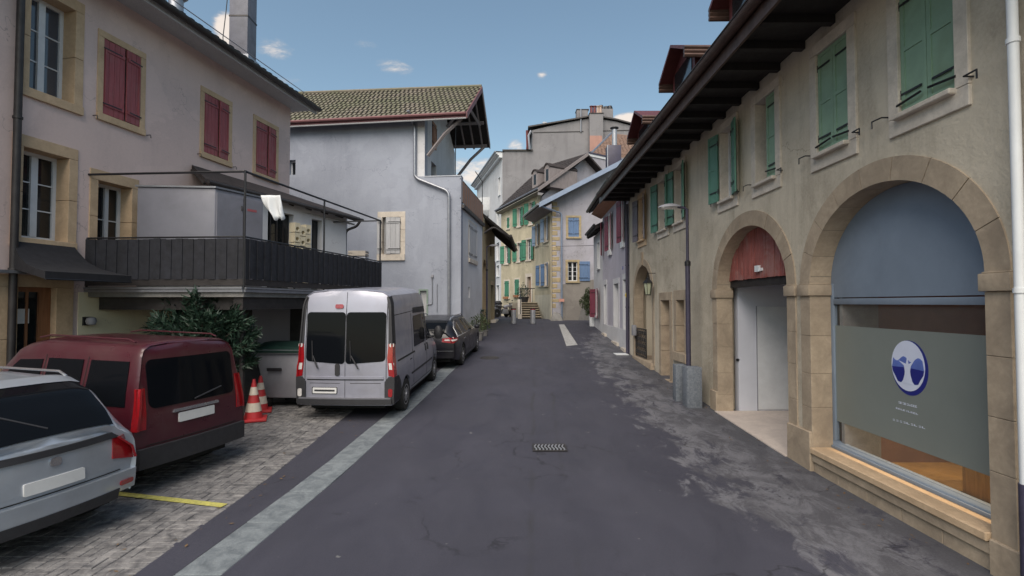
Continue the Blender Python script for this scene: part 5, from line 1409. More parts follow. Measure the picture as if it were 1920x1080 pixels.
for px, pyb, pyt, Yd in ((1003, 350, 318, 38.4), (1026, 344, 306, 37.6)):
    c = at(px, pyb, Yd); h = (pyb - pyt) * Yd / 960; w = .5
    side = FGn.u
    pr = [(-w / 2 - .08, -.3), (w / 2 + .08, -.3), (w / 2 + .08, h * .8), (w * .3, h * .97), (0, h), (-w * .3, h * .97), (-w / 2 - .08, h * .8)]
    a = [c + side * x + Z3 * z for x, z in pr]; b = [p + sd_ * 2.6 for p in a]
    dm = MB().prism(a, b).build('dormer', GREYWOOD, gb)
    pr2 = [(x * 1.15, z + .05) for x, z in pr[2:]]
    a = [c + side * x + Z3 * z - sd_ * .08 for x, z in pr2]; a2 = [c + side * x * .9 + Z3 * (z - .09) - sd_ * .08 for x, z in reversed(pr2)]
    MB().prism(a + a2, [p + sd_ * 2.7 for p in a + a2]).build('dormer_roof', DKTILE, dm)
    q = [c + side * x + Z3 * z - sd_ * .01 for x, z in ((-w * .28, .15), (w * .28, .15), (w * .28, h * .72), (-w * .28, h * .72))]
    MB().prism(q, [p + sd_ * .02 for p in q]).build('dormer_pane', GLASS, dm)
# its gable wall towards the camera
FV = Frame(eR.x + .35, eR.y + 1.0, sd_.x, sd_.y, 1)
if FV.n.y > 0: FV.n = -FV.n
vz = lambda px, py: FV.pix(px, py)
a = vz(1102, 292); lp = [(0, 1), (9, 1), (9, vz(1200, 292)[1]), (a[0], a[1]), vz(1040, 339), (0, vz(1013, 357)[1])]
lp = [(0.0, 1.0), (9.0, 1.0), (9.0, a[1]), (a[0], a[1]), (0.0, 10.2)]
MB().fpoly(FV, lp, 0, -.4).build('gable_wall', C_PL, gb)
fpiece('wall_flashing', WHITE_W, gb, FV, a[0] + .1, 9.0, -.42, .06, a[1] - .02, a[1] + .18); fpiece('wall_flashing_cap', LAMPM, gb, FV, a[0] + .1, 9.0, -.44, .1, a[1] + .181, a[1] + .3)
c = at(1150, 295, 35.5); fl = thing('chimney_flue', c, 'dark blue-grey chimney box with round metal flue behind the corner house roof', 'chimney')
w_ = .47; world_box('box', LAMPM, fl, (c.x, c.y), .94, .8, at(1150, 322, 35.5).z, at(1150, 275, 35.5).z, .01)
world_box('box_edge', ZINC, fl, (c.x - .475, c.y - .38), .05, .06, at(1150, 322, 35.5).z, at(1150, 275, 35.5).z)
tz_ = at(1152, 275, 35.5); t2 = at(1152, 243, 35.5)
MB().tube([tz_, t2], .17, 14).build('flue', STEEL, fl); MB().lathe([(.17, 0), (.3, .08), (.3, .13), (.1, .2)], t2, n=14).build('cowl', BLACKM, fl)
# brown tiled roof between the gables
bt_ = [at(1108, 288, 42), at(1146, 250, 46), at(1260, 262, 46), at(1260, 290, 42)]
br = thing('tiled_roof', bt_[0], 'brown clay tiled roof slope between the grey gables', 'roof')
MB().prism(bt_, [p - Z3 * .3 for p in bt_]).build('slope', TILEBR, br)
tile_rows(br, bt_[0], bt_[3], bt_[1], bt_[2], TILEBR, .35, .3)
MB().tube([bt_[0], bt_[1]], .1, 6).build('verge', ZINC, br)
MB().prism([p - Z3 * .3 for p in bt_], [Vector((p.x, p.y, 2)) for p in bt_]).build('wall', GREY_PL, br)

# ================================================================== CORNER HOUSE
FC1 = Frame(2.53, 32, 1, 0.02, -1)          # front, faces the camera
FC2 = Frame(2.53, 32, -.83, 4.3, -1)
if FC1.n.y > 0: FC1.n = -FC1.n
if FC2.n.x > 0: FC2.n = -FC2.n
chh = thing('corner_house', (2.53, 32, 1.28), 'corner house with yellow quoin stones and blue shutters facing down the street', 'house')
q = lambda px, py: FC1.pix(px, py)
w1 = (q(1066, 0)[0], q(1087, 0)[0], q(1076, 444)[1], q(1076, 408)[1])
w2 = (q(1065, 0)[0], q(1083, 0)[0], q(1074, 527)[1], q(1074, 491)[1])
w1 = (FC1.u_of(1066), FC1.u_of(1086), w1[2], w1[3]); w2 = (FC1.u_of(1065), FC1.u_of(1083), w2[2], w2[3])
top = q(1038, 368)
hs = [hole_of(*w1, w=.13, jw=.15, sill=.12), hole_of(*w2, w=.13, jw=.15, sill=.12)]
CR = FC1.u_of(1190)
wall('front_wall', C_PL, chh, FC1, [(0, .4), (CR, .4), (CR, q(1190, 289)[1]), (0, top[1])], hs, .4)
for w in (w1, w2):
    surround(chh, FC1, *w, YEL_ST, w=.13, jw=.15, sill=.12, deep=.2, njamb=3)
window(chh, FC1, *w1, rec=.2); window(chh, FC1, *w2, rec=.12, cols=2, rows=4, fw=.05)
m_ = (w1[0] + w1[1]) / 2
shutter(chh, FC1, w1[0], m_ - .003, w1[2], w1[3], BLUE_W, boards=2, d=-.03); shutter(chh, FC1, w1[1], m_ + .003, w1[2], w1[3], BLUE_W, boards=2, d=-.03)
shutter(chh, FC1, w2[1] + .12, w2[1] + .12 + .66, w2[2], w2[3] + .03, BLUE_W, boards=4, d=.03, label='open leaf folded back against the wall')
# quoins
z = 1.3; k = 0
while z < top[1] - .5:
    h = random.uniform(.24, .36); wq = random.uniform(.42, .55) if k % 2 else random.uniform(.22, .34)
    if z > 1.9: 
        MB().fbox(FC1, -.012, wq, -.25, .014 + random.uniform(0, .006), z + .02, z + h - .02).build('quoin', YEL_ST, chh, bevel=.02, seg=1)
    z += h + random.uniform(0, .06); k += 1
C2L = 4.75
def c2(xa, xb, ya, yb): return opix(FC2, xa, xb, ya, yb)
cws = [c2(1021.5, 1028, 408, 452), c2(1005, 1010, 422, 460), c2(1022, 1028, 494, 535), c2(1012.5, 1016.5, 497, 535)]
fixed = []
for b in cws: fixed.append(b); print('CWS', b)
print('HW', hw) if 'hw' in globals() else None
wall('side_wall', G_PL, chh, FC2, rect(.41, C2L, 2.9, 8.2), [hole_of(*b, w=.1, jw=.08, sill=.1) for b in fixed if b[2] > 2.95], .4)
wall('side_wall_base', m_plaster('pale_base_plaster', lin(.52, .48, .39), lin(.38, .35, .29), .5, .9, 81), chh, FC2, rect(.41, C2L, .4, 2.895), [], .4)
for b in fixed:
    surround(chh, FC2, *b, PALE_ST, w=.1, jw=.08, sill=.1, deep=.2); window(chh, FC2, *b, rec=.15, cols=2, rows=3, fw=.05)
    for hu, s in ((b[0] - .03, -1), (b[1] + .03, 1)): shutter(chh, FC2, hu, hu + s * .42, b[2], b[3], PALEBLUE_W if b[2] > 4.5 else BLUE_W, boards=0, d=.04, ang=R_(20))
# roof: verge seen as a long blue-grey line, boarded eave on the side
n_ = at(1011, 381, 31.2); f_ = at(982, 405, 36.6); tR = at(1195, 286, 31.2); tF = tR + (f_ - n_)
MB().hexa([p - Z3 * .15 for p in (n_, tR, tF, f_)] + [n_, tR, tF, f_]).build('roof', DKTILE, chh)
VB = m_paint('blue_grey_verge_metal', lin(.2, .25, .34), .45, .1, 4, metal=.3)
yv = Vector((0, -.07, 0))
MB().hexa([n_ + yv - Z3 * .26, tR + yv - Z3 * .26, tR - Z3 * .26, n_ - Z3 * .26, n_ + yv + Z3 * .05, tR + yv + Z3 * .05, tR + Z3 * .05, n_ + Z3 * .05]).build('verge_board', VB, chh)
wc = FC1.p(-.02, -.05, 8.12); wf = FC2.p(C2L, 0, 8.1); wc = FC2.p(0, 0, 8.12)
ns = 9
for k in range(ns):
    a0, a1 = k / ns, (k + 1) / ns - .012
    A = [ (n_ - Z3 * .2).lerp(f_ - Z3 * .2, 0), ]
    p0 = (n_ - Z3 * .2).lerp(wc, a0); p1 = (f_ - Z3 * .2).lerp(wf, a0); p2 = (f_ - Z3 * .2).lerp(wf, a1); p3 = (n_ - Z3 * .2).lerp(wc, a1)
    MB().hexa([p0 - Z3 * .025, p1 - Z3 * .025, p2 - Z3 * .025, p3 - Z3 * .025, p0, p1, p2, p3]).build('soffit_board', GREYWOOD, chh)
MB().tube([n_ - Vector((.05, 0, .05)), f_ - Vector((.05, 0, .05))], .07, 8).build('gutter', ZINC, chh)
pp = [at(1013, 386, 31.3), at(1030, 392, 31.5), at(1053, 400, 31.85), Vector((at(1053, 400, 31.85).x, 31.87, 1.35))]
pipe('downpipe', elbow(pp, .2), .05, VB, chh)
zz = at(1053, 563, 31.8); MB().box(zz.x - .16, zz.x + .16, 31.72, 31.76, zz.z - .09, zz.z + .09).build('pipe_marker', m_paint('pinkish_marker', lin(.5, .25, .2), .5), chh)
MB().prism([Vector(p) for p in ((2.3, 31.5, 1.2), (3.2, 31.55, 1.2), (3.2, 31.95, 1.2), (2.5, 31.95, 1.2))], [Vector(p) for p in ((2.55, 31.75, 1.7), (3.0, 31.8, 1.65), (3.0, 31.95, 1.75), (2.58, 31.95, 1.85))]).build('stone_footing', CONC, chh, bevel=.08)
MB().fpoly(FC1, [(1.6, 1.2), (4.4, 1.2), (4.2, 1.75), (3.3, 2.2), (2.4, 2.35), (1.8, 2.0)], .001, .02).build('cement_patch', CONC, chh)
MB().fpoly(FC1, [(.56, 1.2), (CR, 1.2), (CR, 3.9), (3.4, 3.95), (.56, 3.5)], -.38, .0012).build('lower_render', m_plaster('stained_render', lin(.24, .22, .2), lin(.17, .155, .145), .6, .9, 91), chh)
# stone steps
stp = thing('stone_steps', (1.3, 35, 1.3), 'flight of worn stone steps leading up to the door of the green-shuttered house', 'steps')
ST = m_stone('step_stone', lin(.42, .36, .27), lin(.3, .25, .19), 3); SHADE_ST = m_stone('shaded_riser_stone', lin(.12, .1, .08), lin(.07, .06, .05), 3)  # risers: tread stone darkened, the shade under the nosings is put into the colour
sx0, sx1 = at(979, 590, 34.2).x, at(1015, 590, 34.2).x
for k in range(7):
    y0 = 34.0 + .3 * k; z1 = 1.3 + .155 * (k + 1)
    piece('step', ST, stp, Vector(((sx0 + sx1) / 2 - .03 * k, y0 + .17, z1 - .03)), (Vector((1, 0, 0)), Vector((0, 1, 0)), Z3), (sx1 - sx0 + .02 * (k == 0), .38, .06), .012)
    piece('riser', SHADE_ST, stp, Vector(((sx0 + sx1) / 2 - .03 * k, y0 + .23, z1 - .108)), (Vector((1, 0, 0)), Vector((0, 1, 0)), Z3), (sx1 - sx0 - .02, .3, .094), 0)
MB().prism([Vector(p) for p in ((sx0 - .15, 36.1, 1.2), (sx1 + .0, 36.1, 1.2), (1.6, 38.0, 1.2), (.9, 39.0, 1.2), (.0, 39.0, 1.2), (-.2, 37.6, 1.2))], [Vector(p) for p in ((sx0 - .15, 36.1, 2.385), (sx1, 36.1, 2.385), (1.6, 38.0, 2.385), (.9, 39.0, 2.385), (.0, 39.0, 2.385), (-.2, 37.6, 2.385))]).build('landing', ST, stp)
MB().hexa([Vector(p) for p in ((sx0 - .28, 33.95, 1.2), (sx0 - .02, 33.95, 1.2), (sx0 - .02, 36.1, 1.2), (sx0 - .28, 36.1, 1.2), (sx0 - .28, 33.95, 1.6), (sx0 - .02, 33.95, 1.6), (sx0 - .02, 36.1, 2.6), (sx0 - .28, 36.1, 2.6))]).build('side_wall', PALE_ST, stp)
rl = MB().tube([(sx0 - .1, 34.0, 1.5), (sx0 - .1, 34.0, 2.5), (sx0 - .1, 36.1, 3.4), (sx0 - .1, 37.4, 3.4), (sx1 + .1, 37.2, 3.4)], .03, 6); rl.build('handrail', BLACKM, stp)
for k in range(9):
    t = k / 8; x = sx0 - .1 + (sx1 - sx0 + .2) * t; MB().tube([(x, 37.4 - .2 * t, 2.38), (x, 37.4 - .2 * t, 3.4)], .014, 5).build('baluster', BLACKM, stp)

# ================================================================== CRIMSON-SHUTTERED HOUSE AND ITS NEIGHBOUR, right
FH = Frame(4.2, 18.42, .18, 6.2, 1)
if FH.n.x > 0: FH.n = -FH.n
h2 = thing('crimson_shuttered_house', FH.p(3, 0, .8), 'pale lilac-white house with crimson shutters and orange eave boards next to the long house', 'house')
HL = FH.u_of(1130.5)
def hp(xa, xb, ya, yb): return opix(FH, xa, xb, ya, yb)
hw = [hp(1167.5, 1171.5, 372, 452), hp(1143, 1147.5, 402, 468)]
hw = [(a, b, max(c, 4.0), d) for a, b, c, d in hw]
hd = [hp(1151.5, 1160.5, 532, 635), hp(1133, 1137.5, 534, 620), hp(1169.5, 1175, 524, 650)]
hd = [(a, b, gz(FH.p(a, 0, 0).y) + .12, d) for a, b, c, d in hd]
wall('wall', LILAC_PL, h2, FH, rect(0, HL, .3, 6.55), [hole_of(*w, w=.08, jw=.06, sill=.25) for w in hw] + [hole_of(*w, w=.22, jw=.16, sill=0) for w in hd], .35)
for w in hw:
    surround(h2, FH, *w, WHITE_W, w=.08, jw=.06, sill=.25, deep=.2); window(h2, FH, *w, rec=.14, cols=2, rows=3)
    for hu, s in ((w[0] - .02, -1), (w[1] + .02, 1)): shutter(h2, FH, hu, hu + s * .45, w[2], w[3], PINK_W, boards=0, louv=True, d=.04, ang=R_(10))
w = hp(1136.0, 1140.0, 412, 474); b = hp(1131, 1135.3, 416, 478)
shutter(h2, FH, HL - .05, HL - .5, b[2], b[3], PINK_W, boards=0, louv=True, d=.04, ang=R_(14))
for w in hd:
    surround(h2, FH, *w, W_PL, w=.22, jw=.16, sill=0, deep=.3); fpiece('door', GREYM if w is hd[0] else WHITE_W, h2, FH, w[0], w[1], -.28, -.24, w[2], w[3])
    fpiece('doorstep', PALE_ST, h2, FH, w[0] - .1, w[1] + .1, -.3, .12, w[2] - .25, w[2] - .004)
fpiece('plinth', W_PL, h2, FH, .02, HL, .0, .025, .3, 1.35)
u_, z_ = FH.pix(1168, 520); fpiece('house_number_plate', m_paint('enamel_blue', lin(.02, .04, .3), .3, .05), h2, FH, u_ - .07, u_ + .07, .001, .012, z_ + .3, z_ + .42)
ec = at(1104, 396, 25.0); en = Vector((ec.x - .25, 17.95, ec.z - .05))
hb0, hb1 = Vector((9.2, 17.95, 9.7)), Vector((9.4, 25.2, 9.7))
MB().hexa([p - Z3 * .12 for p in (en, ec, hb1, hb0)] + [en, ec, hb1, hb0]).build('roof', DKTILE, h2)
tile_rows(h2, en, ec, hb0, hb1, DKTILE)
MB().tube([en + Vector((-.06, .35, .0)), ec + Vector((-.06, .1, .0))], .075, 8).build('gutter', BLACKM, h2)
wt0, wt1 = FH.p(.0, -.02, 6.5), FH.p(HL + .5, -.02, 6.5)
nb = 6
for k in range(nb):
    p0 = (en + Vector((.12, .5, -.14))).lerp(wt0, k / nb); p1 = (ec + Vector((.12, -.02, -.14))).lerp(wt1, k / nb); p2 = (ec + Vector((.12, -.02, -.14))).lerp(wt1, (k + 1) / nb - .02); p3 = (en + Vector((.12, .5, -.14))).lerp(wt0, (k + 1) / nb - .02)
    MB().hexa([p - Z3 * .02 for p in (p0, p1, p2, p3)] + [p0, p1, p2, p3]).build('soffit_board', SOFFIT_O, h2)
MB().prism([FH.p(HL - .3, -.351, .3), FH.p(HL - .3, -5, .3), FH.p(HL - .3, -5, 9.4), FH.p(HL - .3, -.351, 6.5)], [FH.p(HL - .001, -.351, .3), FH.p(HL - .001, -5, .3), FH.p(HL - .001, -5, 9.4), FH.p(HL - .001, -.351, 6.5)]).build('end_wall', W_PL, h2)
FH3 = Frame(FH.p(HL + .02, 0, 0).x, FH.p(HL + .02, 0, 0).y, .1, 3.3, 1)
if FH3.n.x > 0: FH3.n = -FH3.n
h3 = thing('small_end_house', FH3.p(1.6, 0, 1.0), 'small low house with dark eave at the far end of the right-hand row', 'house')
H3L = FH3.u_of(1113.5)
def hp3(xa, xb, ya, yb): return opix(FH3, xa, xb, ya, yb)
hw3 = [hp3(1121, 1125.3, 454, 502)]; gw3 = [hp3(1118.2, 1122.0, 545, 592)]
wall('wall', W_PL, h3, FH3, rect(0, H3L, .4, 5.95), [hole_of(*w, w=.08, jw=.06, sill=.1) for w in hw3 + gw3], .35)
for w in hw3 + gw3: surround(h3, FH3, *w, WHITE_W, w=.08, jw=.06, sill=.1, deep=.2); window(h3, FH3, *w, rec=.14)
w = gw3[0]
shutter(h3, FH3, w[1] + .03, w[1] + .55, w[2] - .1, w[3] + .1, PINK_W, boards=0, d=.04, ang=R_(25)); shutter(h3, FH3, w[0] - .03, w[0] - .75, w[2] - .1, w[3] + .1, PINK_W, boards=0, d=.04, ang=R_(10), label='brownish faded leaf')
e3 = at(1100, 440, 28.2); n3 = Vector((e3.x - .1, 24.7, e3.z)); t3, tn3 = e3 + Vector((5, 0, 2.4)), n3 + Vector((5, 0, 2.4))
MB().hexa([p - Z3 * .2 for p in (n3, e3, t3, tn3)] + [n3, e3, t3, tn3]).build('roof', DKTILE, h3)
MB().tube([n3 + Vector((-.05, 0, 0)), e3 + Vector((-.05, 0, 0))], .07, 6).build('gutter', BLACKM, h3)
for k in range(5): MB().tube([n3.lerp(e3, .1 + .2 * k) - Z3 * .25, n3.lerp(e3, .1 + .2 * k) + Vector((.9, 0, .2))], .05, 4).build('rafter', DKWOOD, h3)
MB().prism([FH3.p(H3L - .3, -.351, .4), FH3.p(H3L - .3, -4.5, .4), FH3.p(H3L - .3, -4.5, 7.9), FH3.p(H3L - .3, -.351, 6.0)], [FH3.p(H3L - .001, -.351, .4), FH3.p(H3L - .001, -4.5, .4), FH3.p(H3L - .001, -4.5, 7.9), FH3.p(H3L - .001, -.351, 6.0)]).build('end_wall', W_PL, h3)
# overhead cable
cbm = MB(); A, B = at(952, 459, 39.0), at(1114, 460, 28.0)
cbm.tube([A.lerp(B, t) - Z3 * .25 * 4 * t * (1 - t) * .3 for t in [i / 12 for i in range(13)]], .012, 5)
tag(cbm.build('overhead_cable', BLACKM, None, loc=A), 'thin cable strung across the street in front of the corner house', 'cable')
# ================================================================== VEHICLES
def m_car(name, base, metal=.0, rough=.32, coat=.8, dirt=.25):
    m = Mat(name); n1 = m.noise(2.2, 6, .6)
    sep = m.N.new('ShaderNodeSeparateXYZ'); m.L.new(m.pos, sep.inputs[0])
    c = m.mix(m.math('MULTIPLY', m.ramp(n1, .45, .75), dirt), base, lin(.16, .15, .13))
    m.col(c); m.b.inputs['Metallic'].default_value = metal
    m.rough(m.ramp(m.noise(5, 6, .6), .3, .75, rough - .06, rough + .15))
    m.b.inputs['Coat Weight'].default_value = coat; m.b.inputs['Coat Roughness'].default_value = .1
    return m.m
SILVER = m_car('silver_van_paint', lin(.31, .315, .38), .4, .4, .5)
BLACKC = m_car('black_car_paint', lin(.007, .007, .011), .0, .35, .25, .05)
WINE = m_car('wine_red_paint', lin(.05, .006, .012), .0, .3, .6, .12)
PALESIL = m_car('pale_silver_paint', lin(.40, .44, .50), .5, .36)
BUMPER = m_paint('black_bumper_plastic', lin(.022, .022, .026), .6, .15, 8, .0004)
TYRE = m_paint('tyre_rubber', lin(.018, .018, .018), .85, .2, 14, .001)
RIM = m_paint('wheel_trim', lin(.38, .38, .40), .4, .1, 8, 0, metal=.6)
DARKIN = m_paint('wheel_well', lin(.008, .008, .008), .95, .1, 5, 0)
CGLASS = m_glass('car_glass', (.005, .006, .008), .05, .09)
REDL = m_paint('red_lamp_lens', lin(.26, .008, .012), .15, .15, 18, .002, coat=1)
CLEARL = m_paint('clear_lamp_lens', lin(.55, .53, .52), .12, .15, 18, .002, coat=1)
SEAM = m_paint('panel_gap', lin(.012, .012, .012), .8, .1, 5, 0)
CHROME = m_paint('chrome_trim', lin(.55, .56, .58), .2, .05, 5, 0, metal=.9)
PLATE = m_paint('number_plate', lin(.6, .6, .6), .4, .05, 8, 0)
import bisect
from mathutils.geometry import delaunay_2d_cdt
class Car:
    """body lofted over stations along the length (rear at x=0, front at +x, y to the left); every pane and lamp is its own part"""
    def __init__(s, root, keys, lean, bulge, wheels, ra, dx=.07):
        s.root = root; s.keys = keys; s.lean = lean; s.bulge = bulge; s.wheels = wheels; s.ra = ra
        s.L = keys[-1][0]; n = int(s.L / dx); s.xs = sorted(set([0, .04, .09] + [s.L * i / n for i in range(1, n + 1)]))
    def prm(s, x):
        ks = s.keys
        if x <= ks[0][0]: return ks[0][1:]
        for a, b in zip(ks, ks[1:]):
            if x <= b[0]:
                t = (x - a[0]) / (b[0] - a[0]); return [p + (q - p) * t for p, q in zip(a[1:], b[1:])]
        return ks[-1][1:]
    # keys: x, zs (sill), W (half width), zb (belt), wt (half width at top of glass), zt, zr (roof)
    def ring(s, x, arch=True):
        zs, W, zb, wt, zt, zr = s.prm(x)
        ze = zs
        if arch:
            for xw in s.wheels:
                if abs(x - xw) < s.ra: ze = max(ze, WR + math.sqrt(s.ra ** 2 - (x - xw) ** 2))
        pts = [(W - .05, zs), (W - .015, zs + .08), (W, zs + .28), (W + .005, zs + (zb - zs) * .62), (W - .012, zb - .05), (W - .03, zb),
               (W + (wt - W) * .33 - .012, zb + (zt - zb) * .33), (W + (wt - W) * .66 - .008, zb + (zt - zb) * .66), (wt, zt), (wt - .045, zt + (zr - zt) * .55), (wt * .8, zr - (zr - zt) * .16), (wt * .45, zr - (zr - zt) * .03), (0, zr)]
        out = []
        for k, (w, z) in enumerate(pts):
            if k < 8: z = max(z, ze + .004 * k)
            out.append((w, z))
        return out
    def lx(s, x, z):
        f = math.exp(-x / .35) if x < 2 else 0
        zs = [p[0] for p in s.lean]
        if z <= zs[0]: l = s.lean[0][1]
        elif z >= zs[-1]: l = s.lean[-1][1]
        else:
            i = bisect.bisect_right(zs, z) - 1; t = (z - zs[i]) / (zs[i + 1] - zs[i]); l = s.lean[i][1] + (s.lean[i + 1][1] - s.lean[i][1]) * t
        return x + l * f
    def half(s, x, z):
        r = s.ring(x, False)
        for (w0, z0), (w1, z1) in zip(r, r[1:]):
            if z0 <= z <= z1 and z1 > z0: return w0 + (w1 - w0) * (z - z0) / (z1 - z0)
        return r[0][0] if z < r[0][1] else 0
    def rx(s, y, z):
        w = max(.3, s.half(0, z)); return s.lx(0, z) + s.bulge * (y / w) ** 2
    def W(s, p): return wm(s.root) @ Vector(p)
    def body(s, mat, name='body'):
        rings = []
        for x in s.xs:
            rg = s.ring(x); L = []
            for w, z in rg: L.append((s.lx(x, z) + (s.bulge if x == 0 else 0) * (1 if w > .1 else 0), w, z))
            rings.append(L)
        m = len(rings[0]); vs = []; fs = []
        for L in rings:
            vs += [Vector(p) for p in L] + [Vector((x, -y, z)) for x, y, z in L]
        for i in range(len(rings) - 1):
            for sd in (0, m):
                for j in range(m - 1):
                    a, b = i * 2 * m + sd + j, (i + 1) * 2 * m + sd + j
                    fs.append((a, b, b + 1, a + 1))
        mb = MB(); mb.add([s.W(v) for v in vs], fs, True)
        # rear face grid, front face
        nc = 10
        for x, sg in ((0, 1), (s.L, -1)):
            rg = s.ring(x, False); g = []
            for w, z in rg:
                for c in range(nc + 1):
                    f = -1 + 2 * c / nc; y = w * f
                    xx = (s.lx(0, z) + s.bulge * f * f) if x == 0 else x + .0 - (-1) * 0
                    g.append(s.W((xx, y, z)))
            mb.add(g, [(j * (nc + 1) + c, j * (nc + 1) + c + 1, (j + 1) * (nc + 1) + c + 1, (j + 1) * (nc + 1) + c) for j in range(m - 1) for c in range(nc)], True)
        return mb.build(name, mat, s.root)
    def side(s, name, poly, mat, sd=-1, off=.005, parent=None, bev=0, th=.02):
        """panel on the flank: poly of (x, z)"""
        return s.patch(poly, lambda x, z: s.W((s.lx(x, z), sd * (s.half(x, z) + off), z)), lambda x, z: s.W((s.lx(x, z), sd * (s.half(x, z) - th), z)), name, mat, parent)
    def rear(s, name, poly, mat, off=.006, th=.02, parent=None):
        return s.patch(poly, lambda y, z: s.W((s.rx(y, z) - off, y, z)), lambda y, z: s.W((s.rx(y, z) + th, y, z)), name, mat, parent)
    def patch(s, poly, ff, fb, name, mat, parent=None):
        """panel that follows the curved body: outline plus inner points, front sheet and a thin edge"""
        pl = []
        for (a, b), (c, d) in zip(poly, poly[1:] + poly[:1]):
            k = max(1, int(math.hypot(c - a, d - b) / .09)); pl += [(a + (c - a) * i / k, b + (d - b) * i / k) for i in range(k)]
        n = len(pl); pts = [Vector(p) for p in pl]
        xs = [p[0] for p in pl]; zs = [p[1] for p in pl]
        def inside(x, y):
            r = False
            for (a, b), (c, d) in zip(pl, pl[1:] + pl[:1]):
                if (b > y) != (d > y) and x < (c - a) * (y - b) / (d - b) + a: r = not r
            return r
        g = .1; nx, nz = int((max(xs) - min(xs)) / g), int((max(zs) - min(zs)) / g)
        for i in range(1, nx):
            for j in range(1, nz):
                x, z = min(xs) + (max(xs) - min(xs)) * i / nx, min(zs) + (max(zs) - min(zs)) * j / nz
                if inside(x, z) and all((x - a) ** 2 + (z - b) ** 2 > .0016 for a, b in pl): pts.append(Vector((x, z)))
        V_, E_, F_, *_r = delaunay_2d_cdt(pts, [(i, (i + 1) % n) for i in range(n)], [], 1, 1e-6)
        mb = MB(); mb.add([ff(v.x, v.y) for v in V_], [tuple(f) for f in F_], True)
        a = [ff(x, z) for x, z in pl]; b = [fb(x, z) for x, z in pl]
        mb.add(a + b, [(i, (i + 1) % n, n + (i + 1) % n, n + i) for i in range(n)])
        return mb.build(name, mat, parent or s.root)
    def top(s, name, x0, x1, f0, mat, off=.008, nx=12, ny=14):
        """glass laid over the sloping top (windscreen) between two lengthwise positions"""
        g = []; 
        for i in range(nx + 1):
            x = x0 + (x1 - x0) * i / nx; zs, W, zb, wt, zt, zr = s.prm(x)
            for j in range(ny + 1):
                f = -1 + 2 * j / ny; y = f * wt * f0
                q = abs(f) * f0; dr = .03 * q / .45 if q < .45 else (.03 + .13 * (q - .45) / .35 if q < .8 else .16 + .29 * (q - .8) / .13)
                g.append(s.W((x, y, zr - (zr - zt) * dr + off)))
        return MB().add(g, [(i * (ny + 1) + j, i * (ny + 1) + j + 1, (i + 1) * (ny + 1) + j + 1, (i + 1) * (ny + 1) + j) for i in range(nx) for j in range(ny)], True).build(name, mat, s.root)
    def under(s):
        w = s.prm(s.L / 2)[1] - .24
        mb = MB(); c = []
        h = .75
        for z in (.22, h):
            c += [s.W((.15, -w, z)), s.W((s.L - .2, -w, z)), s.W((s.L - .2, w, z)), s.W((.15, w, z))]
        mb.hexa(c).build('underbody', DARKIN, s.root)
    def wheel(s, x, sd, spokes=5):
        W_ = s.prm(x)[1]; cy = sd * (W_ - .11); r = WR
        c = Vector((x, cy, r)); M = wm(s.root); mb = MB()
        prof = [(r * .62, -.10), (r * .93, -.105), (r * .985, -.085), (r, -.04), (r, .04), (r * .985, .085), (r * .93, .105), (r * .62, .10)]
        mb.lathe(prof, (0, 0, 0), 'y', 28); mb.v = [M @ (v + c) for v in mb.v]
        w = mb.build('wheel', TYRE, s.root)
        rb = MB(); o = sd * .095
        rb.lathe([(r * .64, 0), (r * .64, sd * .008), (r * .56, sd * .004), (r * .56, 0)], (0, o, 0), 'y', 28)
        for k in range(spokes):
            a = 2 * math.pi * k / spokes; ca, sa = math.cos(a), math.sin(a); h = .035 if spokes > 5 else .05
            def q(rad, t, yy): return Vector((rad * ca - t * sa, yy, rad * sa + t * ca))
            rb.hexa([q(.03, -h, o - sd * .02), q(r * .58, -h * .7, o - sd * .02), q(r * .58, h * .7, o - sd * .02), q(.03, h, o - sd * .02), q(.03, -h, o + sd * .012), q(r * .58, -h * .7, o + sd * .002), q(r * .58, h * .7, o + sd * .002), q(.03, h, o + sd * .012)])
        rb.lathe([(.055, 0), (.05, sd * .02), (.02, sd * .024)], (0, o, 0), 'y', 12)
        rb.v = [M @ (v + c) for v in rb.v]; rb.build('rim', RIM, w)
        db = MB().lathe([(r * .6, 0), (r * .6, sd * .002)], (0, sd * .055, 0), 'y', 20); db.v = [M @ (v + c) for v in db.v]; db.build('brake_drum', DARKIN, w)
def rrect(y0, y1, z0, z1, r, n=5):
    out = []
    for cx, cz, a0 in ((y1 - r, z1 - r, 0), (y0 + r, z1 - r, 90), (y0 + r, z0 + r, 180), (y1 - r, z0 + r, 270)):
        for i in range(n + 1): a = R_(a0 + 90 * i / n); out.append((cx + r * math.cos(a), cz + r * math.sin(a)))
    return out
def mirror(poly): return [(-y, z) for y, z in reversed(poly)]
def place(name, x, y, heading, label, cat, pitch=None, z=None):
    """rear centre at x, y; heading = angle of the nose from +X"""
    h = Vector((math.cos(heading), math.sin(heading), 0))
    zr = gz(y) if z is None else z; zf = gz(y + h.y * 4)
    t = thing(name, (x, y, zr), label, cat); p = -math.atan2(zf - gz(y), 4)
    t.rotation_mode = 'XYZ'; t.rotation_euler = (0, p, heading)
    return t

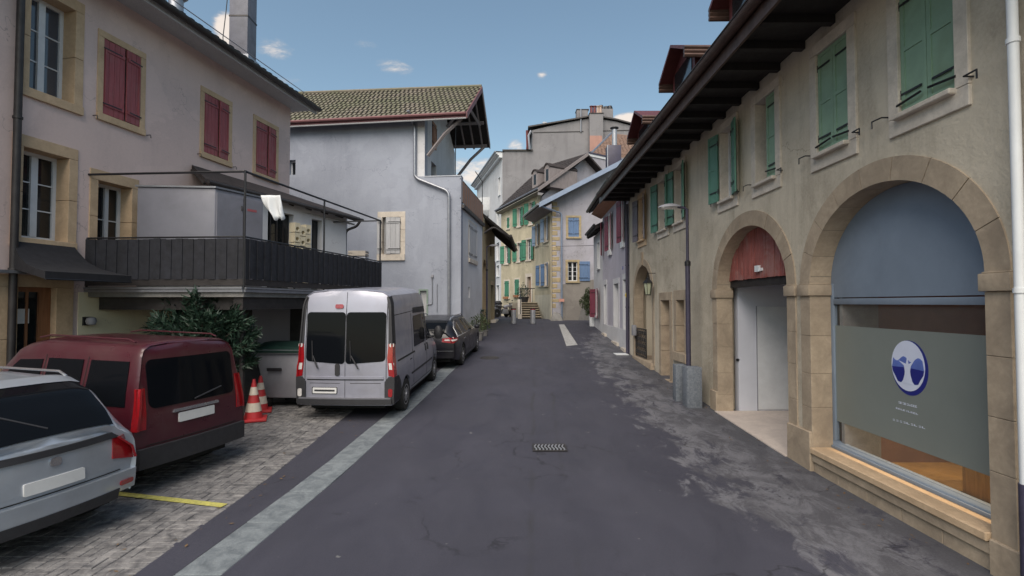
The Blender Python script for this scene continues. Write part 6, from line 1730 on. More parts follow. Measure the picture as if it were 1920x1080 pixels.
# ------------------------------------------------ silver van
WR = .325
van = place('parked_van', -3.16, 9.75, R_(90 - 2.6), 'silver high-roofed panel van with dark twin rear windows parked beside the stone strip', 'van')
K = [(0, .30, .93, 1.12, .85, 2.2, 2.47), (.12, .30, .95, 1.12, .87, 2.22, 2.50), (2.6, .28, .95, 1.14, .86, 2.2, 2.51), (3.05, .28, .95, 1.14, .84, 2.05, 2.45), (3.4, .28, .94, 1.14, .76, 1.86, 2.14), (3.9, .28, .93, 1.1, .72, 1.45, 1.60), (4.2, .28, .91, 1.02, .74, 1.1, 1.2), (4.6, .3, .86, .9, .7, .95, 1.02), (4.76, .34, .74, .72, .62, .78, .82)]
C = Car(van, K, [(.3, 0), (1.1, .03), (2.1, .13), (2.46, .20)], .035, (.92, 4.0), .39)
C.body(SILVER); C.under()
for x in (.92, 4.0):
    for sd in (-1, 1): C.wheel(x, sd, 9)
gl = rrect(.010, .765, 1.13, 2.06, .07)
gl = [(y, z - .10 * (y - .035) * 0 - (.05 * (1 - y / .7) if z < 1.3 else 0)) for y, z in gl]
for poly in (gl, mirror(gl)): C.rear('rear_window', poly, CGLASS, .008)
C.rear('door_gap', [(-.004, .42), (.004, .42), (.004, 2.44), (-.004, 2.44)], SEAM, .004)
for sd in (-1, 1):
    a, b = .775, .787
    C.rear('door_gap', [(sd * a, .42), (sd * b, .42), (sd * b, 2.3), (sd * (a - .0), 2.3), ][:4], SEAM, .003)
C.rear('door_ledge', [(-.74, .775), (.74, .775), (.74, .79), (-.74, .79)], SEAM, .002)
C.rear('swage', [(-.74, .80), (.74, .80), (.73, .845), (-.73, .845)], SILVER, .018)
for y0, y1 in ((.10, .68), (-.68, -.10)):
    C.rear('panel_recess', rrect(y0, y1, .44, .72, .03), SILVER, .003)
    for z in (.44, .715): C.rear('recess_edge', [(y0, z), (y1, z), (y1, z + .008), (y0, z + .008)], SEAM, .0045)
C.rear('number_plate', rrect(.16, .62, .53, .635, .01, 2), PLATE, .014)
C.rear('plate_band', rrect(.19, .59, .565, .60, .008, 2), BUMPER, .0155)
C.rear('plate_frame', rrect(.14, .64, .515, .65, .012, 2), CHROME, .009)
C.rear('door_handle', rrect(.10, .19, .86, 1.09, .035), BUMPER, .02)
C.rear('third_brake_light', rrect(.06, .22, 2.13, 2.21, .03), REDL, .014)
for sd in (-1, 1):
    pil = [(sd * .93, .9), (sd * .80, .9), (sd * .80, 1.4), (sd * .765, 2.1), (sd * .70, 2.46), (sd * .74, 2.46), (sd * .82, 2.08)]
    C.side('corner_pillar', [(0, 1.44), (.2, 1.44), (.19, 2.1), (.18, 2.36), (.0, 2.36)], BUMPER, sd, .006)
    C.rear('corner_pillar', [(sd * .905, 1.46), (sd * .815, 1.46), (sd * .80, 2.1), (sd * .76, 2.34), (sd * .81, 2.34), (sd * .85, 2.1)], BUMPER, .008)
    C.rear('tail_light', [(sd * .925, .84), (sd * .83, .86), (sd * .80, 1.2), (sd * .82, 1.46), (sd * .905, 1.46)], REDL, .014)
    C.side('tail_light', [(0, .84), (.12, .86), (.15, 1.2), (.12, 1.46), (0, 1.46)], REDL, sd, .010)
    C.rear('indicator', [(sd * .935, .97), (sd * .84, .98), (sd * .83, 1.1), (sd * .93, 1.1)], CLEARL, .018)
    C.rear('reversing_light', rrect(*sorted((sd * .84, sd * .92)), 1.40, 1.47, .02, 2), CLEARL, .018)
    C.rear('bumper_corner', [(sd * .94, .34), (sd * .76, .34), (sd * .76, .75), (sd * .83, .84), (sd * .94, .84)], BUMPER, .03)
    C.side('bumper_corner', [(0, .34), (.48, .34), (.5, .5), (.42, .7), (.25, .84), (0, .84)], BUMPER, sd, .014)
    C.rear('fog_light', rrect(*sorted((sd * .83, sd * .91)), .47, .62, .03), REDL if sd < 0 else CLEARL, .04)
    # flank
    C.side('front_door_window', [(2.93, 1.2), (3.62, 1.2), (3.66, 1.4), (3.34, 1.78), (3.05, 1.86), (2.93, 1.86)], CGLASS, sd, .006)
    C.side('sliding_door_window', [(1.72 + .0, 1.2), (2.75, 1.2), (2.8, 1.25), (2.8, 1.84), (2.74, 1.88), (1.78, 1.88), (1.72, 1.82)], CGLASS, sd, .006)
    for x, z0, z1 in ((1.55, .45, 1.96), (2.86, .42, 1.96), (3.74, .42, 1.2)): C.side('door_gap', [(x, z0), (x + .01, z0), (x + .01, z1), (x, z1)], SEAM, sd, .003)
    C.side('door_track', [(.32, 1.085), (1.72, 1.085), (1.72, 1.115), (.32, 1.115)], SEAM, sd, .006)
    C.side('roof_seam', [(.2, 1.985), (3.1, 1.985), (3.1, 1.998), (.2, 1.998)], SEAM, sd, .003)
    C.side('rub_strip', [(1.35, .66), (3.55, .66), (3.55, .70), (1.35, .70)], BUMPER, sd, .01)
    C.side('sill_cover', [(1.36, .285), (3.56, .285), (3.56, .40), (1.36, .40)], BUMPER, sd, .004)
    C.side('roof_vent', [(1.75, 1.94), (3.1, 1.9), (3.14, 1.97), (3.0, 2.04), (1.75, 2.06)], BUMPER, sd, .008)
    for x in (2.72, 2.95): C.side('door_handle', [(x, .98), (x + .08, .98), (x + .08, 1.14), (x, 1.14)], BUMPER, sd, .02)
    C.side('fuel_flap', [(1.25, .98), (1.43, .98), (1.43, 1.0), (1.25, 1.0)], SEAM, sd, .003)
    mm = MB().lathe([(.0, -.1), (.09, -.09), (.13, .0), (.12, .12), (.05, .2), (0, .2)], (0, 0, 0), 'z', 12)
    mm.v = [C.W((3.5 + v.x * .7, sd * (1.12 + v.y * .9), 1.28 + v.z * 1.1)) for v in mm.v]; mm.build('door_mirror', BUMPER, van)
    MB().tube([C.W((3.45, sd * .9, 1.22)), C.W((3.5, sd * 1.1, 1.28))], .03, 8).build('mirror_arm', BUMPER, van)
mb = MB()
bp = [(-.90, .33), (.90, .33), (.90, .43), (-.90, .43)]
C.rear('bumper', bp, BUMPER, .07, .05); C.rear('bumper_step', [(-.88, .432), (.88, .432), (.88, .455), (-.88, .455)], m_paint('worn_bumper_top', lin(.14, .14, .16), .5, .2), .06, .03)
for ya, yb in ((.62, .52), (-.12, -.26)):
    MB().tube([C.W((C.rx(ya, 1.22) - .03, ya, 1.24)), C.W((C.rx(yb, .98) - .035, yb, 1.0))], .014, 6).build('wiper', BUMPER, van)
    MB().tube([C.W((C.rx(ya, 1.2) - .025, ya + .01, 1.14)), C.W((C.rx(ya, 1.55) - .025, ya + .03 * (1 if ya > 0 else 1), 1.52))], .008, 5).build('wiper_blade', BUMPER, van)
C.top('windscreen', 3.2, 4.12, .9, CGLASS)

# ------------------------------------------------ black estate car
WR = .33
bc_ = place('estate_car', -2.53, 15.25, R_(90 - 5.6), 'glossy black estate car with silver roof rails parked in front of the van', 'car')
K = [(0, .34, .82, .86, .60, 1.0, 1.08), (.1, .30, .87, .92, .62, 1.12, 1.20), (.3, .26, .90, .95, .64, 1.30, 1.36), (.55, .22, .915, .96, .645, 1.38, 1.44), (1.6, .2, .92, .94, .65, 1.41, 1.47), (2.5, .2, .92, .92, .64, 1.38, 1.45), (3.0, .2, .92, .91, .62, 1.22, 1.33), (3.6, .2, .91, .90, .68, .98, 1.03), (4.3, .22, .88, .82, .66, .84, .9), (4.7, .26, .78, .68, .6, .7, .76), (4.82, .3, .65, .58, .5, .62, .66)]
C = Car(bc_, K, [(.3, 0), (.7, -.02), (.95, .0), (1.1, .05)], .06, (.98, 3.8), .375)
C.body(BLACKC); C.under()
for x in (.98, 3.8):
    for sd in (-1, 1): C.wheel(x, sd, 7)
C.top('rear_window', .06, .5, .86, CGLASS, .006)
C.rear('number_plate', rrect(-.26, .26, .62, .73, .01, 2), PLATE, .012); C.rear('bumper_strip', [(-.8, .55), (.8, .55), (.8, .565), (-.8, .565)], CHROME, .01)
for sd in (-1, 1):
    C.rear('tail_light', [(sd * .83, .78), (sd * .46, .83), (sd * .48, .93), (sd * .80, .97)], REDL, .014)
    C.rear('light_strip', [(sd * .80, .86), (sd * .54, .865), (sd * .55, .90), (sd * .80, .91)], CLEARL, .018)
    C.side('tail_light', [(0, .80), (.26, .86), (.30, .93), (.0, .95)], REDL, sd, .010)
    C.side('light_strip', [(0, .855), (.2, .88), (.2, .905), (0, .90)], CLEARL, sd, .014)
    C.side('chrome_frame', [(.34, .955), (3.28, .93), (3.0, 1.1), (2.55, 1.36), (1.9, 1.425), (1.0, 1.42), (.6, 1.36), (.4, 1.2)], CHROME, sd, .004)
    C.side('rear_quarter_glass', [(.42, .985), (1.0, .975), (.98, 1.375), (.66, 1.33), (.5, 1.2)], CGLASS, sd, .008)
    C.side('rear_door_glass', [(1.08, .975), (1.98, .965), (1.94, 1.395), (1.06, 1.385)], CGLASS, sd, .008)
    C.side('front_door_glass', [(2.06, .965), (3.1, .955), (2.9, 1.1), (2.5, 1.33), (2.02, 1.385)], CGLASS, sd, .008)
    MB().tube([C.W((x, sd * .60, z)) for x, z in ((.5, 1.42), (.62, 1.485), (1.3, 1.525), (2.2, 1.505), (2.42, 1.44))], .018, 8).build('roof_rail', CHROME, bc_)
    for x in (1.02, 2.02, 3.15): C.side('door_gap', [(x, .3), (x + .008, .3), (x + .008, .93), (x, .93)], SEAM, sd, .003)
    for x in (1.15, 2.2): C.side('door_handle', [(x, .80), (x + .18, .80), (x + .18, .83), (x, .83)], CHROME, sd, .018)
    C.side('sill_trim', [(1.4, .21), (3.4, .21), (3.4, .25), (1.4, .25)], CHROME, sd, .006)
    mm = MB().lathe([(.0, -.07), (.08, -.05), (.1, .0), (.08, .05), (0, .08)], (0, 0, 0), 'z', 12)
    mm.v = [C.W((2.95 + v.x * .8, sd * (1.02 + v.y), 1.0 + v.z)) for v in mm.v]; mm.build('door_mirror', BLACKC, bc_)
C.top('windscreen', 2.62, 3.5, .88, CGLASS)

# ------------------------------------------------ wine red multi-purpose van
WR = .31
hd_ = math.atan2(.27, -1)
rv = place('red_minivan', -4.26, 6.98, hd_, 'wine red boxy minivan parked nose to the cream wall', 'car', z=.0)
K = [(0, .34, .83, 1.02, .70, 1.66, 1.82), (.12, .28, .86, 1.02, .71, 1.68, 1.86), (1.9, .24, .87, 1.0, .71, 1.68, 1.88), (2.3, .24, .87, .98, .70, 1.6, 1.80), (2.9, .24, .86, .96, .66, 1.18, 1.3), (3.15, .26, .84, .92, .64, .98, 1.06), (3.55, .3, .76, .8, .6, .82, .88), (3.65, .34, .66, .66, .5, .7, .74)]
C = Car(rv, K, [(.3, 0), (1.0, .02), (1.7, .12), (1.86, .18)], .04, (.75, 2.95), .36)
C.body(WINE); C.under()
for x in (.75, 2.95):
    for sd in (-1, 1): C.wheel(x, sd, 7)
C.rear('rear_window', rrect(-.66, .66, 1.04, 1.64, .08), CGLASS, .010)
C.rear('number_plate', rrect(-.28, .28, .80, .92, .012, 2), PLATE, .014); C.rear('plate_moulding', [(-.36, .94), (.36, .94), (.34, .98), (-.34, .98)], CHROME, .02)
C.rear('bumper', [(-.82, .34), (.82, .34), (.82, .58), (-.82, .58)], BUMPER, .06, .04); C.rear('tailgate_gap', [(-.70, .60), (.70, .60), (.70, .61), (-.70, .61)], SEAM, .004)
MB().tube([C.W((C.rx(0, 1.08) - .03, .05, 1.07)), C.W((C.rx(.45, 1.2) - .02, -.42, 1.16))], .011, 6).build('wiper', BUMPER, rv)
for sd in (-1, 1):
    C.rear('tail_light', [(sd * .84, .80), (sd * .71, .80), (sd * .70, 1.30), (sd * .80, 1.30)], REDL, .012)
    C.side('tail_light', [(0, .80), (.08, .80), (.08, 1.30), (0, 1.30)], REDL, sd, .008)
    for x0, x1 in ((.22, .92), (1.02, 1.66)): C.side('side_window', [(x0, 1.08), (x1, 1.08), (x1, 1.62), (x0 + .03, 1.62)], CGLASS, sd, .008)
    C.side('front_door_glass', [(1.76, 1.08), (2.65, 1.06), (2.4, 1.42), (2.2, 1.58), (1.76, 1.6)], CGLASS, sd, .008)
    for x in (.97, 1.71, 2.68): C.side('door_gap', [(x, .34), (x + .01, .34), (x + .01, 1.66), (x, 1.66)] if x < 2 else [(x, .34), (x + .01, .34), (x + .01, 1.0), (x, 1.0)], SEAM, sd, .003)
    MB().tube([C.W((x, sd * .62, z)) for x, z in ((.35, 1.85), (.45, 1.885), (1.8, 1.905), (2.0, 1.87))], .011, 8).build('roof_rail', WINE, rv)
    C.side('rub_strip', [(1.1, .60), (2.6, .60), (2.6, .66), (1.1, .66)], BUMPER, sd, .012)
    for x in (1.1, 1.85): C.side('door_handle', [(x, .90), (x + .16, .90), (x + .16, .94), (x, .94)], BUMPER, sd, .02)
    mm = MB().lathe([(.0, -.08), (.08, -.06), (.1, .0), (.08, .07), (0, .1)], (0, 0, 0), 'z', 12)
    mm.v = [C.W((2.55 + v.x * .8, sd * (.98 + v.y), 1.1 + v.z)) for v in mm.v]; mm.build('door_mirror', BUMPER, rv)
C.top('windscreen', 2.38, 3.0, .88, CGLASS)

# ------------------------------------------------ pale silver hatchback
WR = .31
sv = place('silver_hatchback', -4.3, 4.86, math.atan2(.24, -1), 'pale silver-blue hatchback parked nose in at the left edge', 'car', z=.0)
K = [(0, .36, .80, .80, .60, .95, 1.02), (.05, .32, .84, .92, .66, 1.02, 1.10), (.2, .28, .87, .96, .68, 1.16, 1.26), (.42, .24, .885, .97, .68, 1.36, 1.44), (.75, .22, .89, .96, .68, 1.48, 1.57), (1.5, .22, .89, .94, .69, 1.52, 1.60), (2.3, .22, .89, .92, .67, 1.46, 1.56), (2.9, .22, .88, .9, .66, 1.16, 1.26), (3.3, .24, .86, .88, .64, .98, 1.04), (3.8, .28, .8, .78, .6, .84, .9), (4.0, .32, .66, .64, .5, .68, .72)]
C = Car(sv, K, [(.3, 0), (.62, -.02), (.95, .0), (1.0, .01)], .07, (.72, 3.2), .36)
C.body(PALESIL); C.under()
for x in (.72, 3.2):
    for sd in (-1, 1): C.wheel(x, sd, 7)
C.top('rear_window', .045, .62, .90, CGLASS, .010)
C.top('spoiler', .60, .82, .96, PALESIL, .018)
C.rear('number_plate', rrect(-.26, .26, .62, .73, .012, 2), PLATE, .016)
C.rear('bumper', [(-.82, .36), (.82, .36), (.82, .56), (-.82, .56)], PALESIL, .055, .04); C.rear('bumper_insert', [(-.6, .30), (.6, .30), (.62, .40), (-.62, .40)], BUMPER, .065, .05)
C.rear('tailgate_gap', [(-.66, .575), (.66, .575), (.66, .585), (-.66, .585)], SEAM, .004)
C.rear('tailgate_lip', [(-.70, .925), (.70, .925), (.66, .985), (-.66, .985)], BUMPER, .02)
C.rear('badge', rrect(-.05, .05, .82, .90, .03, 3), CHROME, .014)
MB().tube([C.W((.10, 0, 1.16)), C.W((.30, .38, 1.36))], .011, 6).build('wiper', BUMPER, sv)
for sd in (-1, 1):
    C.rear('tail_light', [(sd * .83, .66), (sd * .56, .72), (sd * .58, .92), (sd * .78, .96)], REDL, .014)
    C.side('tail_light', [(0, .68), (.22, .76), (.24, .94), (.0, .94)], REDL, sd, .010)
    C.side('side_window', [(.62, 1.02), (1.45, 1.0), (1.42, 1.44), (.86, 1.42)], CGLASS, sd, .008)
    C.side('front_door_glass', [(1.53, 1.0), (2.62, .98), (2.4, 1.25), (2.1, 1.42), (1.52, 1.46)], CGLASS, sd, .008)
    for x in (1.48, 2.68): C.side('door_gap', [(x, .34), (x + .008, .34), (x + .008, .96), (x, .96)], SEAM, sd, .003)
    for x in (.95, 1.6): C.side('door_handle', [(x + .3, .84), (x + .46, .84), (x + .46, .87), (x + .3, .87)], PALESIL, sd, .02)
    C.rear('fog_light', rrect(*sorted((sd * .62, sd * .78)), .42, .47, .015, 2), REDL, .07)
    MB().tube([C.W((x, sd * .62, z)) for x, z in ((.75, 1.55), (.85, 1.60), (1.9, 1.62), (2.1, 1.57))], .014, 8).build('roof_rail', CHROME, sv)
    mm = MB().lathe([(.0, -.07), (.08, -.05), (.1, .0), (.08, .05), (0, .08)], (0, 0, 0), 'z', 12)
    mm.v = [C.W((2.5 + v.x * .8, sd * (1.0 + v.y), 1.04 + v.z)) for v in mm.v]; mm.build('door_mirror', PALESIL, sv)
C.top('windscreen', 2.4, 3.1, .88, CGLASS)

# ================================================================== STREET FURNITURE AND SMALL THINGS
# waste container
dp_ = thing('waste_container', (-4.75, 11.2, gz(11)), 'large grey metal waste container with dark green lid behind the traffic cones', 'waste container', rz=R_(-4))
def WD(p): return wm(dp_) @ Vector(p)
def frust(x0, x1, y0, y1, z0, X0, X1, Y0_, Y1_, z1, W=WD): return [W(p) for p in ((x0, y0, z0), (x1, y0, z0), (x1, y1, z0), (x0, y1, z0), (X0, Y0_, z1), (X1, Y0_, z1), (X1, Y1_, z1), (X0, Y1_, z1))]
MB().hexa(frust(-.40, .40, -.45, .45, .2, -.54, .50, -.58, .58, 1.18)).build('body', GREYM, dp_, bevel=.03)
for (x0, x1, y0, y1) in ((-.58, .54, -.63, -.56), (-.58, .54, .56, .63), (-.58, -.52, -.56, .56), (.48, .54, -.56, .56)):
    MB().hexa(frust(x0, x1, y0, y1, 1.14, x0, x1, y0, y1, 1.22)).build('rim', ZINC, dp_)
GLID = m_paint('dark_green_lid', lin(.01, .03, .024), .45, .15, 4)
prof = [(.62, 1.22), (.45, 1.30), (.15, 1.35), (-.2, 1.34), (-.5, 1.27), (-.64, 1.2)]
MB().prism([WD((-.56, y, z)) for y, z in prof] + [WD((-.56, y, z - .04)) for y, z in reversed(prof)], [WD((.52, y, z)) for y, z in prof] + [WD((.52, y, z - .04)) for y, z in reversed(prof)]).build('lid', GLID, dp_)
for x in (-.33, .33):
    for y in (-.36, .36):
        mb = MB().lathe([(.09, -.02), (.1, -.015), (.1, .015), (.09, .02)], (0, 0, 0), 'x', 14); mb.v = [WD(v + Vector((x, y, .1))) for v in mb.v]; mb.build('wheel', TYRE, dp_)
        MB().hexa(frust(x - .04, x + .04, y - .03, y + .03, .1, x - .05, x + .05, y - .05, y + .05, .215)).build('castor', DKMETAL, dp_)
for x in (-.2, .18): pass
MB().hexa(frust(-.28, .02, -.59, -.55, .78, -.28, .02, -.60, -.56, .84)).build('label_plate', BUMPER, dp_)
mb = MB().lathe([(.05, -.05), (.05, .05)], (0, 0, 0), 'x', 12); mb.v = [WD(v + Vector((.58, -.5, 1.08))) for v in mb.v]; mb.build('lifting_pin', ZINC, dp_)
# traffic cones
CONER = m_paint('cone_red', lin(.5, .035, .04), .5, .12, 6, .001, dirt=lin(.25, .1, .08), dirtamt=.4); CONEW = m_paint('cone_reflective_band', lin(.68, .6, .5), .45, .1, 8, .001, dirt=lin(.4, .35, .28), dirtamt=.4)
def cone(x, y, h, label, lean=0, z=None):
    t = thing('traffic_cone', (x, y, gz(y) if z is None else z), label, 'traffic cone', 'traffic cones by the waste container'); t.rotation_euler = (lean, -lean, .4)
    M = wm(t); R0, R1 = .15 * h / .7, .025
    def f(a, b, nm, m):
        ra, rb = R0 + (R1 - R0) * a, R0 + (R1 - R0) * b; e = .003 if nm == 'white_band' else 0
        mb = MB().lathe([(ra + e, .04 + a * (h - .04)), (rb + e, .04 + b * (h - .04))], (0, 0, 0), 'z', 20); mb.v = [M @ v for v in mb.v]; mb.build(nm, m, t)
    f(0, 1, 'cone_body', CONER); f(.18, .40, 'white_band', CONEW); f(.60, .80, 'white_band', CONEW)
    mb = MB().box(-.21 * h / .7, .21 * h / .7, -.21 * h / .7, .21 * h / .7, 0, .045); mb.v = [M @ v for v in mb.v]; mb.build('base', CONER, t, bevel=.012)
cone(-4.94, 9.85, .78, 'larger red and white traffic cone, the one standing in front'); cone(-5.13, 10.5, .72, 'second red and white traffic cone, half hidden behind the front one')
# granite posts
def granite(px0, px1, pyt, Y, label):
    a, b = at(px0, 568, Y), at(px1, 568, Y); zt = at((px0 + px1) / 2, pyt, Y).z; w = (b.x - a.x)
    t = MB().box(a.x, b.x, Y, Y + w, gz(Y) - .05, zt).build('stone_post', GRANITE, None, loc=(a.x + w / 2, Y + w / 2, gz(Y)), bevel=.012); tag(t, label, 'bollard', 'granite posts protecting the lamp post')
granite(1287, 1315, 689, 10.75, 'nearer square granite post, the one in front of the lamp post'); granite(1266, 1286, 684, 11.35, 'farther square granite post, left of the lamp post')
# street lamps
def street_lamp(x, y, zt, hx, hy, label, r=.055, hl=.5):
    t = thing('street_lamp', (x, y, gz(y)), label, 'street lamp'); z0 = gz(y)
    mid = z0 + (zt - z0) * .72
    MB().tube([(x, y, z0), (x, y, mid)], r, 14).build('lower_pole', LAMPM, t); MB().tube([(x, y, mid - .01), (x, y, zt)], r * .62, 12).build('upper_pole', LAMPM, t)
    MB().lathe([(r * 1.25, -.06), (r * 1.25, .03), (r * .7, .06)], (x, y, mid), n=12).build('collar', BLACKM, t)
    d = Vector((hx, hy, 0)).normalized(); top = Vector((x, y, zt))
    MB().tube([top - Z3 * .03, top + Z3 * .03 + d * .05, top + d * .2 + Z3 * .05], r * .55, 10).build('arm', LAMPM, t)
    s_ = Vector((-d.y, d.x, 0)); n = 9; up_ = []; lo_ = []
    for i in range(n + 1):
        u = i / n; w = .13 * math.sin(math.pi * min(1, .16 + u * .84)) ** .6 + .012; h = .075 * math.sin(math.pi * min(1, .1 + .9 * u)) ** .7 + .012
        c = top + d * (.16 + hl * u) + Z3 * .045
        for k in range(7):
            a = math.pi * k / 6; up_.append(c + s_ * (w * math.cos(a)) + Z3 * (h * math.sin(a)))
    mb = MB().add(up_, [(i * 7 + k, i * 7 + k + 1, (i + 1) * 7 + k + 1, (i + 1) * 7 + k) for i in range(n) for k in range(6)] + [(i * 7, (i + 1) * 7, (i + 1) * 7 + 6, i * 7 + 6) for i in range(n)] + [tuple(range(7)), tuple(reversed(range(n * 7, n * 7 + 7)))], True)
    mb.build('lamp_head', GREYM, t)
    MB().hexa([top + d * a + s_ * b + Z3 * c for a, b, c in ((.25, -.08, .012), (.25 + hl * .6, -.08, .012), (.25 + hl * .6, .08, .012), (.25, .08, .012), (.22, -.1, .046), (.25 + hl * .65, -.1, .046), (.25 + hl * .65, .1, .046), (.22, .1, .046))]).build('lamp_glass', CLEARL, t)
    return t
lp = at(1290, 568, 11.15); street_lamp(lp.x, 11.15, at(1290, 392, 11.15).z, -1, .12, 'dark lamp post standing behind the two granite posts in front of the long house', .052, .46)
l2 = at(912, 568, 26.6); street_lamp(l2.x + .02, 26.6, at(912, 463, 26.6).z, 1, -.2, 'small dark street lamp against the ochre house', .05, .5)
# steel bollards
for k, (px, lab) in enumerate(((963, 'left steel bollard with red band at the end of the street'), (999, 'right steel bollard with red band in front of the stone steps'))):
    Y = 29.3; c = at(px, 568, Y); t = thing('steel_bollard', (c.x, Y, gz(Y)), lab, 'bollard', 'steel bollards across the street'); z0 = gz(Y)
    MB().lathe([(.145, 0), (.145, .80)], (c.x, Y, z0), n=20).build('tube', STEEL, t); MB().lathe([(.148, .801), (.148, .85)], (c.x, Y, z0), n=20).build('red_band', REDL, t)
    MB().lathe([(.15, .851), (.15, .875), (.12, .89)], (c.x, Y, z0), n=20).build('cap', BLACKM, t); MB().lathe([(.2, 0), (.2, .012)], (c.x, Y, z0), n=20).build('foot_ring', DKMETAL, t)

# plants: leaves are single small blades
def leaves(n, centre, rad, size, seed, squash=(1, 1, 1), long_=2.2, droop=.2, tips=None):
    rnd = random.Random(seed); mb = MB()
    for _ in range(n):
        if tips:
            b = rnd.choice(tips); t = rnd.uniform(.25, 1); p = b[0].lerp(b[1], t) + Vector([rnd.gauss(0, .03) for _ in range(3)]); out = (b[1] - b[0]).normalized()
        else:
            while True:
                v = Vector([rnd.uniform(-1, 1) for _ in range(3)])
                if .2 < v.length < 1 and rnd.random() < v.length ** 1.2: break
            k = .8 + .35 * math.sin(v.x * 5 + seed) * math.cos(v.z * 4 + v.y * 3)
            p = Vector(centre) + Vector((v.x * squash[0], v.y * squash[1], v.z * squash[2])) * rad * k; out = v.normalized()
        d = (out + Vector([rnd.uniform(-.8, .8) for _ in range(3)]) - Z3 * droop).normalized()
        s_ = d.cross(Vector([rnd.uniform(-1, 1) for _ in range(3)])).normalized(); l = size * rnd.uniform(.6, 1.3); w = l / long_ / 2
        nn = d.cross(s_) * l * .12
        mb.add([p, p + d * l * .45 + s_ * w + nn, p + d * l, p + d * l * .45 - s_ * w + nn], [(0, 1, 2, 3)])
    return mb
# dark shrub behind the red minivan
shc = at(366, 628, 9.6); root = Vector((shc.x, 9.75, gz(9.7)))
sb = thing('evergreen_shrub', root, 'dark green evergreen shrub with long pointed leaves between the red minivan and the terrace', 'shrub')
rnd = random.Random(4); tips = []; mb = MB()
for k in range(44):
    a = rnd.uniform(0, 2 * math.pi); r = rnd.uniform(.25, 1.45); zt_ = rnd.uniform(1.35, 2.45) - .25 * (r > .9)
    p0 = root + Z3 * rnd.uniform(.2, .9); p2 = root + Vector((math.cos(a) * r * 1.0, math.sin(a) * r * .45, zt_)); p1 = p0.lerp(p2, .5) + Z3 * .2
    mb.tube([p0, p1, p2], .022, 5, r2=.006); tips.append((p1, p2)); tips.append((p0.lerp(p1, .4), p1)) if k % 2 else None
mb.tube([root - Z3 * .05, root + Z3 * .6, root + Vector((.03, 0, 1.6))], .07, 8, r2=.03); mb.build('stems', BARK, sb)
o = leaves(9500, None, 1, .19, 9, tips=tips, long_=5.5).build('foliage', LEAF, sb); o['kind'] = 'stuff'
# planters by the barn house
def potted(x, y, h, r, label, seed, mat=LEAF2, pot=CONC, n=500):
    t = thing('potted_plant', (x, y, gz(y)), label, 'plant'); z0 = gz(y)
    MB().lathe([(r * .6, 0), (r * .8, h * .35), (r * .86, h * .35), (r * .86, h * .40), (r * .7, h * .4), (r * .6, h * .36)], (x, y, z0), n=14).build('pot', pot, t)
    o = leaves(n, (x, y, z0 + h * .75), r * 1.2, .09, seed, (1, 1, 1.2), 2.5).build('foliage', mat, t); o['kind'] = 'stuff'
    mb = MB(); rn = random.Random(seed)
    for _ in range(7): mb.tube([(x, y, z0 + h * .36), (x + rn.uniform(-r, r) * .8, y + rn.uniform(-r, r) * .8, z0 + h * .95)], .008, 4)
    mb.build('stems', BARK, t)
p = rp(905, 636); potted(-1.48, 22.0, .95, .34, 'grey-green potted shrub at the foot of the barn house', 3)
potted(-1.3, 23.6, .7, .26, 'smaller potted plant beside the ochre house corner', 5); potted(at(903, 568, 24.8).x + .05, 24.9, 1.2, .2, 'tall narrow dark pot with a sparse plant by the downpipe', 8, LEAF, BUMPER, 200)
potted(.85, 36.9, 1.0, .45, 'dark leafy plant in a pot at the top of the stone steps', 11, LEAF, BUMPER, 800)
bpot = [o for o in COL.objects if o.name.startswith('potted_plant')][-1]
for ch_ in [bpot]: ch_.location.z = 2.385
# bush at the end of the right-hand row
bc = at(1104, 566, 28.6); bush = thing('green_bush', (bc.x, 28.6, gz(28.6)), 'rounded green bush by the small end house', 'bush')
o = leaves(2600, (bc.x + .1, 28.7, at(1104, 566, 28.6).z), .62, .10, 6, (.85, .8, 1.15), 1.7).build('foliage', LEAF2, bush); o['kind'] = 'stuff'
MB().tube([(bc.x + .1, 28.7, 1.1), (bc.x + .08, 28.7, 2.4)], .05, 6, r2=.02).build('trunk', BARK, bush)
pc = at(1110, 568, 28.0); tag(MB().box(pc.x - .12, pc.x + .2, 27.9, 28.3, 1.0, 1.62).build('planter_box', WHITE_PL, None, loc=(pc.x, 28, 1.0), bevel=.02), 'small pale planter box in front of the green bush', 'planter')
# bin and board by the bend
bb = at(933, 575, 37); bn = thing('litter_bin', (bb.x, 37, 1.3), 'grey litter bin with dark lid beside the parked motorcycles', 'bin')
MB().lathe([(.26, 0), (.3, .95)], (bb.x, 37, 1.3), n=16).build('body', GREYM, bn); MB().lathe([(.33, .951), (.33, 1.06), (.2, 1.2)], (bb.x, 37, 1.3), n=16).build('lid', BUMPER, bn)
pb_ = at(928, 568, 36.5); pl_ = thing('sign_pole', (pb_.x, 36.5, 1.3), 'dark bent pole standing in front of the white house', 'pole')
MB().tube(elbow([(pb_.x, 36.5, 1.3), (pb_.x, 36.5, 5.35), (pb_.x - .5, 36.5, 5.35)], .2), .055, 8).build('pole', LAMPM, pl_)
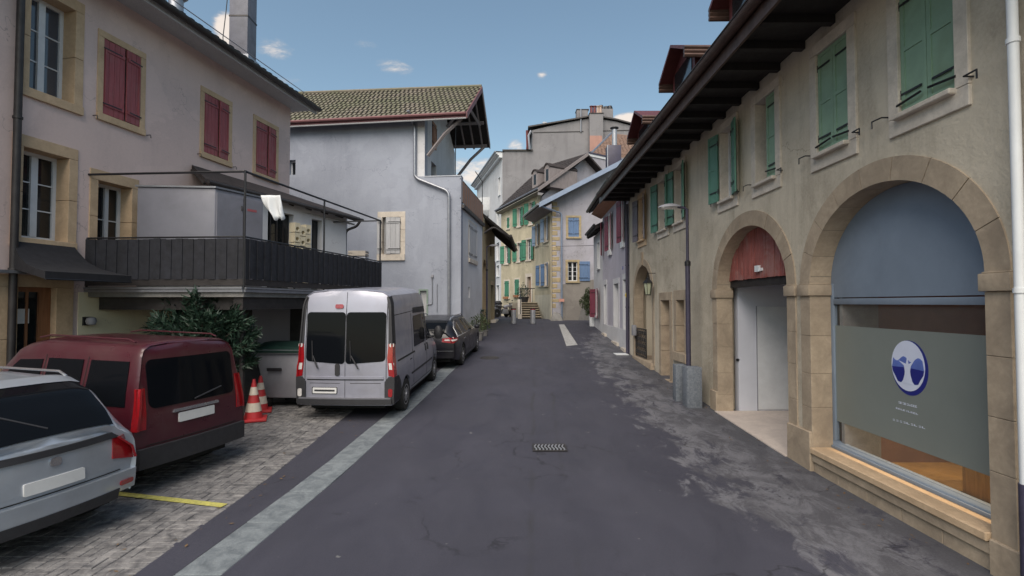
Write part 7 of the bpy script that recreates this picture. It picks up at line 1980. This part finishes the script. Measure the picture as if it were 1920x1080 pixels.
# motorcycles
def motorcycle(x, y, heading, label, mat):
    t = thing('motorcycle', (x, y, gz(y)), label, 'motorcycle', 'motorcycles parked below the green shutters', rz=heading); t.rotation_euler = (R_(8), 0, heading); M = wm(t)
    def T(mb): mb.v = [M @ Vector(v) for v in mb.v]; return mb
    for xx in (0, 1.4):
        w = T(MB().lathe([(.22, -.05), (.29, -.055), (.31, 0), (.29, .055), (.22, .05)], (xx, 0, .31), 'y', 22)).build('wheel', TYRE, t)
        mb = MB(); 
        for k in range(8):
            a = math.pi * k / 4; mb.tube([(xx, 0, .31), (xx + .23 * math.cos(a), 0, .31 + .23 * math.sin(a))], .01, 4)
        T(mb.lathe([(.06, -.06), (.06, .06)], (xx, 0, .31), 'y', 10)).build('rim', CHROME, w)
    T(MB().tube([(1.4, .08, .31), (1.22, .08, .75), (1.12, .08, 1.0)], .025, 6)).build('fork', CHROME, t); T(MB().tube([(1.4, -.08, .31), (1.22, -.08, .75), (1.12, -.08, 1.0)], .025, 6)).build('fork', CHROME, t)
    T(MB().tube([(1.0, -.36, 1.08), (1.1, -.15, 1.04), (1.1, .15, 1.04), (1.0, .36, 1.08)], .018, 6)).build('handlebar', BLACKM, t)
    T(MB().prism([Vector(p) for p in ((.55, -.13, .68), (1.05, -.13, .78), (1.0, -.13, .95), (.6, -.13, .86))], [Vector(p) for p in ((.55, .13, .68), (1.05, .13, .78), (1.0, .13, .95), (.6, .13, .86))])).build('fuel_tank', mat, t, bevel=.04)
    T(MB().prism([Vector(p) for p in ((-.2, -.12, .78), (.56, -.12, .72), (.56, -.12, .80), (-.2, -.12, .9))], [Vector(p) for p in ((-.2, .12, .78), (.56, .12, .72), (.56, .12, .80), (-.2, .12, .9))])).build('seat', BUMPER, t, bevel=.03)
    T(MB().hexa([Vector(p) for p in ((.45, -.14, .28), (.95, -.14, .28), (.95, .14, .28), (.45, .14, .28), (.5, -.12, .62), (.9, -.12, .66), (.9, .12, .66), (.5, .12, .62))])).build('engine', STEEL, t, bevel=.03)
    T(MB().tube([(.8, .16, .3), (.3, .18, .28), (-.2, .2, .4)], .045, 8)).build('exhaust', CHROME, t)
    T(MB().tube([(0, .09, .31), (.5, .09, .5)], .03, 6)).build('swingarm', BLACKM, t)
    T(MB().lathe([(.02, .0), (.09, .02), (.09, .1), (.05, .13)], (1.2, 0, .9), 'x', 12)).build('headlight', CLEARL, t)
    T(MB().prism([Vector(p) for p in ((-.35, -.07, .62), (-.15, -.07, .8), (.0, -.07, .66), (-.2, -.07, .6))], [Vector(p) for p in ((-.35, .07, .62), (-.15, .07, .8), (.0, .07, .66), (-.2, .07, .6))])).build('mudguard', mat, t)
    T(MB().lathe([(.04, 0), (.06, .02), (.04, .03)], (1.05, .38, 1.2), 'x', 8)).build('mirror', BLACKM, t)
m1 = at(944, 590, 36.8); motorcycle(m1.x - .5, 36.6, R_(35), 'silver and black motorcycle nearest the litter bin', GREYM)
m2 = at(958, 590, 37.4); motorcycle(m2.x - .35, 37.5, R_(55), 'dark motorcycle with red tank next to the stone steps', COPPER)
# flower troughs and sign at the steps' foot
tr_ = at(963, 572, 38.2); tag(MB().box(tr_.x - .35, tr_.x + .35, 38.1, 38.4, 1.3, 2.35).build('dark_display_box', BUMPER, None, loc=(tr_.x, 38.2, 1.3), bevel=.02), 'dark box standing against the ochre facade left of the steps', 'box')
# leaf litter in the gutter line and pebbles
rnd = random.Random(12); mb = MB()
for _ in range(260):
    y = rnd.uniform(4, 26); x = 4.1 - abs(rnd.gauss(0, .18)) if rnd.random() < .5 else (SL(y) - abs(rnd.gauss(0, .5)) if y < 20 else rnd.uniform(-1.2, 3)); z = gz(y) + .012; a = rnd.uniform(0, 6.28); l = rnd.uniform(.012, .03)
    d = Vector((math.cos(a), math.sin(a), rnd.uniform(-.1, .3))) * l; s_ = Vector((-math.sin(a), math.cos(a), 0)) * l * .5; p = Vector((x, y, z)); mb.add([p - d, p + s_, p + d, p - s_], [(0, 1, 2, 3)])
o = mb.build('leaf_litter', m_paint('dry_leaf', lin(.16, .1, .05), .9, .5, 30, 0), None); tag(o, 'small dry leaves and grit scattered along the street edges', 'litter', kind='stuff')
